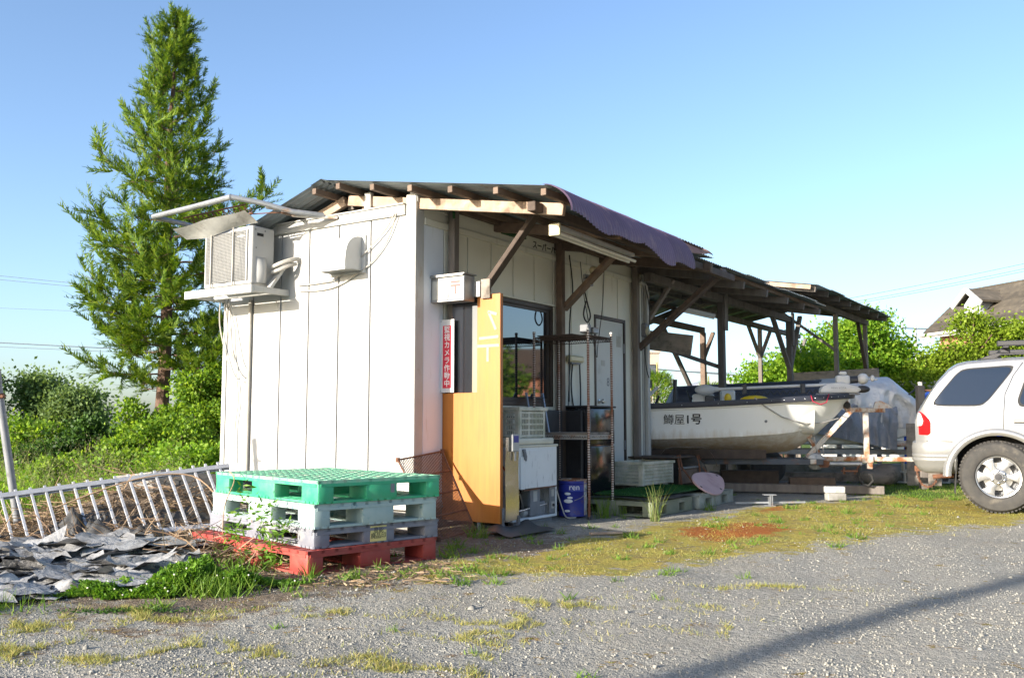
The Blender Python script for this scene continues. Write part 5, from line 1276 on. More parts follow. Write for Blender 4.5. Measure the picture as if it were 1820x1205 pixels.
part("life_vest", MB().sphere((-1.33, -0.42, 1.27), (0.19, 0.12, 0.06)).sphere((-1.68, -0.4, 1.29), (0.05, 0.05, 0.07)), 'yellow_vinyl', boat)
part("fuel_tank", MB().bx(-1.75, -1.55, 0.1, 0.4, 1.15, 1.42).bx(-1.70, -1.62, 0.15, 0.3, 1.42, 1.46), 'gelcoat', boat, bevel=0.02)

tmr = thing("trolling_motor", "white bow mount electric trolling motor lying along the boat", "motor", BF @ Matrix.Translation((-0.2, -0.2, 1.36)))
part("shaft", MB().tube([(-1.88, -0.32, 1.415), (-1.0, -0.27, 1.45), (-0.30, -0.22, 1.475)], 0.021, 10), 'white_plastic', tmr, BF)
part("lower_unit", MB().sphere((-1.98, -0.325, 1.41), (0.14, 0.07, 0.075), 16, 10).tube([(-1.92, -0.322, 1.415), (-1.80, -0.318, 1.42)], [0.05, 0.032], 10), 'white_plastic', tmr, BF)
part("skeg", MB().bx(-2.03, -1.93, -0.33, -0.32, 1.33, 1.42), 'white_plastic', tmr, BF, bevel=0.004)
part("mount_base", MB().prism([(-0.46, 1.36), (0.02, 1.36), (0.08, 1.40), (0.02, 1.45), (-0.18, 1.50), (-0.36, 1.49), (-0.45, 1.43)], -0.09, 0.09, axes((0, -0.22, 0), (1, 0, 0), (0, 0, 1))), 'white_plastic', tmr, BF, bevel=0.02, seg=2)
part("mount_foot", MB().bx(-0.50, 0.06, -0.29, -0.13, 1.335, 1.358), 'machine_grey', tmr, BF, bevel=0.005)
part("head_block", MB().bx(-0.24, -0.06, -0.28, -0.14, 1.47, 1.60), 'white_plastic', tmr, BF, bevel=0.03, seg=2)
part("head_cap", MB().bx(-0.19, -0.10, -0.26, -0.16, 1.60, 1.65), 'white_plastic', tmr, BF, bevel=0.015)
part("collar", MB().tube([(-0.06, -0.21, 1.535), (0.04, -0.21, 1.54)], 0.05, 12), 'black_plastic', tmr, BF)
part("control_ball", MB().sphere((0.11, -0.21, 1.55), 0.075, 18, 12), 'white_plastic', tmr, BF)
part("steer_tip", MB().sphere((0.235, -0.21, 1.555), (0.03, 0.03, 0.045)).tube([(0.11, -0.21, 1.55), (0.30, -0.21, 1.54)], 0.012, 6), 'white_plastic', tmr, BF)
part("black_nose", MB().sphere((0.10, -0.22, 1.41), (0.10, 0.07, 0.05)), 'black_plastic', tmr, BF)
for x in (-1.45, -0.68):
    part("shaft_clip", MB().bx(x - 0.03, x + 0.03, -0.32, -0.22, 1.35, 1.49), 'black_plastic', tmr, BF, bevel=0.008)
t = xf(text_mb("MINN KOTA", 0.035, extrude=0.0004), axes((-0.22, -0.3105, 1.425), (1, 0, 0), (0, 0, 1)))
part("lettering", t, 'machine_grey', tmr, BF)

tr = thing("boat_trailer", "rusty white boat trailer with winch post under the fishing boat", "trailer", BF @ Matrix.Translation((-1.0, 0, 0)))
part("drawbar", MB().bx(-0.55, 1.35, -0.05, 0.03, 0.44, 0.50), 'rust_heavy', tr, BF, bevel=0.005)
for y in (-0.34, 0.26):
    part("main_rail", MB().bx(-3.9, -0.45, y, y + 0.07, 0.40, 0.475), 'trailer_blue', tr, BF, bevel=0.005)
part("cross_member", MB().bx(-0.62, -0.54, -0.36, 0.36, 0.41, 0.48), 'rust_white', tr, BF, bevel=0.005)
part("cross_member", MB().bx(-2.7, -2.62, -0.6, 0.6, 0.36, 0.43), 'trailer_blue', tr, BF, bevel=0.005)
part("winch_strut", MB().bar((-0.62, -0.03, 0.48), (0.0, -0.03, 1.15), 0.07, 0.07, (0, 1, 0)), 'rust_white', tr, BF, bevel=0.006)
part("winch_arm", MB().bar((-0.02, -0.03, 1.135), (0.42, -0.03, 1.13), 0.06, 0.06), 'rust_heavy', tr, BF, bevel=0.006)
part("winch_plate", MB().prism([(0.26, 1.15), (0.52, 1.16), (0.46, 1.21), (0.36, 1.26), (0.29, 1.24)], -0.02, 0.02, axes((0, -0.04, 0), (1, 0, 0), (0, 0, 1))), 'rust_white', tr, BF, bevel=0.003)
part("front_post", MB().bx(0.13, 0.20, -0.06, 0.0, 0.47, 1.10), 'rust_white', tr, BF, bevel=0.006)
part("post_clamp", MB().bx(0.09, 0.24, -0.08, 0.02, 0.42, 0.53).bx(0.16, 0.23, -0.07, 0.01, 0.34, 0.42), 'rust_heavy', tr, BF, bevel=0.004)
part("bow_roller", MB().tube([(-0.08, -0.09, 1.2), (-0.08, 0.09, 1.2)], 0.045, 12), 'rubber', tr, BF)
part("roller_bracket", MB().bar((-0.05, -0.03, 1.13), (-0.10, -0.03, 1.24), 0.09, 0.04, (0, 1, 0)), 'rust_heavy', tr, BF)
part("keel_roller", MB().tube([(-0.60, -0.12, 0.80), (-0.60, 0.12, 0.80)], 0.055, 12).bar((-0.60, 0, 0.78), (-0.46, 0, 0.55), 0.05, 0.09, (0, 1, 0)), 'rust_heavy', tr, BF)
part("jockey_disc", MB().lathe([(0.02, -0.02), (0.10, -0.02), (0.115, -0.01), (0.115, 0.01), (0.10, 0.02), (0.02, 0.02)], 24, axes((-0.52, -0.14, 0.44), (1, 0, 0), (0, 0, 1))), 'galvanised', tr, BF)
part("jockey_spoke", MB().bar((-0.61, -0.165, 0.44), (-0.43, -0.165, 0.44), 0.01, 0.015).bar((-0.52, -0.165, 0.35), (-0.52, -0.165, 0.53), 0.01, 0.015), 'galvanised', tr, BF)
part("rust_flap", MB().prism([(-0.47, 0.36), (-0.36, 0.36), (-0.34, 0.44), (-0.46, 0.47), (-0.50, 0.42)], -0.01, 0.01, axes((0, -0.17, 0), (1, 0, 0), (0, 0, 1))), 'rust', tr, BF)
part("jack_tube", MB().tube([(-0.34, -0.10, 0.405), (0.08, -0.10, 0.405)], 0.032, 10), 'galvanised', tr, BF)
part("coupling_bits", MB().bx(-0.18, 0.02, -0.16, -0.06, 0.30, 0.325).tube([(-0.15, -0.12, 0.27), (-0.15, -0.12, 0.36)], 0.015, 6).tube([(-0.02, -0.12, 0.27), (0.06, -0.12, 0.42)], 0.012, 6), 'rust', tr, BF, bevel=0.003)
part("hose_loop", MB().tube([(0.06, -0.1, 0.40), (0.03, -0.1, 0.25), (0.08, -0.1, 0.14), (0.16, -0.1, 0.12), (0.22, -0.1, 0.18), (0.20, -0.1, 0.26), (0.16, -0.1, 0.27)], 0.016, 8), 'rubber', tr, BF)
part("strap_line", MB().tube([(-0.52, -0.06, 0.78), (-0.50, -0.08, 0.6), (-0.46, -0.08, 0.50), (-0.40, -0.08, 0.52), (-0.42, -0.06, 0.70)], 0.008, 6), 'rope_grey', tr, BF)
for s in (-1, 1):
    wx = -2.25
    part("fender", MB().grid(lambda u, v: (wx + 0.40 * math.cos(math.pi * (0.04 + 0.92 * u)) * (1.0 if True else 0), s * (0.62 + 0.24 * v), 0.34 + 0.30 * min(1.0, 1.25 * math.sin(math.pi * (0.04 + 0.92 * u)))), 16, 3), 'rust_heavy', tr, BF)
    w_ = part("wheel", MB().lathe([(0.13, -0.07), (0.22, -0.08), (0.265, -0.055), (0.275, 0), (0.265, 0.055), (0.22, 0.08), (0.13, 0.07)], 28, axes((wx, s * 0.74, 0.27), (1, 0, 0), (0, 0, 1))), 'tyre', tr, BF)
    part("rim", MB().lathe([(0.0, -0.04), (0.06, -0.045), (0.09, -0.02), (0.14, -0.06), (0.14, 0.06), (0.09, 0.02), (0.0, 0.04)], 20, axes((wx, s * 0.74, 0.27), (1, 0, 0), (0, 0, 1))), 'galvanised', w_, BF)
part("axle", MB().tube([(-2.25, -0.7, 0.27), (-2.25, 0.7, 0.27)], 0.03, 10), 'trailer_blue', tr, BF)
part("bunk_board", MB().bx(-3.6, -1.2, -0.47, -0.38, 0.48, 0.60), 'wood_dark', tr, BF); part("bunk_board", MB().bx(-3.6, -1.2, 0.38, 0.47, 0.48, 0.60), 'wood_dark', tr, BF)

# ------------------------------------------------------------------ second boat under covers, behind
B2 = Matrix.Translation((5.55, 15.2, 0)) @ Matrix.Rotation(rad(-5), 4, 'Z')
cv = thing("covered_boat", "second boat wrapped in silver and dark covers on a white trailer", "boat", B2)
def tarp(x0, x1, zt, zb, hw, amp, seed, nu=60, nv=46, tip=0.0):
    def g(u, v):
        x = x0 + (x1 - x0) * u
        a = v * math.pi
        y = -hw * math.cos(a) * (0.75 + 0.25 * math.sin(a)); z = zb(u) + (zt(u) - zb(u)) * math.sin(a) ** 0.55
        k = float(vnoise(u * 7 + seed, v * 9, seed)); q1, q2 = u + 0.10 * math.sin(v * 6 + seed) + 0.05 * float(vnoise(u * 9, v * 5, seed + 3)), v + 0.08 * math.sin(u * 7 + seed); k2 = 0.6 * (1 - abs(math.sin(q1 * 17 + 5 * q2 + seed))) ** 1.5 + 0.7 * (1 - abs(math.sin(q1 * 9 - 7 * q2 + 2 * seed))) ** 1.5 + 0.35 * (1 - abs(math.sin(q1 * 31 + 19 * q2))) ** 2
        dd = amp * (0.7 * k + 0.9 * k2) * (0.35 + 0.65 * abs(math.cos(a)))
        return (x + 0.02 * k, y - dd * (1 if y < 0 else -1), z - 0.5 * dd * math.sin(a))
    return MB().grid(g, nu, nv)
part("silver_cover", tarp(-0.60, 1.02, lambda u: 1.70 - 0.45 * max(0, u - 0.72) / 0.28 - 0.12 * max(0, 0.3 - u), lambda u: 0.95 - 0.10 * u, 0.70, 0.055, 2.0), 'tarp_silver', cv)
part("grey_cover", tarp(-0.75, 0.55, lambda u: 1.40, lambda u: 0.80 - 0.28 * u, 0.76, 0.05, 5.0), 'tarp_grey', cv)
part("dark_cover", tarp(-3.15, -0.35, lambda u: 1.55 + 0.12 * u - 0.55 * max(0, 0.10 - u) / 0.10, lambda u: 0.95, 0.66, 0.02, 8.0), 'tarp_dark', cv)
part("scalloped_edge", MB().tube([(-2.25 + i * 0.0125, -0.70, 1.40 + 0.028 * math.sin(i * 0.785) + 0.0004 * i) for i in range(136)], 0.012, 5), 'black_plastic', cv)
part("hull", MB().prism([(-3.2, 1.0), (0.9, 1.0), (0.7, 0.75), (0.3, 0.62), (-3.2, 0.6)], -0.5, 0.5, axes((0, 0, 0), (1, 0, 0), (0, 0, 1))), 'gelcoat', cv, bevel=0.06, seg=2)
part("trailer_beam", MB().bx(-3.0, 1.9, -0.40, -0.33, 0.46, 0.54).bx(-3.0, 0.5, 0.33, 0.40, 0.46, 0.54), 'galvanised', cv, bevel=0.004)
part("guide_post", MB().tube([(0.95, -0.42, 0.5), (0.95, -0.42, 1.60)], 0.035, 10), 'rust_white', cv)
part("guide_arm", MB().tube([(0.95, -0.42, 1.47), (1.22, -0.42, 1.46)], 0.018, 8), 'rust', cv)
part("diagonal_strut", MB().bar((0.25, -0.45, 0.72), (0.93, -0.42, 1.25), 0.06, 0.06, (0, 1, 0)), 'rust_white', cv, bevel=0.005)
part("ratchet_strap", MB().bar((0.2, -0.50, 0.95), (0.88, -0.44, 1.50), 0.02, 0.035, (0, 1, 0)), 'black_plastic', cv)
part("ratchet_strap", MB().bar((0.75, -0.46, 1.15), (1.05, -0.44, 0.58), 0.02, 0.04, (0, 1, 0)), 'black_plastic', cv)
part("rust_bracket", MB().bx(0.70, 1.15, -0.48, -0.34, 0.54, 0.64), 'rust', cv, bevel=0.01)
part("fender_bar", MB().bar((0.2, -0.46, 0.63), (1.0, -0.45, 0.63), 0.10, 0.10), 'rust_white', cv, bevel=0.02)
for x in (-1.5,):
    for s in (-1, 1):
        w_ = part("wheel", MB().lathe([(0.13, -0.07), (0.22, -0.08), (0.265, -0.055), (0.275, 0), (0.265, 0.055), (0.22, 0.08), (0.13, 0.07)], 28, axes((x, s * 0.72, 0.27), (1, 0, 0), (0, 0, 1))), 'tyre', cv)
        part("rim", MB().lathe([(0.0, -0.04), (0.06, -0.045), (0.09, -0.02), (0.14, -0.06), (0.14, 0.06), (0.0, 0.04)], 20, axes((x, s * 0.72, 0.27), (1, 0, 0), (0, 0, 1))), 'galvanised', w_)

# ------------------------------------------------------------------ planks, blocks and scrap around the trailers
def plank(label, a, b_, w, h, m='wood_grey', cat="plank"):
    mid = (Vector(a) + Vector(b_)) / 2
    return solo("plank", MB().bar(a, b_, w, h), m, label, cat, Matrix.Translation((mid.x, mid.y, 0)), src=WORLD, bevel=0.006)
plank("long dark timber on the ground in front of the boat trailer", (2.75, 13.15, 0.07), (5.05, 12.75, 0.05), 0.14, 0.11, 'wood_grey')
plank("second grey timber under the boat keel", (2.5, 13.75, 0.06), (4.3, 13.5, 0.06), 0.2, 0.10, 'wood_grey')
plank("short thick timber block on the long timber", (3.85, 13.02, 0.15), (4.45, 12.92, 0.15), 0.16, 0.12, 'wood_dark')
plank("pale flat board behind the long timber", (4.3, 13.35, 0.05), (4.95, 13.25, 0.05), 0.14, 0.035, 'plywood_grey')
plank("dark log lying below the middle of the boat", (3.0, 13.5, 0.19), (3.8, 13.4, 0.19), 0.22, 0.18, 'wood_dark')
plank("rail timber under the second trailer", (3.0, 15.6, 0.08), (7.2, 15.2, 0.08), 0.2, 0.14, 'plywood_grey')
plank("low concrete edging beam behind the trailers", (2.2, 16.9, 0.10), (7.6, 16.6, 0.10), 0.18, 0.26, 'concrete', "kerb beam")
def hollow_block(label, frame):
    r = thing("concrete_block", label, "concrete block", frame, "hollow blocks behind the car")
    mb = MB(); W, Hh, D = 0.39, 0.19, 0.10
    mb.bx(-W / 2, W / 2, -D / 2, D / 2, 0, 0.028).bx(-W / 2, W / 2, -D / 2, D / 2, Hh - 0.028, Hh)
    for x in (-W / 2, -W / 6 - 0.013, W / 6 - 0.013, W / 2 - 0.028): mb.bx(x, x + 0.028, -D / 2, D / 2, 0.028, Hh - 0.028)
    part("body", mb, 'concrete_block', r, bevel=0.004)
    return r
b0 = hollow_block("lower left hollow concrete block behind the car bumper", FR(WORLD, (6.35, 15.0, 0.0), rad(-8)))
dup(b0, FR(WORLD, (6.76, 14.93, 0.0), rad(-10)), "lower right hollow concrete block behind the car bumper")
dup(b0, FR(WORLD, (6.45, 14.99, 0.192), rad(-6)), "upper hollow concrete block behind the car bumper")
sb = solo("kerb_stone", MB().box((0, 0, 0.045), (0.24, 0.12, 0.09)), 'concrete', "lower grey paving stone lying in front of the timbers", "paving stone", FR(WORLD, (4.05, 11.75, -0.005), rad(4)), bevel=0.01)
solo("kerb_stone", MB().box((0, 0, 0.04), (0.24, 0.12, 0.08)), 'concrete_block', "upper grey paving stone lying in front of the timbers", "paving stone", FR(WORLD, (4.04, 11.75, 0.087), rad(-6)), bevel=0.01)
js = thing("jack_stand", "small steel I profile stand with a rod on the moss", "stand", FR(WORLD, (2.99, 10.9, 0)))
part("web", MB().bx(-0.006, 0.006, -0.05, 0.05, 0.01, 0.125).bx(0.014, 0.026, -0.05, 0.05, 0.01, 0.125), 'galvanised', js)
part("top_flange", MB().bx(-0.07, 0.07, -0.05, 0.05, 0.125, 0.137), 'galvanised', js, bevel=0.002)
part("base_flange", MB().bx(-0.06, 0.06, -0.05, 0.05, 0.0, 0.012), 'galvanised', js, bevel=0.002)
part("rod", MB().bar((-0.38, 0.08, 0.03), (0.42, 0.02, 0.045), 0.02, 0.02), 'galvanised', js)
plank("upright grey timber post left of the car tail", (5.97, 13.6, 0.0), (5.97, 13.6, 1.50), 0.10, 0.10, 'wood_grey', "post")
for k, (x, y, w, h, lab) in enumerate(((6.3, 14.3, 0.5, 0.95, "weathered plywood sheet standing behind the trailer guide"), (7.2, 14.9, 1.0, 1.38, "large weathered plywood sheet standing behind the car tail"))):
    solo("plywood_sheet", MB().box((0, 0, h / 2), (w, 0.02, h), Matrix.Rotation(rad(4), 3, 'X')), 'plywood_grey', lab, "board", FR(WORLD, (x, y, 0), rad(-8)), bevel=0.003)
rg = MB().sphere((0, 0, 0.12), (0.28, 0.2, 0.17), 24, 14)
rg.v = [(p[0] * (1 + .2 * math.sin(9 * p[1] + 7 * p[2])), p[1] * (1 + .2 * math.sin(11 * p[0])), max(0, p[2] * (1 + .2 * math.sin(13 * p[0] + 5 * p[1])))) for p in rg.v]
solo("burlap_bundle", rg, 'plywood_grey', "brown cloth bundle on the ground beside the hollow blocks", "bundle", FR(WORLD, (5.85, 14.85, -0.01)))

# ------------------------------------------------------------------ silver off-roader (x: forward, y: away from camera, near flank at y=0)
CF = Matrix.Translation((4.41, 10.33, 0)) @ Matrix.Rotation(rad(-24), 4, 'Z')
suv = thing("parked_car", "silver off-road wagon with roof rack parked at right", "car", CF)
CW = 1.76
def ztop(x): return float(np.interp(x, [0.05, 0.10, 0.18, 0.30, 0.42, 0.50, 0.60, 1.0, 2.0, 2.7, 3.35, 3.5, 4.3, 4.5], [1.02, 1.12, 1.25, 1.43, 1.56, 1.615, 1.64, 1.672, 1.69, 1.64, 1.16, 1.10, 1.0, 0.84]))
def arch(x):
    z = 0.40 if x > 0.5 else 0.66
    for cx_ in (0.85, 3.65):
        d = abs(x - cx_)
        if d < 0.46: z = max(z, 0.385 + math.sqrt(max(0, 0.46 ** 2 - d ** 2)) * 0.97)
    return z
def flank_y(x, z):
    """inset of the flank (0 = widest) at height z"""
    b_ = 0.012 + 0.10 * max(0, (0.75 - z)) ** 1.5
    if z > 1.08: b_ += (z - 1.08) * 0.22 + 0.25 * max(0, z - 1.5) ** 1.6
    b_ += 0.028 * math.exp(-((z - 1.02) / 0.06) ** 2) * 0.35
    if x < 0.35: b_ += 0.16 * ((0.35 - x) / 0.35) ** 2.2
    if x > 4.0: b_ += 0.2 * ((x - 4.0) / 0.5) ** 2
    return b_
body = MB(); NX = 110; lv = [0, .06, .15, .3, .45, .6, .72, .82, .9, .96, 1.0]
xs = [0.05 + 4.45 * (i / NX) ** 1.25 for i in range(NX + 1)]
cols = len(lv) + 5
for x in xs:
    zb, zt = arch(x), ztop(x); row = []
    if zb > zt - 0.1: zb = zt - 0.1
    for k in lv:
        z = zb + (zt - 0.035 - zb) * k
        row.append((x, flank_y(x, z), z))
    y_e = flank_y(x, zt - 0.035)
    for q in (0.25, 0.5, 0.75, 1.0, 1.0):
        pass
    for a in (25, 50, 75): row.append((x, y_e + 0.06 * (1 - math.cos(rad(a))) + 0.02, zt - 0.035 + 0.035 * math.sin(rad(a))))
    row.append((x, y_e + 0.3, zt + 0.012)); row.append((x, CW / 2, zt + 0.02))
    full = row + [(p[0], CW - p[1], p[2]) for p in row[-2::-1]]
    body.v += full
nc = 2 * cols - 1
for i in range(NX):
    for j in range(nc - 1):
        a = i * nc + j; body.f.append((a, a + nc, a + nc + 1, a + 1))
body.f.append(tuple(range(nc)))
part("body", body, 'car_silver', suv, ang=30)
# lower rear bumper with ribs
bp = MB(); prof = [(0.03, 0.755), (0.0, 0.742), (-0.01, 0.70), (-0.008, 0.64), (-0.002, 0.622), (-0.012, 0.61), (-0.012, 0.592), (-0.002, 0.58), (-0.012, 0.568), (-0.012, 0.55), (0.0, 0.535), (0.02, 0.49), (0.06, 0.43), (0.14, 0.405)]
path = []
for i in range(9): path.append((0.56 - 0.36 * i / 8, 0.005 - 0.012 * math.sin(math.pi * i / 8) * 0, 'side'))
pts_path = [(0.46, 0.015, 0, -1), (0.36, 0.010, 0, -1), (0.28, 0.015, -0.1, -1), (0.16, 0.035, -0.35, -0.94), (0.08, 0.075, -0.7, -0.7), (0.03, 0.14, -0.94, -0.35), (0.005, 0.25, -1, 0), (0.0, 0.88, -1, 0), (0.005, 1.51, -1, 0), (0.03, 1.62, -0.94, 0.35), (0.08, 1.685, -0.7, 0.7), (0.16, 1.725, -0.35, 0.94), (0.28, 1.745, -0.1, 1), (0.46, 1.745, 0, 1)]
for (x, y, nx_, ny_) in pts_path:
    for (o, z) in prof:
        xx = x - nx_ * (o + 0.012); yy = y - ny_ * (o + 0.012)
        bp.v.append((xx - (0.06 * (z - .4) * (x > .5)), yy, z))
for i in range(len(pts_path) - 1):
    for j in range(len(prof) - 1):
        a = i * len(prof) + j; bp.f.append((a, a + len(prof), a + len(prof) + 1, a + 1))
part("rear_bumper", bp, 'bumper_silver', suv, ang=40)
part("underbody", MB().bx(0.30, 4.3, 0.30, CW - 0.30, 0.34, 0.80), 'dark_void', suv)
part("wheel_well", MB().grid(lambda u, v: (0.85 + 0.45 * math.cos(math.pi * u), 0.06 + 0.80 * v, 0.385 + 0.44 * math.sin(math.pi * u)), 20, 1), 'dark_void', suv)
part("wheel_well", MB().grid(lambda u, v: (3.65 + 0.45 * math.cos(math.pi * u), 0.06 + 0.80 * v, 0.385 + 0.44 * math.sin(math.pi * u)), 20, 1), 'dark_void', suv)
for cx_ in (0.85, 3.65):
    fl_ = MB()
    fl_.grid(lambda u, v: ((lambda a, r: (cx_ + r * math.cos(a), -0.016 + 0.03 * (abs(v - 0.45) * 1.9) ** 2 + 0.004, 0.385 + r * math.sin(a) * 0.97))(math.pi * (0.0 + 1.0 * u), 0.455 + 0.085 * v)), 30, 6)
    part("fender_flare", fl_, 'car_silver', suv)
def glass(poly, name="side_window"):
    """poly: 4 corners (x,z) bl, br, tr, tl -> rounded pane on the flank, set in a black rubber frame"""
    def surf(g, off):
        bl, br, tr_, tl = [Vector(p) for p in poly]
        def fn(u, v):
            uu, vv = 0.5 + (u - 0.5) * (1 + g), 0.5 + (v - 0.5) * (1 + g * 1.5)
            # superellipse rounding of the corners
            a, b2 = 2 * uu - 1, 2 * vv - 1
            m_ = max(abs(a), abs(b2), 1e-6); l_ = (abs(a) ** 7 + abs(b2) ** 7) ** (1 / 7.0) if m_ > 1e-5 else 1
            s_ = m_ / l_ if l_ > 0 else 1
            uu, vv = 0.5 + a * s_ / 2, 0.5 + b2 * s_ / 2
            p = bl.lerp(br, uu).lerp(tl.lerp(tr_, uu), vv)
            return (p.x, flank_y(p.x, p.y) - off, p.y)
        return MB().grid(fn, 24, 16)
    part("window_seal", surf(0.05, 0.003), 'rubber', suv)
    part(name, surf(0.0, 0.006), 'car_glass', suv)
glass([(0.225, 1.160), (0.74, 1.155), (1.06, 1.570), (0.53, 1.540)])
glass([(1.06, 1.14), (1.93, 1.13), (1.92, 1.58), (1.22, 1.575)])
glass([(2.06, 1.13), (3.0, 1.12), (2.62, 1.60), (2.03, 1.605)])
part("rear_window", MB().grid(lambda u, v: (0.115 + 0.30 * v, 0.42 + 0.92 * u, 1.17 + 0.36 * v), 8, 8), 'car_glass', suv)
def seam(pts): return MB().tube([(x, flank_y(x, z) - 0.0005, z) for x, z in pts], 0.0035, 5)
part("door_seam", seam([(0.915, 0.86), (0.92, 0.95), (0.93, 1.1), (0.95, 1.27), (1.04, 1.47), (1.14, 1.61)]), 'rubber', suv)
part("door_seam", seam([(2.0, 0.45), (2.02, 0.9), (2.02, 1.3), (1.99, 1.6)]), 'rubber', suv)
part("door_seam", seam([(3.12, 0.45), (3.14, 0.8), (3.08, 1.1)]), 'rubber', suv)
part("bumper_seam", seam([(0.16, 0.762), (0.30, 0.760), (0.42, 0.757)]), 'rubber', suv)
for x in (1.02, 2.2):
    part("door_handle", MB().bx(x, x + 0.17, flank_y(x, 0.98) - 0.022, flank_y(x, 0.98) - 0.004, 0.965, 0.995), 'car_silver', suv, bevel=0.006)
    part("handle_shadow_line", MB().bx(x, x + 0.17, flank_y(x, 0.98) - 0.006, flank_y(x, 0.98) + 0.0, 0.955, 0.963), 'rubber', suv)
# tail lamp
def lamp(poly, off):
    mb = MB(); n = len(poly)
    o = [(x, flank_y(x, z) - off - 0.01 * 0, z) for x, z in poly]; i_ = [(x, flank_y(x, z) + 0.03, z) for x, z in poly]
    mb.add(o + i_, [tuple(range(n))] + [(k, (k + 1) % n, n + (k + 1) % n, n + k) for k in range(n)])
    return mb
part("tail_lamp", lamp([(0.085, 0.83), (0.175, 0.825), (0.205, 0.845), (0.21, 0.96), (0.195, 1.0), (0.145, 1.055), (0.105, 1.09), (0.085, 1.07)], 0.012), 'lamp_red', suv, bevel=0.006)
part("reverse_lamp", lamp([(0.070, 0.925), (0.12, 0.93), (0.135, 0.985), (0.11, 1.065), (0.085, 1.075), (0.072, 1.0)], 0.020), 'lamp_clear', suv, bevel=0.006)
def car_wheel(cx_, y0):
    M = axes((cx_, y0, 0.385), (1, 0, 0), (0, 0, 1))       # local z points to the camera (-y)
    prof = [(0.215, -0.17), (0.235, -0.20), (0.30, -0.215), (0.352, -0.20), (0.374, -0.165), (0.383, -0.11), (0.374, -0.035), (0.352, 0.0), (0.30, 0.012), (0.255, 0.008), (0.232, -0.006), (0.222, -0.03)]
    w = part("wheel", MB().lathe(prof, 56, M, False), 'tyre', suv)
    tb = MB()
    for k in range(60):
        a = 2 * math.pi * k / 60
        R = Matrix.Rotation(a, 4, 'Z')
        for (zz, sk) in ((-0.045, .15), (-0.085, -.12), (-0.13, .12)):
            bxm = MB().box((0.381, 0, zz), (0.014, 0.024, 0.03), Matrix.Rotation(sk, 3, 'X'))
            tb.add([M @ R @ Vector(p) for p in bxm.v], bxm.f)
    part("tread", tb, 'tyre', w, smooth=False)
    part("rim_barrel", MB().lathe([(0.222, -0.03), (0.214, -0.025), (0.200, -0.05), (0.195, -0.17), (0.0, -0.175)], 40, M, False), 'machine_grey', w)
    part("rim_lip", MB().lathe([(0.198, -0.05), (0.210, -0.010), (0.222, -0.006), (0.224, -0.02)], 48, M, False), 'alloy', w)
    sp = MB()
    for k in range(6):
        a = 2 * math.pi * k / 6 + 0.0
        R = M @ Matrix.Rotation(a, 4, 'Z')
        poly = [(0.05, -0.036), (0.12, -0.030), (0.175, -0.052), (0.209, -0.085), (0.218, -0.045), (0.222, 0.0), (0.218, 0.045), (0.209, 0.085), (0.175, 0.052), (0.12, 0.030), (0.05, 0.036)]
        n = len(poly)
        top = [R @ Vector((x, y, -0.018 - 0.012 * (x / 0.2))) for x, y in poly]; bot = [R @ Vector((x, y, -0.065)) for x, y in poly]
        sp.add(top + bot, [tuple(range(n)), tuple(range(n, 2 * n))[::-1]] + [(i, (i + 1) % n, n + (i + 1) % n, n + i) for i in range(n)])
    part("spokes", sp, 'alloy', w, bevel=0.006, seg=2)
    part("hub", MB().lathe([(0.085, -0.06), (0.085, -0.022), (0.07, -0.014), (0.05, -0.012), (0.05, 0.004), (0.042, 0.012), (0.0, 0.012)], 28, M), 'alloy', w)
    part("hub_cap", MB().lathe([(0.0, 0.0125), (0.038, 0.0125), (0.036, 0.016), (0.0, 0.017)], 24, M), 'black_plastic', w)
    for k in range(6):
        a = 2 * math.pi * (k + 0.5) / 6
        part("wheel_nut", MB().lathe([(0.014, -0.03), (0.014, -0.004), (0.008, 0.0), (0, 0.001)], 6, M @ Matrix.Translation((0.066 * math.cos(a), 0.066 * math.sin(a), 0))), 'steel', w)
    part("brake_disc", MB().lathe([(0.0, -0.12), (0.15, -0.12), (0.15, -0.135)], 30, M), 'steel', w)
car_wheel(0.85, 0.02); car_wheel(3.65, 0.02)
for cx_ in (0.85, 3.65):
    M = axes((cx_, CW - 0.02, 0.385), (1, 0, 0), (0, 0, 1))
    part("wheel", MB().lathe([(0.0, 0.05), (0.22, 0.05), (0.30, 0.0), (0.374, 0.04), (0.383, 0.11), (0.374, 0.17), (0.30, 0.21), (0.0, 0.2)], 40, M), 'tyre', suv)
part("mud_flap", MB().bar((0.455, 0.14, 0.62), (0.425, 0.14, 0.20), 0.26, 0.012, (1, 0, 0)), 'rubber', suv)
part("exhaust", MB().tube([(0.42, 0.22, 0.385), (0.30, 0.20, 0.375), (0.21, 0.19, 0.365)], 0.026, 12), 'rust', suv)
chp = [(0.03 + 0.16 * k / 10, 0.28, 0.43 - 0.19 * math.sin(math.pi * (0.5 + 0.0) * min(1, k / 5)) + (0.0 if k < 6 else 0.13 * (k - 5) / 5)) for k in range(11)]
chp = [(0.045, 0.26, 0.44), (0.055, 0.26, 0.38), (0.07, 0.26, 0.32), (0.10, 0.26, 0.27), (0.15, 0.26, 0.245), (0.20, 0.26, 0.26), (0.235, 0.26, 0.30), (0.255, 0.26, 0.36)]
cm = MB(); cl_ = []
for a, b_ in zip(chp[:-1], chp[1:]):
    for k in range(3): cl_.append(Vector(a).lerp(Vector(b_), k / 3))
for i in range(len(cl_) - 1):
    p, q = cl_[i], cl_[i + 1]; d = (q - p).normalized(); s_ = Vector((0, 1, 0)) if i % 2 else d.cross(Vector((0, 1, 0)))
    c_ = (p + q) / 2; L = (q - p).length * 0.85
    cm.tube([c_ + d * (L * math.cos(t_)) + s_ * (0.010 * math.sin(t_)) for t_ in [2 * math.pi * k / 8 for k in range(9)]], 0.004, 5, False)
part("tow_chain", cm, 'rust', suv)
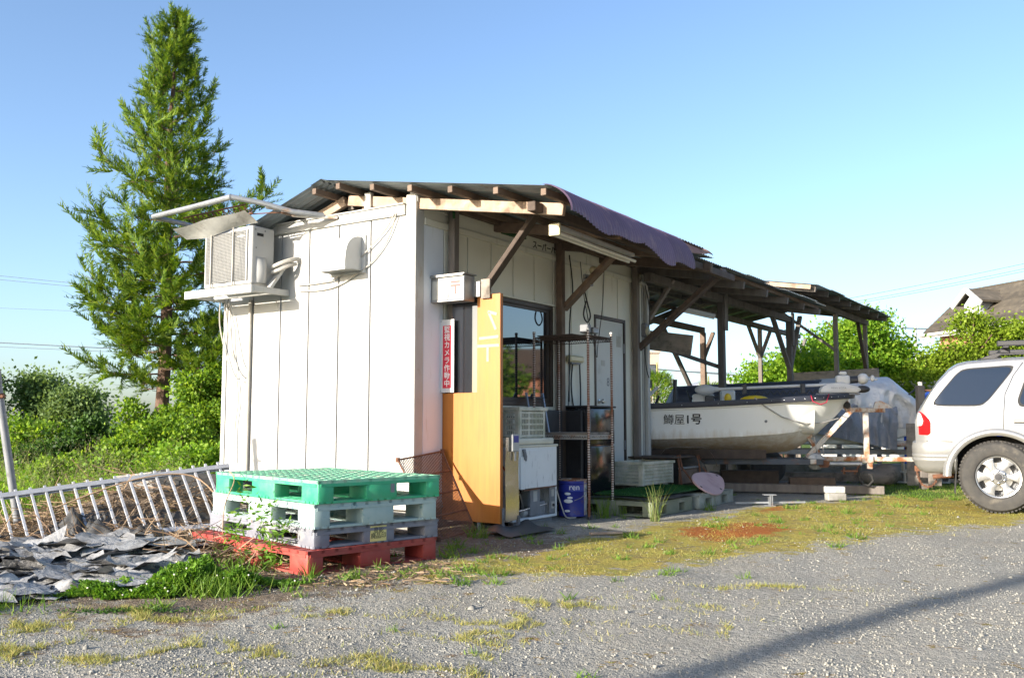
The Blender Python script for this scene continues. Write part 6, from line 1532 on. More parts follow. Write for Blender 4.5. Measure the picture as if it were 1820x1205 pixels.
part("tow_hitch", MB().bx(0.02, 0.5, 0.70, 0.78, 0.40, 0.46), 'rust', suv)
for y in (0.24, CW - 0.24):
    part("roof_rail", MB().prism([(0.70, 1.655), (0.82, 1.70), (0.90, 1.725), (3.0, 1.745), (3.1, 1.68), (3.06, 1.66), (2.95, 1.71), (0.94, 1.70), (0.88, 1.66)], -0.02, 0.02, axes((0, y, 0), (1, 0, 0), (0, 0, 1))), 'black_plastic', suv, bevel=0.006)
for x in (0.98, 2.3):
    part("rack_foot", MB().bx(x - 0.05, x + 0.05, 0.20, 0.29, 1.72, 1.765), 'black_plastic', suv, bevel=0.008)
    part("rack_foot", MB().bx(x - 0.05, x + 0.05, CW - 0.29, CW - 0.20, 1.72, 1.765), 'black_plastic', suv, bevel=0.008)
    part("rack_bar", MB().bx(x - 0.03, x + 0.03, 0.05, CW - 0.05, 1.767, 1.790), 'black_plastic', suv, bevel=0.006)
part("roof_box_rail", MB().bx(0.90, 2.6, 0.10, 0.18, 1.792, 1.85), 'black_plastic', suv, bevel=0.008)
part("roof_box_rail", MB().bx(0.90, 2.6, CW - 0.18, CW - 0.10, 1.792, 1.85), 'black_plastic', suv, bevel=0.008)
# ------------------------------------------------------------------ left foreground: leaning railing, pipe post, sheets and debris
BL, BR, TL, TR = Vector((-3.80, 7.20, 0.03)), Vector((-2.27, 7.90, 0.12)), Vector((-4.09, 7.52, 0.375)), Vector((-2.60, 8.32, 0.565))
ext = 0.16
rf = thing("metal_railing", "bent aluminium railing panel lying tilted on the debris", "railing", FR(WORLD, (-3.0, 7.5, 0)))
def rail_pt(A, B, k): return A.lerp(B, k)
up_ = (TL - BL).normalized(); along = (TR - TL).normalized(); nrm = along.cross(up_).normalized()
for A, B, nm in ((BL, BR, "lower_rail"), (TL, TR, "upper_rail")):
    a, b_ = A.lerp(B, -ext * 1.6), A.lerp(B, 1.05)
    mb = MB().bar(a + nrm * 0.012, b_ + nrm * 0.012, 0.014, 0.050, up_).bar(a - nrm * 0.014, b_ - nrm * 0.014, 0.012, 0.044, up_)
    part(nm, mb, 'aluminium', rf, WORLD, bevel=0.003)
for i in range(-3, 18):
    k = i / 16.0
    if k > 1.02: break
    p0, p1 = BL.lerp(BR, k), TL.lerp(TR, k)
    d = p1 - p0
    part("bar", MB().bar(p0 - d * 0.12, p1 + d * 0.10, 0.022, 0.022, nrm), 'aluminium', rf, WORLD, bevel=0.003)
pp = thing("pipe_post", "leaning grey steel pipe post with rusty clamp at left", "post", FR(WORLD, (-4.17, 8.0, 0)))
part("pipe", MB().tube([(-4.18, 8.0, 0.0), (-4.45, 8.0, 1.40)], 0.033, 14), 'machine_grey', pp, WORLD)
part("clamp", MB().tube([(-4.405, 8.0, 1.17), (-4.412, 8.0, 1.21)], 0.038, 14).tube([(-4.36, 7.94, 1.19), (-4.36, 7.99, 1.19)], 0.012, 6), 'rust', pp, WORLD)
part("sleeve", MB().tube([(-4.43, 8.0, 1.30), (-4.452, 8.0, 1.412)], 0.037, 14), 'machine_grey', pp, WORLD)

def crumple(name, label, x0, x1, y0, y1, amp, m, nx=150, ny=90, seed=1.0, base=None):
    xs_, ys_ = np.linspace(x0, x1, nx), np.linspace(y0, y1, ny)
    X, Y = np.meshgrid(xs_, ys_, indexing='ij')
    wx, wy = X + 0.16 * vnoise(X * 1.6, Y * 1.6, seed), Y + 0.16 * vnoise(Y * 1.8, X * 1.8, seed + 2)
    r = 0
    for q, (fr, th_, am, pw) in enumerate(((6.0, .25, 1.0, 1.3), (9.5, -.45, .9, 1.4), (15.0, .7, .6, 1.5), (23.0, -.2, .5, 1.6), (37.0, 1.1, .28, 1.6), (52.0, -.9, .2, 1.6))):
        msk = np.clip(0.45 + 0.8 * vnoise(X * 2.3 + 3 * q, Y * 2.3 - 2 * q, seed + q), 0, 1.3)
        r = r + am * msk * (1 - np.abs(np.sin(fr * (wy * math.cos(th_) + wx * math.sin(th_)) + 1.3 * vnoise(X * 3, Y * 3, seed + q) + seed * q))) ** pw
    u, v = (X - x0) / (x1 - x0), (Y - y0) / (y1 - y0)
    Z = height(X, Y) + 0.012 + amp * r * (0.4 + 0.6 * np.clip(vnoise(X * 1.7, Y * 1.7, seed + 5) + 0.6, 0, 1.4))
    edge = np.minimum(np.minimum(u, 1 - u) * (x1 - x0), np.minimum(v, 1 - v) * (y1 - y0)) + 0.10 * vnoise(X * 4, Y * 4, seed + 7)
    keep = edge > 0.10
    Z = np.where(edge < 0.2, height(X, Y) + 0.01 + (Z - height(X, Y)) * np.clip((edge - 0.08) / 0.12, 0.1, 1), Z)
    i_ = np.arange(nx * ny).reshape(nx, ny)
    Fq = np.stack([i_[:-1, :-1], i_[1:, :-1], i_[1:, 1:], i_[:-1, 1:]], -1)
    kq = keep[:-1, :-1] & keep[1:, 1:]
    Fq = Fq[kq]
    V = np.stack([X, Y, Z], -1).reshape(-1, 3)
    used = np.unique(Fq); remap = np.full(len(V), -1); remap[used] = np.arange(len(used))
    c = np.array([(x0 + x1) / 2, (y0 + y1) / 2, 0])
    o = np_mesh(name, V[used] - c, remap[Fq], m, None, Matrix.Translation(c), smooth=True)
    return tag(o, label, "sheet")
crumple("weed_sheet", "crumpled grey weed control fabric in front of the railing", -4.9, -1.95, 5.35, 7.35, 0.034, 'ground_sheet', 240, 160, seed=1.3)
crumple("weed_sheet", "torn grey fabric scrap at the left edge before the clover", -4.2, -2.45, 4.95, 5.75, 0.05, 'ground_sheet', 90, 60, seed=4.1)
def flaps(parent, n, xr, yr, seed, smin=.05, smax=.17):
    rg = np.random.default_rng(seed); c = WM[parent.name].translation
    V_, F_l = [], []
    for k in range(n):
        x, y = rg.uniform(*xr), rg.uniform(*yr); s1, s2 = rg.uniform(smin, smax), rg.uniform(smin, smax) * 0.7
        h = float(height(np.array([x]), np.array([y]))[0]) + rg.uniform(.02, .055)
        R_ = Matrix.Rotation(rg.uniform(0, 6.28), 3, 'Z') @ Matrix.Rotation(rg.normal(0, .10), 3, 'X') @ Matrix.Rotation(rg.normal(0, .10), 3, 'Y')
        b0 = len(V_); cu, tw, ph = rg.normal(0, .35), rg.normal(0, .5), rg.uniform(0, 6)
        for i in range(7):
            for j in range(6):
                u_, w_ = i / 6 - .5, j / 5 - .5
                edge = 1 + 0.18 * math.sin(ph + 9 * u_ + 7 * w_)
                p = R_ @ Vector((s1 * u_ * 2 * edge, s2 * w_ * 2 * edge, s1 * (cu * u_ * u_ + tw * u_ * w_ + 0.13 * (1 - abs(math.sin(6 * u_ + 4 * w_ + ph))))))
                V_.append((x + p.x - c.x, y + p.y - c.y, max(h + p.z, 0.004) - c.z))
        for i in range(6):
            for j in range(5):
                a_ = b0 + i * 6 + j; F_l.append((a_, a_ + 6, a_ + 7, a_ + 1))
    o = np_mesh("torn_flaps", np.array(V_), np.array(F_l), 'ground_sheet', parent, None, smooth=True); o["kind"] = "stuff"
_ws = [o for o in bpy.data.objects if o.name.startswith("weed_sheet")]
flaps(_ws[0], 130, (-4.6, -2.25), (5.6, 7.1), 5, .09, .30); flaps(_ws[1], 40, (-4.0, -2.7), (5.15, 5.6), 6, .06, .18)
crumple("black_film", "dark plastic film bunched under the railing", -3.9, -2.5, 7.2, 8.1, 0.09, 'black_sheet', 90, 60, seed=2.2)
solo("plastic_trough", MB().bar((-3.3, 8.75, 0.40), (-2.35, 8.95, 0.30), 0.05, 0.26).bar((-2.75, 8.75, 0.42), (-2.45, 8.6, 0.30), 0.03, 0.20), 'black_sheet', "broken dark board standing behind the railing", "board", FR(WORLD, (-2.8, 8.8, 0)), src=WORLD, bevel=0.01)
solo("plastic_trough", MB().bar((-3.75, 8.9, 0.36), (-3.25, 8.85, 0.42), 0.04, 0.20), 'concrete', "grey slab piece behind the railing", "slab", FR(WORLD, (-3.5, 8.9, 0)), src=WORLD, bevel=0.01)

# ------------------------------------------------------------------ scatter helpers
QUAD_LEAF = [(0, 0, 0), (0.34, 0.45, 0.06), (0, 1.0, -0.05), (-0.34, 0.45, 0.06)]
BLADE_V = [(-.5, 0, 0), (.5, 0, 0), (.36, .55, .10), (-.36, .55, .10), (.05, 1.0, .34), (-.05, 1.0, .34)]
BLADE_F = [(0, 1, 2, 3), (3, 2, 4, 5)]
def blades(name, label, cat, P, hgt, wid, m, lean=0.35, parent=None, frame=None, rng=RNG):
    n = len(P)
    d = np.stack([rng.normal(0, lean, n), rng.normal(0, lean, n), np.ones(n)], 1)
    B = basis(d, rng=rng)
    tv = np.asarray(BLADE_V)
    sc = np.stack([wid, hgt, hgt], 1)
    V, Fq = scatter(tv, BLADE_F, P, B, sc)
    o = np_mesh(name, V, Fq, m, parent, frame)
    if parent is None: tag(o, label, cat, kind="stuff")
    return o
def on_ground(X, Y, dz=-0.003): return np.stack([X, Y, height(X, Y) + dz], 1)

# loose stones
def icosa():
    t_ = (1 + 5 ** .5) / 2
    v = np.array([(-1, t_, 0), (1, t_, 0), (-1, -t_, 0), (1, -t_, 0), (0, -1, t_), (0, 1, t_), (0, -1, -t_), (0, 1, -t_), (t_, 0, -1), (t_, 0, 1), (-t_, 0, -1), (-t_, 0, 1)], float)
    f = [(0, 11, 5), (0, 5, 1), (0, 1, 7), (0, 7, 10), (0, 10, 11), (1, 5, 9), (5, 11, 4), (11, 10, 2), (10, 7, 6), (7, 1, 8), (3, 9, 4), (3, 4, 2), (3, 2, 6), (3, 6, 8), (3, 8, 9), (4, 9, 5), (2, 4, 11), (6, 2, 10), (8, 6, 7), (9, 8, 1)]
    return v / np.linalg.norm(v[0]), f
n = 80000
Yd = 3.1 + 8.2 * RNG.random(n) ** 1.7
Xd = (RNG.random(n) * 2 - 1) * (0.62 * Yd + 0.3)
mo, re_, so, gr_ = zones(Xd, Yd)
keep = RNG.random(n) > 0.72 * np.clip(mo + re_ + 0.55 * so + gr_, 0, 1)
keep &= RNG.random(n) < np.clip(0.55 + 0.5 * vnoise(Xd * 1.1, Yd * 1.6, 21) + 0.3 * vnoise(Xd * 4, Yd * 5, 22), 0.12, 1)
lxx, lyy = loc_xy(Xd, Yd)
keep &= ~((lxx < 0.7) & (lyy > 0)) | (RNG.random(n) < 0.1)
Xd, Yd = Xd[keep], Yd[keep]; n = len(Xd)
iv, ifc = icosa()
iv = iv * (1 + 0.22 * np.sin(np.arange(12) * 2.7))[:, None]
s_ = 0.0018 + 0.0056 * RNG.random(n) ** 3.5 + (RNG.random(n) > 0.996) * RNG.uniform(0.004, 0.014, n)
V, Fq = scatter(iv, ifc, on_ground(Xd, Yd, 0.0) + np.array([0, 0, 0.001]), basis(RNG.normal(0, 1, (n, 3))), np.stack([s_ * RNG.uniform(.8, 1.3, n), s_ * RNG.uniform(.8, 1.4, n), s_ * RNG.uniform(.55, .9, n)], 1))
tag(np_mesh("gravel", V, Fq, 'gravel_stone'), "loose grey gravel stones over the yard", "gravel", kind="stuff")

# short dry grass and moss shoots
def sample_zone(fn, n, xr, yr):
    X, Y = RNG.uniform(*xr, n), RNG.uniform(*yr, n)
    k = RNG.random(n) < fn(X, Y); return X[k], Y[k]
def dry_w(X, Y):
    w = np.zeros_like(X)
    X0_, Y0_ = X, Y; X = X + 0.16 * vnoise(X0_ * 3.1, Y0_ * 3.1, 1); Y = Y + 0.10 * vnoise(X0_ * 3.7, Y0_ * 3.7, 5)
    for (px, py, rx, ry) in PATCHES: w = np.maximum(w, np.exp(-1.0 * (((X - px) / rx) ** 2 + ((Y - py) / ry) ** 2)))
    n1 = vnoise(X * 7, Y * 7, 4) + 0.8 * vnoise(X * 17, Y * 17, 2)
    return np.clip(w * 1.3 * np.clip(0.0 + 0.8 * n1, 0, 1), 0, 1) * 0.7
X, Y = sample_zone(dry_w, 700000, (-3.2, 2.2), (3.3, 6.2))
n = len(X); blades("dry_grass", "sparse dry grass tufts on the gravel in the foreground", "grass", on_ground(X, Y), RNG.uniform(.012, .040, n), RNG.uniform(.002, .0045, n), 'grass_dry', 0.9)
def moss_w(X, Y):
    mo, re_, so, gr_ = zones(X, Y)
    return np.clip(mo * (0.35 + 0.9 * vnoise(X * 3, Y * 3, 6)) + 0.5 * so * np.clip(vnoise(X * 5, Y * 5, 8), 0, 1), 0, 1)
X, Y = sample_zone(moss_w, 300000, (-2.6, 8.5), (4.2, 15)); k_ = vnoise(X * 2.7, Y * 2.7, 13) > 0.1; GXm, GYm = X[k_], Y[k_]; X, Y = X[~k_], Y[~k_]
n = len(GXm); blades("strip_grass", "low green grass patches within the mossy strip", "grass", on_ground(GXm, GYm), RNG.uniform(.008, .028, n), RNG.uniform(.002, .0045, n), 'strip_blade', 0.9)
n = len(X); blades("moss_grass", "low yellow green grass over the mossy strip", "grass", on_ground(X, Y), RNG.uniform(.008, .030, n), RNG.uniform(.002, .005, n), 'grass_dry', 0.9)
# green weeds: many small rosettes through the strip
def tuft_points(cx_, cy_, n, r): 
    a, q = RNG.uniform(0, 2 * np.pi, n), r * np.sqrt(RNG.random(n)); return cx_ + q * np.cos(a), cy_ + q * np.sin(a)
PX, PY, HH, WW = [], [], [], []
W_ = []
k = 0
while k < 190:
    x, y = RNG.uniform(0.75, 3.6), RNG.uniform(-3.4, 9.5)
    P_ = SHED @ Vector((x, y, 0))
    mo, re_, so, gr_ = zones(np.array([P_.x]), np.array([P_.y]))
    if RNG.random() < 0.15 + mo[0] * 0.5 + so[0] * 0.8:
        s = RNG.choice([0.5, 0.8, 1.0, 1.5], p=[.4, .35, .2, .05]); W_.append((P_.x, P_.y, s)); k += 1
for (x, y, s) in [(-1.25, 5.75, 1.5), (-1.0, 5.9, 1.6), (-0.85, 6.25, 1.2), (-0.3, 6.2, 1.6), (-0.1, 6.05, 1.3), (-1.55, 5.85, 1.3), (-0.45, 6.9, 1.7), (-0.3, 7.15, 1.4), (-1.75, 6.15, 2.0), (-1.9, 6.4, 2.2), (-1.65, 6.3, 1.6), (0.15, 7.9, 1.1), (1.0, 8.05, 1.1)] + W_:
    m_ = int(26 * s); X, Y = tuft_points(x, y, m_, 0.045 * s + 0.01); PX.append(X); PY.append(Y)
    HH.append(RNG.uniform(.03, .075, m_) * (0.5 + 0.5 * s)); WW.append(RNG.uniform(.004, .009, m_) * (0.6 + .4 * s))
PX, PY, HH, WW = map(np.concatenate, (PX, PY, HH, WW))
blades("weeds", "small green weeds sprouting along the mossy strip", "weeds", on_ground(PX, PY), HH, WW, 'grass_green', 0.8)
# green grass under the car and behind the trailers
def gz_w(X, Y):
    x, y = loc_xy(X, Y); z = zones(X, Y)[3]
    return np.clip(z * (0.6 + 0.5 * vnoise(X * 3, Y * 3, 2)), 0, 1) * ((x > 1.0) & (y > 5))
X, Y = sample_zone(gz_w, 60000, (3.5, 12), (10, 22))
n = len(X); blades("rear_grass", "green grass growing behind the trailers and car", "grass", on_ground(X, Y), RNG.uniform(.02, .06, n), RNG.uniform(.004, .009, n), 'grass_green', 0.6)
# grass edge at the far left foreground
n = 900; X, Y = RNG.normal(-2.95, 0.16, n), RNG.normal(4.95, 0.13, n)
blades("edge_grass", "bright grass tuft at the left edge of the gravel", "grass", on_ground(X, Y), RNG.uniform(.05, .12, n), RNG.uniform(.004, .008, n), 'grass_green', 0.6)

def tuft(label, x, y, n, h, r=0.06, m='grass_green', lean=0.22):
    X, Y = tuft_points(x, y, n, r)
    c = np.array([x, y, 0.0])
    o = blades("grass_tuft", label, "grass tuft", on_ground(X, Y) - c, RNG.uniform(.45 * h, h, n), RNG.uniform(.004, .008, n), m, lean, None, Matrix.Translation(c))
    del o["kind"]; return o
def S2(x, y): p = SHED @ Vector((x, y, 0)); return p.x, p.y
tuft("tall yellow green grass tuft in front of the porch pallet", *S2(1.38, 2.12), 60, 0.42, 0.05, 'grass_tall', 0.16)
tuft("grass tuft growing round the rusty rack foot", *S2(0.82, 2.05), 60, 0.30, 0.09, 'grass_green', 0.2)
tuft("grass tuft at the second foot of the wire rack", *S2(0.85, 2.4), 40, 0.24, 0.08, 'grass_green', 0.2)
tuft("green tuft at the foot of the leaning rusty grill", *S2(0.72, 0.0), 70, 0.16, 0.10, 'grass_green', 0.5)
tuft("small tuft beside the pale pallet corner", *S2(1.42, 3.5), 40, 0.14, 0.06, 'grass_green', 0.35)
tuft("long leafed tuft at the red pallet corner", *S2(1.06, -2.3), 26, 0.16, 0.04, 'clover_green', 0.5)

# clover mound
n = 13000; a, q = RNG.uniform(0, 2 * np.pi, n), np.sqrt(RNG.random(n))
q = q * (1.0 + 0.22 * np.sin(3 * a + 1) + 0.14 * np.sin(7 * a) + 0.10 * np.sin(13 * a + 2)) + np.abs(RNG.normal(0, .07, n))
ux, uy = q * np.cos(a), q * np.sin(a)
X, Y = -2.02 + 0.55 * ux, 5.55 + 0.19 * uy + 0.09 * ux
hump = (0.02 + 0.14 * np.clip(1 - (ux ** 2 + uy ** 2) * .85, 0, 1) ** 0.6) * np.clip(0.7 + 0.55 * vnoise(X * 7, Y * 7, 1), .15, 1.5) * (0.55 + 0.5 * (1 / (1 + np.exp(-6 * (ux - 0.0)))))
P = np.stack([X, Y, height(X, Y) + hump * RNG.uniform(0.35, 1.0, n) + 0.004], 1)
d = np.stack([ux * 0.8 + RNG.normal(0, .5, n), uy * 0.8 - .25 + RNG.normal(0, .5, n), 0.3 + RNG.random(n)], 1)
V, Fq = scatter(QUAD_LEAF, [(0, 1, 2, 3)], P, basis(d), RNG.uniform(.016, .032, n))
tag(np_mesh("clover", V, Fq, 'clover_green'), "bright green clover mound beside the weed fabric", "clover", kind="stuff")
n = 60; i_ = RNG.choice(len(P), n); fp = P[i_] + np.array([0, -0.01, 0.02])
V, Fq = scatter(iv, ifc, fp, basis(RNG.normal(0, 1, (n, 3))), np.where(RNG.random(n) > .93, .012, .006))
tag(np_mesh("clover_flowers", V, Fq, 'flower_white'), "tiny white clover flowers on the mound", "flowers", kind="stuff")
n = 260; X, Y = RNG.normal(-1.72, 0.12, n), RNG.normal(5.42, 0.06, n)
blades("clover_grass", "grass blades growing at the right end of the clover", "grass", on_ground(X, Y), RNG.uniform(.06, .16, n), RNG.uniform(.005, .009, n), 'grass_green', 0.5)
n = 500; X, Y = RNG.normal(-2.0, 0.20, n), RNG.normal(4.98, 0.035, n)
V, Fq = scatter(QUAD_LEAF, [(0, 1, 2, 3)], on_ground(X, Y, 0.006), basis(np.stack([RNG.normal(0, 1, n), RNG.normal(0, 1, n), RNG.random(n)], 1)), RNG.uniform(.010, .02, n))
tag(np_mesh("creeping_weed", V, Fq, 'leaf_dark'), "flat dark creeping weed on the gravel below the clover", "weeds", kind="stuff")

# dry stems and vines over the debris, around railing and pallets
def stems(n, xr, yr, zr_, Lr, flat=0.35):
    P = np.stack([RNG.uniform(*xr, n), RNG.uniform(*yr, n), np.zeros(n)], 1)
    P[:, 2] = height(P[:, 0], P[:, 1]) + RNG.uniform(*zr_, n)
    d = np.stack([RNG.normal(0, 1, n), RNG.normal(0, 1, n), RNG.normal(0.05, flat, n)], 1)
    L = RNG.uniform(*Lr, n)
    tv = [(-.5, 0, 0), (.5, 0, 0), (.5, .5, .14), (-.5, .5, .14), (.4, 1, 0.05), (-.4, 1, 0.05)]
    return scatter(tv, BLADE_F, P, basis(d), np.stack([RNG.uniform(.003, .009, n), L, L], 1))
V1, F1 = stems(1500, (-4.6, -2.2), (7.3, 9.0), (0.0, 0.10), (.10, .5), 0.16)
V2, F2 = stems(900, (-2.4, -1.45), (6.35, 7.6), (0.0, 0.10), (.08, .30))
V3, F3 = stems(500, (-4.6, -2.6), (7.0, 7.5), (0.0, 0.05), (.10, .4))
V4, F4 = stems(900, (-2.1, -0.3), (5.6, 6.6), (0.0, 0.015), (.03, .12), 0.05)
V = np.concatenate([V1, V2, V3, V4]); F_ = np.concatenate([F1, F2 + len(V1), F3 + len(V1) + len(V2), F4 + len(V1) + len(V2) + len(V3)])
tag(np_mesh("dry_stems", V, F_, 'straw'), "tangle of dry stems over the debris heap", "dry stems", kind="stuff")
def vine(label, pts, m='straw_wood', r=0.005):
    return cable(pts, r, m, label, WORLD, 5, "vine")
vine("thin dry vine climbing the left side of the pallet stack", [(-2.15, 7.0, 0.1), (-2.12, 6.93, 0.35), (-2.0, 6.75, 0.55), (-2.06, 6.8, 0.62)], 'straw_wood', 0.004)
vine("dry vine arching over the railing", [(-3.6, 7.4, 0.3), (-3.1, 7.7, 0.5), (-2.7, 7.9, 0.52), (-2.4, 7.8, 0.3)], 'straw_wood', 0.006)
# ferny weed growing through the pallet side
n = 420; tt_ = RNG.random(n)
c0 = np.array([[-1.65, 6.42, 0.02], [-1.72, 6.5, 0.3], [-1.66, 6.4, 0.5]])
stem_i = RNG.integers(0, 5, n); bx_ = np.array([-1.60, -1.72, -1.85, -1.52, -1.95])[stem_i]; by_ = np.array([6.28, 6.36, 6.48, 6.22, 6.55])[stem_i]; hh = np.array([.42, .55, .35, .3, .25])[stem_i]
P = np.stack([bx_ + 0.08 * np.sin(tt_ * 4 + stem_i) + RNG.normal(0, .03, n), by_ - 0.05 * tt_ + RNG.normal(0, .03, n), 0.02 + hh * tt_], 1)
d = np.stack([RNG.normal(0, 1, n), RNG.normal(0, 1, n), RNG.normal(.2, .5, n)], 1)
V, Fq = scatter(QUAD_LEAF, [(0, 1, 2, 3)], P, basis(d), np.stack([RNG.uniform(.018, .03, n), RNG.uniform(.03, .07, n), np.full(n, .03)], 1))
wd = tag(np_mesh("mugwort", V, Fq, 'clover_green'), "feathery green weed growing beside the red pallet", "weed", kind="stuff")

# ------------------------------------------------------------------ trees
def tree_root(name, label, cat, x, y, group=None): return thing(name, label, cat, FR(WORLD, (x, y, 0)), group)

def cedar(x0, y0, H):
    r = tree_root("cedar_tree", "tall narrow cedar tree left of the shed", "tree", x0, y0)
    rng = np.random.default_rng(11)
    lean = lambda z: 0.02 * z + 0.05 * math.sin(z * 0.8)
    part("trunk", MB().tube([(lean(z), 0.03 * math.sin(z), z) for z in np.linspace(-0.05, H - 0.05, 24)], [0.115 * (1 - z / H) ** 0.8 + 0.008 for z in np.linspace(0, H - 0.02, 24)], 10), 'bark', r)
    env = lambda z: float(np.interp(z, [1.3, 1.9, 2.6, 3.4, 4.2, 5.0, 5.6, 6.2, 6.8, 7.3, 7.7, 8.1], [0.95, 1.42, 1.62, 1.60, 1.32, 1.0, 0.78, 0.54, 0.34, 0.22, 0.14, 0.03]))
    br = MB(); SP, SD, SS = [], [], []
    z = 1.45; k = 0
    while z < H - 0.05:
        az = k * 2.399 + rng.normal(0, .25)
        L = env(z) * rng.uniform(0.62, 1.10) * (0.86 + 0.22 * math.sin(3 * az + 2.2 * z))
        if rng.random() < 0.12: L *= 1.15
        n = max(4, int(L / 0.13))
        rise = 0.05 + 0.35 * (z / H) ** 2
        pts = []
        for i in range(n + 1):
            t_ = i / n
            rr = L * t_
            zz = z + L * (rise * t_ - 0.42 * t_ ** 2 * (1 - z / H) + 0.42 * t_ ** 3.5)
            w = 0.05 * math.sin(5 * t_ + k)
            pts.append(Vector((lean(z) + rr * math.cos(az) - w * math.sin(az), rr * math.sin(az) + w * math.cos(az), zz)))
        br.tube(pts, [0.022 * (L / 1.8) * (1 - 0.85 * i / n) + 0.003 for i in range(n + 1)], 5, False)
        for i in range(1, n + 1):
            t_ = i / n
            if t_ < 0.22 and z < 5.5: continue
            p = pts[i]; dd = (pts[i] - pts[i - 1]).normalized()
            for sd in (-1, 1):
                side = Vector((-math.sin(az), math.cos(az), 0)) * sd
                tl = L * (0.16 + 0.20 * (1 - t_)) * rng.uniform(.5, 1.15) + 0.06
                tdir = (dd * rng.uniform(.5, 1.0) + side * rng.uniform(.6, 1.1) + Vector((0, 0, rng.uniform(-0.35, 0.45)))).normalized()
                ns = max(2, int(tl / 0.085))
                br.tube([p, p + tdir * tl * 0.9], [0.006, 0.002], 3, False)
                for q in range(ns):
                    f = (q + 0.6) / ns
                    pp_ = p + tdir * tl * f + Vector((0, 0, 0.10 * tl * f * f)) + Vector(rng.normal(0, 0.025, 3))
                    dv = tdir * rng.uniform(.5, 1.0) + Vector(rng.normal(0, .45, 3)) + Vector((0, 0, rng.uniform(-.1, .55)))
                    SP.append(pp_); SD.append(dv); SS.append(rng.uniform(0.85, 1.5) * (0.74 + 0.30 * min(1, L)))
            if t_ > 0.7:
                for q in range(3):
                    SP.append(p + Vector(rng.normal(0, 0.03, 3))); SD.append(dd + Vector(rng.normal(0, .5, 3)) + Vector((0, 0, .35))); SS.append(rng.uniform(0.7, 1.1))
        z += 0.052 + 0.04 * rng.random(); k += 1
    for q in range(26):
        zt = H - 0.02 - 0.03 * q; SP.append(Vector((lean(zt), 0, zt))); a = q * 2.4; SD.append(Vector((math.cos(a) * .7, math.sin(a) * .7, 0.9))); SS.append(0.45)
    part("branches", br, 'bark', r)
    # spray: stem with upturned awl fingers
    tv, tf = [], []
    trg = np.random.default_rng(3)
    def finger(o, d, L, w):
        d = d / np.linalg.norm(d); sx = np.cross(d, (0, 0, 1)); sx = sx / (np.linalg.norm(sx) + 1e-6)
        b = len(tv)
        up = np.array([0, 0, 0.22 * L])
        tv.extend([o - sx * w, o + sx * w, o + d * L * .55 + up * .35 + sx * w, o + d * L * .55 + up * .35 - sx * w, o + d * L + up + sx * w * .3, o + d * L + up - sx * w * .3])
        tf.extend([(b, b + 1, b + 2, b + 3), (b + 3, b + 2, b + 4, b + 5)])
    for i in range(17):
        y = 0.26 * i / 16
        for s in (-1, 1):
            dd = np.array([s * trg.uniform(.5, 1.0), trg.uniform(.6, 1.2), trg.uniform(-.45, .55)])
            finger(np.array([0, y, 0.0]), dd, trg.uniform(.05, .11) * (1.1 - 0.4 * i / 16), 0.0050)
    finger(np.array([0, 0, 0.]), np.array([0, 1., 0.]), 0.32, 0.006)
    n = len(SP); P = np.array([tuple(p) for p in SP]); D = np.array([tuple(p) for p in SD])
    V, Fq = scatter(np.array(tv), tf, P, basis(D, rng.normal(0, .5, n), rng), np.array(SS))
    o = np_mesh("crown", V, Fq, 'leaf_cedar', r)
    return r
cedar(-5.72, 15.0, 7.62)

def leaves_in(blobs, n, size, rng, clump=28, spread=0.16, out=0.7):
    """leaf clumps through a set of ellipsoids (cx,cy,cz,rx,ry,rz)"""
    w = np.array([b[3] * b[4] * b[5] for b in blobs]) ** 0.7; w /= w.sum()
    nc = max(1, n // clump); bi = rng.choice(len(blobs), nc, p=w); Bb = np.array(blobs)[bi]
    d = rng.normal(0, 1, (nc, 3)); d /= np.linalg.norm(d, axis=1, keepdims=True)
    rr = rng.random(nc) ** 0.35
    C_ = Bb[:, :3] + d * Bb[:, 3:] * rr[:, None]
    cs = spread * rng.uniform(.6, 1.4, nc)
    Cn = np.repeat(C_, clump, 0); Dn = np.repeat(d, clump, 0); cn_ = np.repeat(cs, clump)
    off = rng.normal(0, 1, (nc * clump, 3)) * cn_[:, None] * np.array([1, 1, .6])
    P = Cn + off
    D = Dn * out + rng.normal(0, .8, P.shape) + np.array([0, 0, 0.15])
    s = size * rng.uniform(.6, 1.3, len(P))
    return P, D, s
def bush(name, label, x, y, blobs, n, size, m, seed, cat="shrub", group=None, trunk=None, spread=0.16, clump=28, zmin=0.0):
    r = tree_root(name, label, cat, x, y, group); rng = np.random.default_rng(seed)
    P, D, s = leaves_in(blobs, n, size, rng, clump, spread)
    k = P[:, 2] > zmin; P, D, s = P[k], D[k], s[k]
    V, Fq = scatter(QUAD_LEAF, [(0, 1, 2, 3)], P, basis(D, rng=rng), s)
    np_mesh("crown", V, Fq, m, r)
    mb = MB(); top = max(b[2] for b in blobs)
    for i, b in enumerate(blobs):
        c = Vector(b[:3]); base = Vector((rng.normal(0, .06), rng.normal(0, .06), -0.02))
        mid = base.lerp(c, 0.5) + Vector((rng.normal(0, .08), rng.normal(0, .08), 0.05))
        rr = trunk or 0.03
        mb.tube([base, mid, c], [rr, rr * .7, rr * .3], 7)
        for q in range(3):
            e = c + Vector((rng.normal(0, .5) * b[3], rng.normal(0, .5) * b[4], abs(rng.normal(0, .5)) * b[5]))
            mb.tube([mid.lerp(c, .6), e], [rr * .4, rr * .15], 5)
    part("trunk", mb, 'bark', r)
    return r
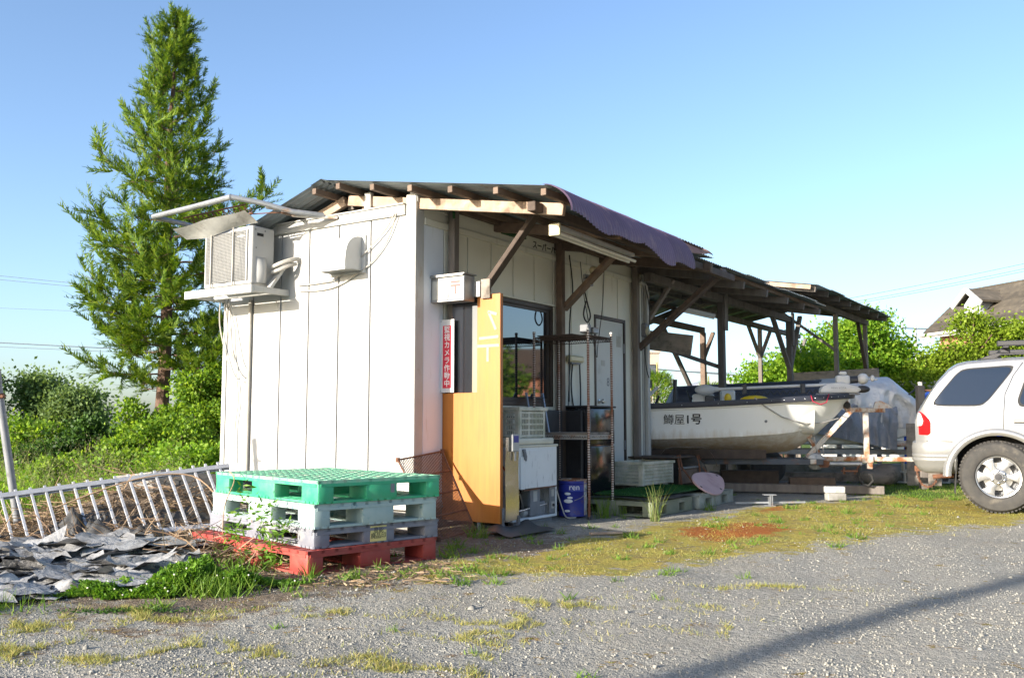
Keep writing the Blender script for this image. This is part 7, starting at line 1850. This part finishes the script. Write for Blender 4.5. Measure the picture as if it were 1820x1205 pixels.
# undergrowth round the cedar
def lobes(rng, w, d, h, n):
    o = []
    for i in range(n):
        x, y = rng.uniform(-w, w), rng.uniform(-d, d); z = h * rng.uniform(.2, .86) * (1 - 0.45 * (x / w) ** 2)
        o.append((x, y, z, rng.uniform(.16, .34), rng.uniform(.16, .34), rng.uniform(.12, .24)))
    return o
for i, (x, y, w, h, nl, m, lab) in enumerate((
        (-6.75, 13.6, .80, 1.10, 24, 'leaf_shrub', "leafy shrub at the left foot of the cedar"),
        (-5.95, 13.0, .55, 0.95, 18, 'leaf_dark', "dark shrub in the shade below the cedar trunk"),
        (-4.95, 13.2, .70, 1.15, 24, 'leaf_shrub', "dense light green shrub between cedar and shed wall"),
        (-4.55, 14.4, .60, 1.95, 24, 'leaf_shrub', "tall shrub rising behind the left corner of the shed"),
        (-4.30, 12.3, .45, 0.62, 14, 'leaf_bright', "low bright shrub with hanging leaves near the shed base"),
        (-7.75, 13.2, .60, 0.62, 14, 'leaf_bright', "rounded bright shrub at the left beyond the pipe post"),
        (-6.15, 14.6, .70, 1.35, 20, 'leaf_shrub', "shrub reaching up into the lower cedar branches"),
        (-5.35, 12.2, .55, 0.60, 14, 'leaf_shrub', "low shrub in the middle above the tall grass"))):
    rg_ = np.random.default_rng(60 + i)
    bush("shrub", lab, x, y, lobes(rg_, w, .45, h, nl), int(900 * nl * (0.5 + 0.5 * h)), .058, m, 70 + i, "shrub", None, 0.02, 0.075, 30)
# grassy bank between railing and shrubs
def clumpy(X, Y, s=0): return np.clip(0.45 + 0.75 * vnoise(X * 1.9, Y * 1.9, 3 + s), 0.04, 1)
def bank_w(X, Y): return np.clip((Y - 8.6) / 1.0, 0, 1) * (X < -2.75 - 0.32 * (Y - 8)) * clumpy(X, Y)
X, Y = sample_zone(bank_w, 60000, (-11, -2.6), (8.4, 15))
n = len(X); hv = 0.6 + 0.6 * clumpy(X, Y, 5); blades("bank_grass", "rough green grass covering the bank at left", "grass", on_ground(X, Y), RNG.uniform(.12, .42, n) * hv, RNG.uniform(.004, .010, n), 'bank_blade', 0.4)
X, Y = sample_zone(lambda X, Y: np.clip((Y - 9.0) / .8, 0, 1) * clumpy(X * 1.3, Y * 1.3, 9) * np.exp(-((X + 4.7 + 0.1 * (Y - 10)) / 1.4) ** 2) * (X < -2.75 - 0.36 * (Y - 8)), 9000, (-8, -2.9), (9.0, 12.2))
n = len(X); hv = 0.55 + 0.5 * clumpy(X, Y, 7); TH = RNG.uniform(.45, .85, n) * hv; blades("tall_grass", "tall pale seeding grass behind the railing", "grass", on_ground(X, Y), TH, RNG.uniform(.003, .006, n), 'grass_tall', 0.16)
i_ = RNG.choice(n, min(n, 420), replace=False); P0 = np.repeat(np.stack([X[i_], Y[i_], TH[i_]], 1), 16, 0)
m_ = len(P0); P0 = P0 + np.stack([RNG.normal(0, .03, m_), RNG.normal(0, .03, m_), RNG.uniform(-.16, .10, m_)], 1)
V, Fq = scatter(QUAD_LEAF, [(0, 1, 2, 3)], P0, basis(RNG.normal(0, 1, (m_, 3))), np.stack([np.full(m_, .006), RNG.uniform(.012, .028, m_), np.full(m_, .01)], 1))
tag(np_mesh("grass_seed_heads", V, Fq, 'seed_heads'), "wispy brownish seed heads above the tall grass", "seed heads", kind="stuff")
rg_ = np.random.default_rng(91); n = 9000
cxy = np.stack([rg_.uniform(-7.5, -3.4, 60), rg_.uniform(9.2, 12.5, 60)], 1); ci = rg_.integers(0, 60, n)
P0 = np.stack([cxy[ci, 0] + rg_.normal(0, .12, n), cxy[ci, 1] + rg_.normal(0, .12, n), np.abs(rg_.normal(.16, .14, n))], 1); k_ = P0[:, 0] < -2.9 - 0.36 * (P0[:, 1] - 8); P0 = P0[k_]; n = len(P0)
V, Fq = scatter(QUAD_LEAF, [(0, 1, 2, 3)], P0, basis(np.stack([rg_.normal(0, 1, n), rg_.normal(0, 1, n), rg_.random(n)], 1)), rg_.uniform(.03, .06, n))
tag(np_mesh("bank_weeds", V, Fq, 'leaf_bright'), "broad leafed weeds among the bank grass", "weeds", kind="stuff")
X, Y = sample_zone(lambda X, Y: np.exp(-((X + 8.6) / .25) ** 2 - ((Y - 17) / .4) ** 2), 3000, (-10, -7.5), (16, 18)); n = len(X)
blades("reed_clump", "pale dry reeds on the bank by the far road", "reeds", on_ground(X, Y), RNG.uniform(.4, .9, n), RNG.uniform(.01, .02, n), 'straw', 0.25)

# ------------------------------------------------------------------ far trees, left
def far_tree(label, x, y, h, w, seed, m='leaf_far', cat="tree", size=.17, n=9000, group="far trees beyond the field at left"):
    rng = np.random.default_rng(seed + 100); blobs = []
    for i in range(7):
        a = rng.uniform(0, 6.28); q = rng.uniform(.1, .6)
        blobs.append((w * q * math.cos(a), w * q * math.sin(a), h * rng.uniform(.35, .80), w * rng.uniform(.35, .6), w * rng.uniform(.35, .6), h * rng.uniform(.14, .26)))
    return bush("broadleaf_tree", label, x, y, blobs, n, size, m, seed, cat, group, 0.14, 0.32, 30)
FT = [(-25.5, 40, 3.1, 2.0), (-22.9, 39, 3.6, 1.9), (-20.6, 41, 3.3, 1.8), (-18.9, 40, 2.7, 1.6)]
FN = ["far tree at the very left edge of the picture", "tallest far tree left of the cedar", "far tree just right of the tallest one beyond the field", "far tree touching the cedar silhouette at left"]
for i, ((x, y, h, w), lab) in enumerate(zip(FT, FN)): far_tree(lab, x, y, h, w, i + 20)
n = 14000; X, Y = RNG.uniform(-34, -9, n), RNG.uniform(18, 37, n)
blades("field_grass", "green field grass stretching towards the far road", "grass", on_ground(X, Y), RNG.uniform(.2, .55, n), RNG.uniform(.015, .04, n), 'grass_green', 0.4)

# ------------------------------------------------------------------ right background: trees, hedge, house, walls
bush("maple_tree", "bright green spreading tree behind the far canopy", 9.1, 24.5, [(0, 0, 2.6, 1.1, 1.0, .5), (-1.3, 0, 2.3, .8, .8, .4), (1.3, 0, 2.3, .65, .7, .35), (.1, -.3, 3.3, .75, .7, .35), (-.8, -.2, 3.05, .6, .6, .3), (.9, 0, 2.85, .55, .6, .28), (.9, 0, 1.9, .9, .8, .4), (-1.9, -.2, 2.0, .6, .6, .28), (.4, -.2, 3.65, .4, .4, .2), (1.75, 0, 2.1, .5, .5, .3), (-.6, 0, 2.0, .8, .7, .4)], 34000, .10, 'leaf_bright', 31, "tree", None, .11, .20, 30)
bush("maple_tree", "low green tree seen between the canopy posts", 6.4, 22.0, [(0, 0, 1.9, 1.0, .8, .5), (.6, 0, 2.3, .7, .7, .4), (-.5, 0, 1.6, .6, .6, .35)], 14000, .09, 'leaf_bright', 32, "tree", None, .07, .18, 30)
bush("hedge_tree", "yellow green bushy tree in front of the house", 11.6, 24.0, [(0, 0, 2.3, .9, .8, .6), (1.3, -.2, 3.1, .6, .6, .34), (.2, -.3, 3.5, .4, .4, .22), (-1.2, -.2, 1.9, .7, .7, .4), (.7, -.2, 2.85, .6, .6, .32), (-.3, -.3, 2.75, .5, .5, .26), (-2.0, 0, 1.7, .6, .6, .4), (.9, 0, 1.9, .7, .7, .5), (-.9, 0, 2.45, .4, .4, .22), (.35, -.3, 3.15, .35, .35, .2)], 30000, .085, 'leaf_lime', 33, "tree", None, .09, .18, 30)
bush("hedge_tree", "yellow green tree right of the others before the house wall", 13.6, 24.0, [(0, 0, 2.7, .9, .8, .6), (.3, 0, 3.4, .6, .6, .34), (-.9, 0, 3.2, .45, .45, .28), (-.8, -.2, 2.1, .7, .7, .5), (1.2, 0, 2.3, .8, .8, .6), (-.3, -.2, 2.95, .4, .4, .22), (1.3, 0, 3.0, .5, .5, .3)], 28000, .085, 'leaf_lime', 34, "tree", None, .09, .18, 30)
bush("hedge_tree", "dark green shrub between the bright trees", 10.4, 26.5, [(0, 0, 1.9, .8, .8, .6), (.3, 0, 2.5, .45, .5, .3)], 12000, .10, 'leaf_shrub', 35, "tree", None, .07, .24, 26)
bush("hedge_tree", "low hedge bush behind the white fence", 9.0, 27.5, [(0, 0, 1.6, 2.4, .8, .9), (2.5, 0, 1.5, 1.8, .8, .9)], 14000, .11, 'leaf_lime', 36, "shrub", None, .05, .26, 26)

wf = thing("white_fence", "long plain white panel fence behind the covered boat", "fence", FR(WORLD, (12, 23.5, 0), 0))
fa, fb = Vector((7.9, 24.5, 0)), Vector((17.5, 20.6, 0))
for i in range(6):
    a, b_ = fa.lerp(fb, i / 6), fa.lerp(fb, (i + 0.992) / 6)
    part("fence_panel", MB().bar(a + Vector((0, 0, 1.0)), b_ + Vector((0, 0, 1.0)), 0.05, 2.02), 'wall_far', wf, WORLD)
    part("fence_post", MB().box(a + Vector((0, 0.06, 1.0)), (0.08, 0.08, 1.98)), 'galvanised', wf, WORLD)
dbf = thing("board_fence", "weathered grey board fence under the far canopy", "fence", FR(WORLD, (6.7, 19.2, 0)))
for i in range(4):
    a, b_ = Vector((5.9, 19.5, 0)), Vector((7.5, 18.95, 0))
    part("board", MB().bar(a + Vector((0, 0, 1.98 - i * 0.25 - .10)), b_ + Vector((0, 0, 2.05 - i * 0.25 - .10)), 0.03, 0.235), 'plywood_grey', dbf, WORLD, bevel=0.004)
for k in (0.02, 0.98):
    p = a.lerp(b_, k); part("post", MB().box(p + Vector((0.0, 0.05, 0.95)), (0.08, 0.06, 1.9)), 'wood_grey', dbf, WORLD)
bt = MB().grid(lambda u, v: (-1.0 + 2.0 * u, -0.5 * math.cos(math.pi * v), (0.5 + 1.35 * (math.sin(math.pi * (0.18 + .64 * u)) ** 1.0)) * math.sin(math.pi * v) ** 0.5 + 0.05 * math.sin(u * 23 + v * 9) + 0.03 * math.sin(u * 41)), 40, 24)
solo("blue_tarp", bt, 'tarp_blue', "bright blue tarpaulin heap behind the car tail", "tarpaulin", FR(WORLD, (9.6, 20.0, 0)))

HF = Matrix.Translation((17.08, 38, 0)) @ Matrix.Rotation(math.atan2(-0.961, 0.277), 4, 'Z')     # x: along eave to the camera, y: into the house
hs = thing("dormer_house", "house with brown tiled roof and white trimmed dormers", "house", HF)
EZ, RZ, RD = 4.60, 6.45, 2.3
part("wall", MB().bx(0.3, 13.5, 0.35, 4.2, 0, EZ - 0.05), 'wall_orange', hs)
nco = 11
for i in range(nco):
    y0_, y1_ = RD * i / nco, RD * (i + 1.12) / nco
    f = lambda y: EZ + (RZ - EZ) * y / RD
    part("roof_course", MB().bar((-0.25 + 0.0 * i, (y0_ + y1_) / 2, f((y0_ + y1_) / 2) + 0.02), (14.0, (y0_ + y1_) / 2, f((y0_ + y1_) / 2) + 0.02), RD / nco * 1.35, 0.05, (0, -(RZ - EZ) / RD - 0.10, 1)), 'roof_shingle', hs)
part("rear_roof", MB().bar((-0.25, RD * 1.5, (EZ + RZ) / 2), (14.0, RD * 1.5, (EZ + RZ) / 2), 3.1, 0.08, (0, (RZ - EZ) / RD, 1)), 'roof_shingle', hs)
part("gable_end", MB().prism([(0.2, EZ - .1), (2 * RD - 0.2, EZ - .1), (RD, RZ - .1)], 0.2, 0.28, axes((0, 0, 0), (0, 1, 0), (0, 0, 1))), 'wall_grey_far', hs)
part("eave_fascia", MB().bx(-0.28, 14.0, -0.14, -0.04, EZ - 0.22, EZ - 0.02), 'trim_white', hs)
part("gutter", MB().bx(-0.28, 14.0, -0.24, -0.142, EZ - 0.14, EZ - 0.03), 'trim_white', hs)
for dx in (1.9, 5.6):
    fz_ = EZ + (RZ - EZ) * 0.35
    dm = part("dormer", MB().bx(dx - 0.42, dx + 0.42, 0.55, 2.0, EZ + 0.3, EZ + 1.02).prism([(dx - 0.42, EZ + 1.02), (dx + 0.42, EZ + 1.02), (dx, EZ + 1.42)], -0.56, -0.62, axes((0, 0, 0), (1, 0, 0), (0, 0, 1))), 'wall_grey_far', hs)
    for s in (-1, 1):
        part("dormer_roof", MB().bar((dx + s * 0.36, 0.30, EZ + 1.30), (dx + s * 0.36, 2.3, EZ + 1.30), 0.98, 0.09, (s * 0.66, 0, 1)), 'roof_shingle', dm)
        part("barge_board", MB().bar((dx + s * 0.78, 0.27, EZ + 0.92), (dx, 0.27, EZ + 1.56), 0.05, 0.20, (0, 0, 1)), 'trim_white', dm)
    part("dormer_window", MB().bx(dx - 0.20, dx + 0.20, 0.50, 0.54, EZ + 0.42, EZ + 0.98), 'trim_white', dm)
    part("pane", MB().bx(dx - 0.15, dx + 0.15, 0.485, 0.498, EZ + 0.47, EZ + 0.93), 'wall_far', dm)
for x in (2.0, 5.0, 8.0):
    wn_ = part("window", MB().bx(x - 0.6, x + 0.6, 0.30, 0.345, 2.6, 3.9), 'trim_white', hs)
    part("pane", MB().bx(x - 0.54, x + 0.54, 0.285, 0.298, 2.66, 3.84), 'window_glass', wn_)

tb_ = thing("tan_building", "distant tan building seen past the far shed corner", "building", FR(WORLD, (6.2, 45, 0)))
part("wall", MB().bx(5.0, 7.15, 45, 49, 0, 4.3), 'wall_tan', tb_, WORLD)
part("parapet", MB().bx(4.9, 7.22, 44.9, 49.1, 4.302, 4.42), 'wall_tan', tb_, WORLD)
w_ = part("window", MB().bx(6.45, 7.0, 44.93, 44.99, 2.9, 3.75), 'bronze_frame', tb_, WORLD); part("pane", MB().bx(6.5, 6.95, 44.915, 44.928, 2.95, 3.7), 'window_glass', w_, WORLD)
part("balcony_rail", MB().bx(6.2, 7.3, 44.4, 44.45, 2.65, 2.69).bx(6.2, 6.24, 44.4, 44.45, 1.9, 2.65).bx(6.72, 6.76, 44.4, 44.45, 1.9, 2.65).bx(7.26, 7.3, 44.4, 44.45, 1.9, 2.65).bx(6.2, 7.3, 44.4, 44.98, 1.8, 1.9), 'wall_far', tb_, WORLD)
lh = thing("low_house", "low far house with dark grey roof behind the boat stern", "house", FR(WORLD, (9.0, 40, 0)))
part("wall", MB().bx(7.4, 11.0, 40, 43, 0, 2.1), 'wall_far', lh, WORLD)
part("roof", MB().prism([(7.0, 2.1), (11.4, 2.1), (10.5, 2.75), (8.3, 2.75)], -39.7, -43.3, axes((0, 0, 0), (1, 0, 0), (0, 0, 1))), 'wall_grey_far', lh, WORLD)

# young pines with pale candles behind the shed
def pine(label, x, y, h, seed):
    r = tree_root("young_pine", label, "tree", x, y, "young pines beyond the far shed corner"); rng = np.random.default_rng(seed)
    n = 5200; t_ = rng.random(n) ** .8; w = 0.42 * h * (1 - t_ * .75)
    a, q = rng.uniform(0, 6.28, n), np.sqrt(rng.random(n))
    P = np.stack([w * q * np.cos(a), w * q * np.sin(a), 0.15 + h * t_], 1)
    D = np.stack([np.cos(a) + rng.normal(0, .4, n), np.sin(a) + rng.normal(0, .4, n), 0.8 + rng.normal(0, .5, n)], 1)
    V, Fq = scatter(QUAD_LEAF, [(0, 1, 2, 3)], P, basis(D, rng=rng), np.stack([np.full(n, .018), rng.uniform(.10, .2, n), np.full(n, .02)], 1))
    np_mesh("crown", V, Fq, 'leaf_shrub', r)
    mb = MB()
    for k in range(9):
        a = rng.uniform(0, 6.28); q = rng.uniform(0, .30) * h; zb = h * (1.05 - q / h * 1.3)
        mb.tube([(q * math.cos(a), q * math.sin(a), zb - .1), (q * math.cos(a), q * math.sin(a), zb + rng.uniform(.22, .5))], [.022, .012], 6)
    part("candles", mb, 'pampas_shoot', r)
    part("trunk", MB().tube([(0, 0, 0), (0, 0, h * .9)], [.06, .02], 8), 'bark', r)
pine("young pine with pale upright shoots right at the shed corner", 2.85, 18.3, 1.75, 41)
pine("young pine with pale upright shoots behind the steering wheel", 4.05, 19.0, 1.55, 42)
pine("small young pine half hidden behind the shed corner", 2.3, 17.6, 1.2, 43)

# ------------------------------------------------------------------ poles and wires
def utility_pole(label, x, y, h, arms=((0.6, 1.6),), rz=0.0, r0=0.15):
    r = thing("utility_pole", label, "utility pole", FR(WORLD, (x, y, 0), rz))
    part("shaft", MB().tube([(0, 0, -0.1), (0, 0, h)], [r0, r0 * .62], 16), 'pole_concrete', r)
    for dz, L in arms:
        a_ = part("crossarm", MB().bx(-L / 2, L / 2, -0.14, -0.06, h - dz - .04, h - dz + .04), 'galvanised', r)
        for x_ in (-L / 2 + .08, 0.12, L / 2 - .08):
            part("insulator", MB().lathe([(0.0, 0), (.04, 0), (.05, .05), (.03, .08), (.045, .12), (0, .16)], 10, Matrix.Translation((x_, -.1, h - dz + .042))), 'white_plastic', a_)
    part("transformer", MB().lathe([(0, 0), (.2, 0), (.21, .05), (.21, .5), (.15, .56), (0, .58)], 16, Matrix.Translation((0.34, 0.0, h - 2.4))), 'machine_grey', r)
    return r
ux_, uy_ = sun_dir.x / math.hypot(sun_dir.x, sun_dir.y), sun_dir.y / math.hypot(sun_dir.x, sun_dir.y)
utility_pole("tall concrete utility pole whose shadow crosses the foreground gravel", 1.72 - 15 * ux_, 4.66 - 15 * uy_, 10.0, ((0.5, 1.6), (1.3, 1.4)), 0.0, 0.11)
utility_pole("concrete utility pole mirrored in the shed window", 18.0, 13.5, 9.5, ((0.5, 1.8), (1.2, 1.5)), rad(70))
utility_pole("thin far utility pole between tree and house roof", 26.2, 60.0, 7.2, ((0.2, 2.4),), 0.3, 0.12)
def wire(label, a, b_, sag, r=0.012):
    a, b_ = Vector(a), Vector(b_)
    pts = [a.lerp(b_, k / 16) - Vector((0, 0, sag * 4 * (k / 16) * (1 - k / 16))) for k in range(17)]
    return solo("power_line", MB().tube(pts, r, 5), 'wire_far', label, "power line", Matrix.Translation(a), src=WORLD)
wire("upper of the paired power lines at upper right", (14.0, 45, 6.55), (36.0, 45, 11.3), 0.25)
wire("middle of the paired power lines at upper right", (14.0, 45, 6.35), (36.0, 45, 11.0), 0.25)
wire("lower of the paired power lines at upper right", (14.0, 45, 6.25), (36.0, 45, 10.85), 0.25)
wire("top power line left of the cedar", (-40, 50, 10.2), (-12, 50, 7.4), 0.1)
wire("second power line left of the cedar", (-40, 50, 9.9), (-12, 50, 7.3), 0.1)
wire("third thin power line left of the cedar", (-40, 50, 7.7), (-12, 50, 6.6), 0.1, 0.008)
wire("thick low power line left of the cedar", (-46, 60, 6.8), (-16, 60, 5.25), 0.05, 0.03)
wire("thin low power line left of the cedar", (-46, 60, 6.45), (-16, 60, 5.1), 0.05, 0.016)
wire("bundled cable seen under the canopy beyond the boat", (2.0, 40, 3.65), (14.0, 40, 2.75), 0.1, 0.03)
wire("thin cable seen under the canopy beyond the boat", (2.0, 40, 3.5), (14.0, 40, 2.95), 0.1, 0.014)
wire("cable between the far thin pole and the house", (26.2, 60, 6.7), (17.6, 39, 4.6), 0.15, 0.02)
wire("cable from the far thin pole to the tree", (26.2, 60, 6.5), (20.0, 60, 4.9), 0.15, 0.02)
wire("cable on the mirrored utility pole", (18.0, 13.5, 9.1), (36.0, 40.0, 9.0), 0.6, 0.012)
wire("second cable on the mirrored utility pole", (18.0, 13.5, 8.4), (13.0, -12.0, 8.6), 0.6, 0.012)

# what the window mirrors, right of the picture
bush("garden_tree", "green garden tree mirrored in the shed window", 11.5, 14.0, [(0, 0, 1.7, .9, .9, .7), (.3, 0, 2.4, .6, .6, .5)], 5000, .13, 'leaf_shrub', 51, "tree", None, .08, .24, 26)
bh = thing("barn", "brown timber barn mirrored in the shed window", "barn", FR(WORLD, (34, 23, 0), rad(25)))
part("wall", MB().bx(-3, 3, -4, 4, 0, 3.0), 'wall_orange', bh)
part("roof", MB().prism([(-3.5, 3.0), (3.5, 3.0), (0, 4.6)], -4.4, 4.4, axes((0, 0, 0), (1, 0, 0), (0, 0, 1))), 'wood_brown', bh)
part("door", MB().bx(-3.06, -3.0, -1.2, 1.2, 0, 2.4), 'wood_dark', bh)

bush("garden_tree", "small tree behind the viewer mirrored in the wind break pane", -13.5, -3.8, [(0, 0, 1.4, .9, .9, .6), (.3, .3, 2.2, .7, .7, .5), (-.6, -.5, 1.9, .6, .6, .5), (0, 1.2, 1.6, .7, .7, .5)], 4000, .14, 'leaf_shrub', 52, "tree", None, .08, .24, 26)
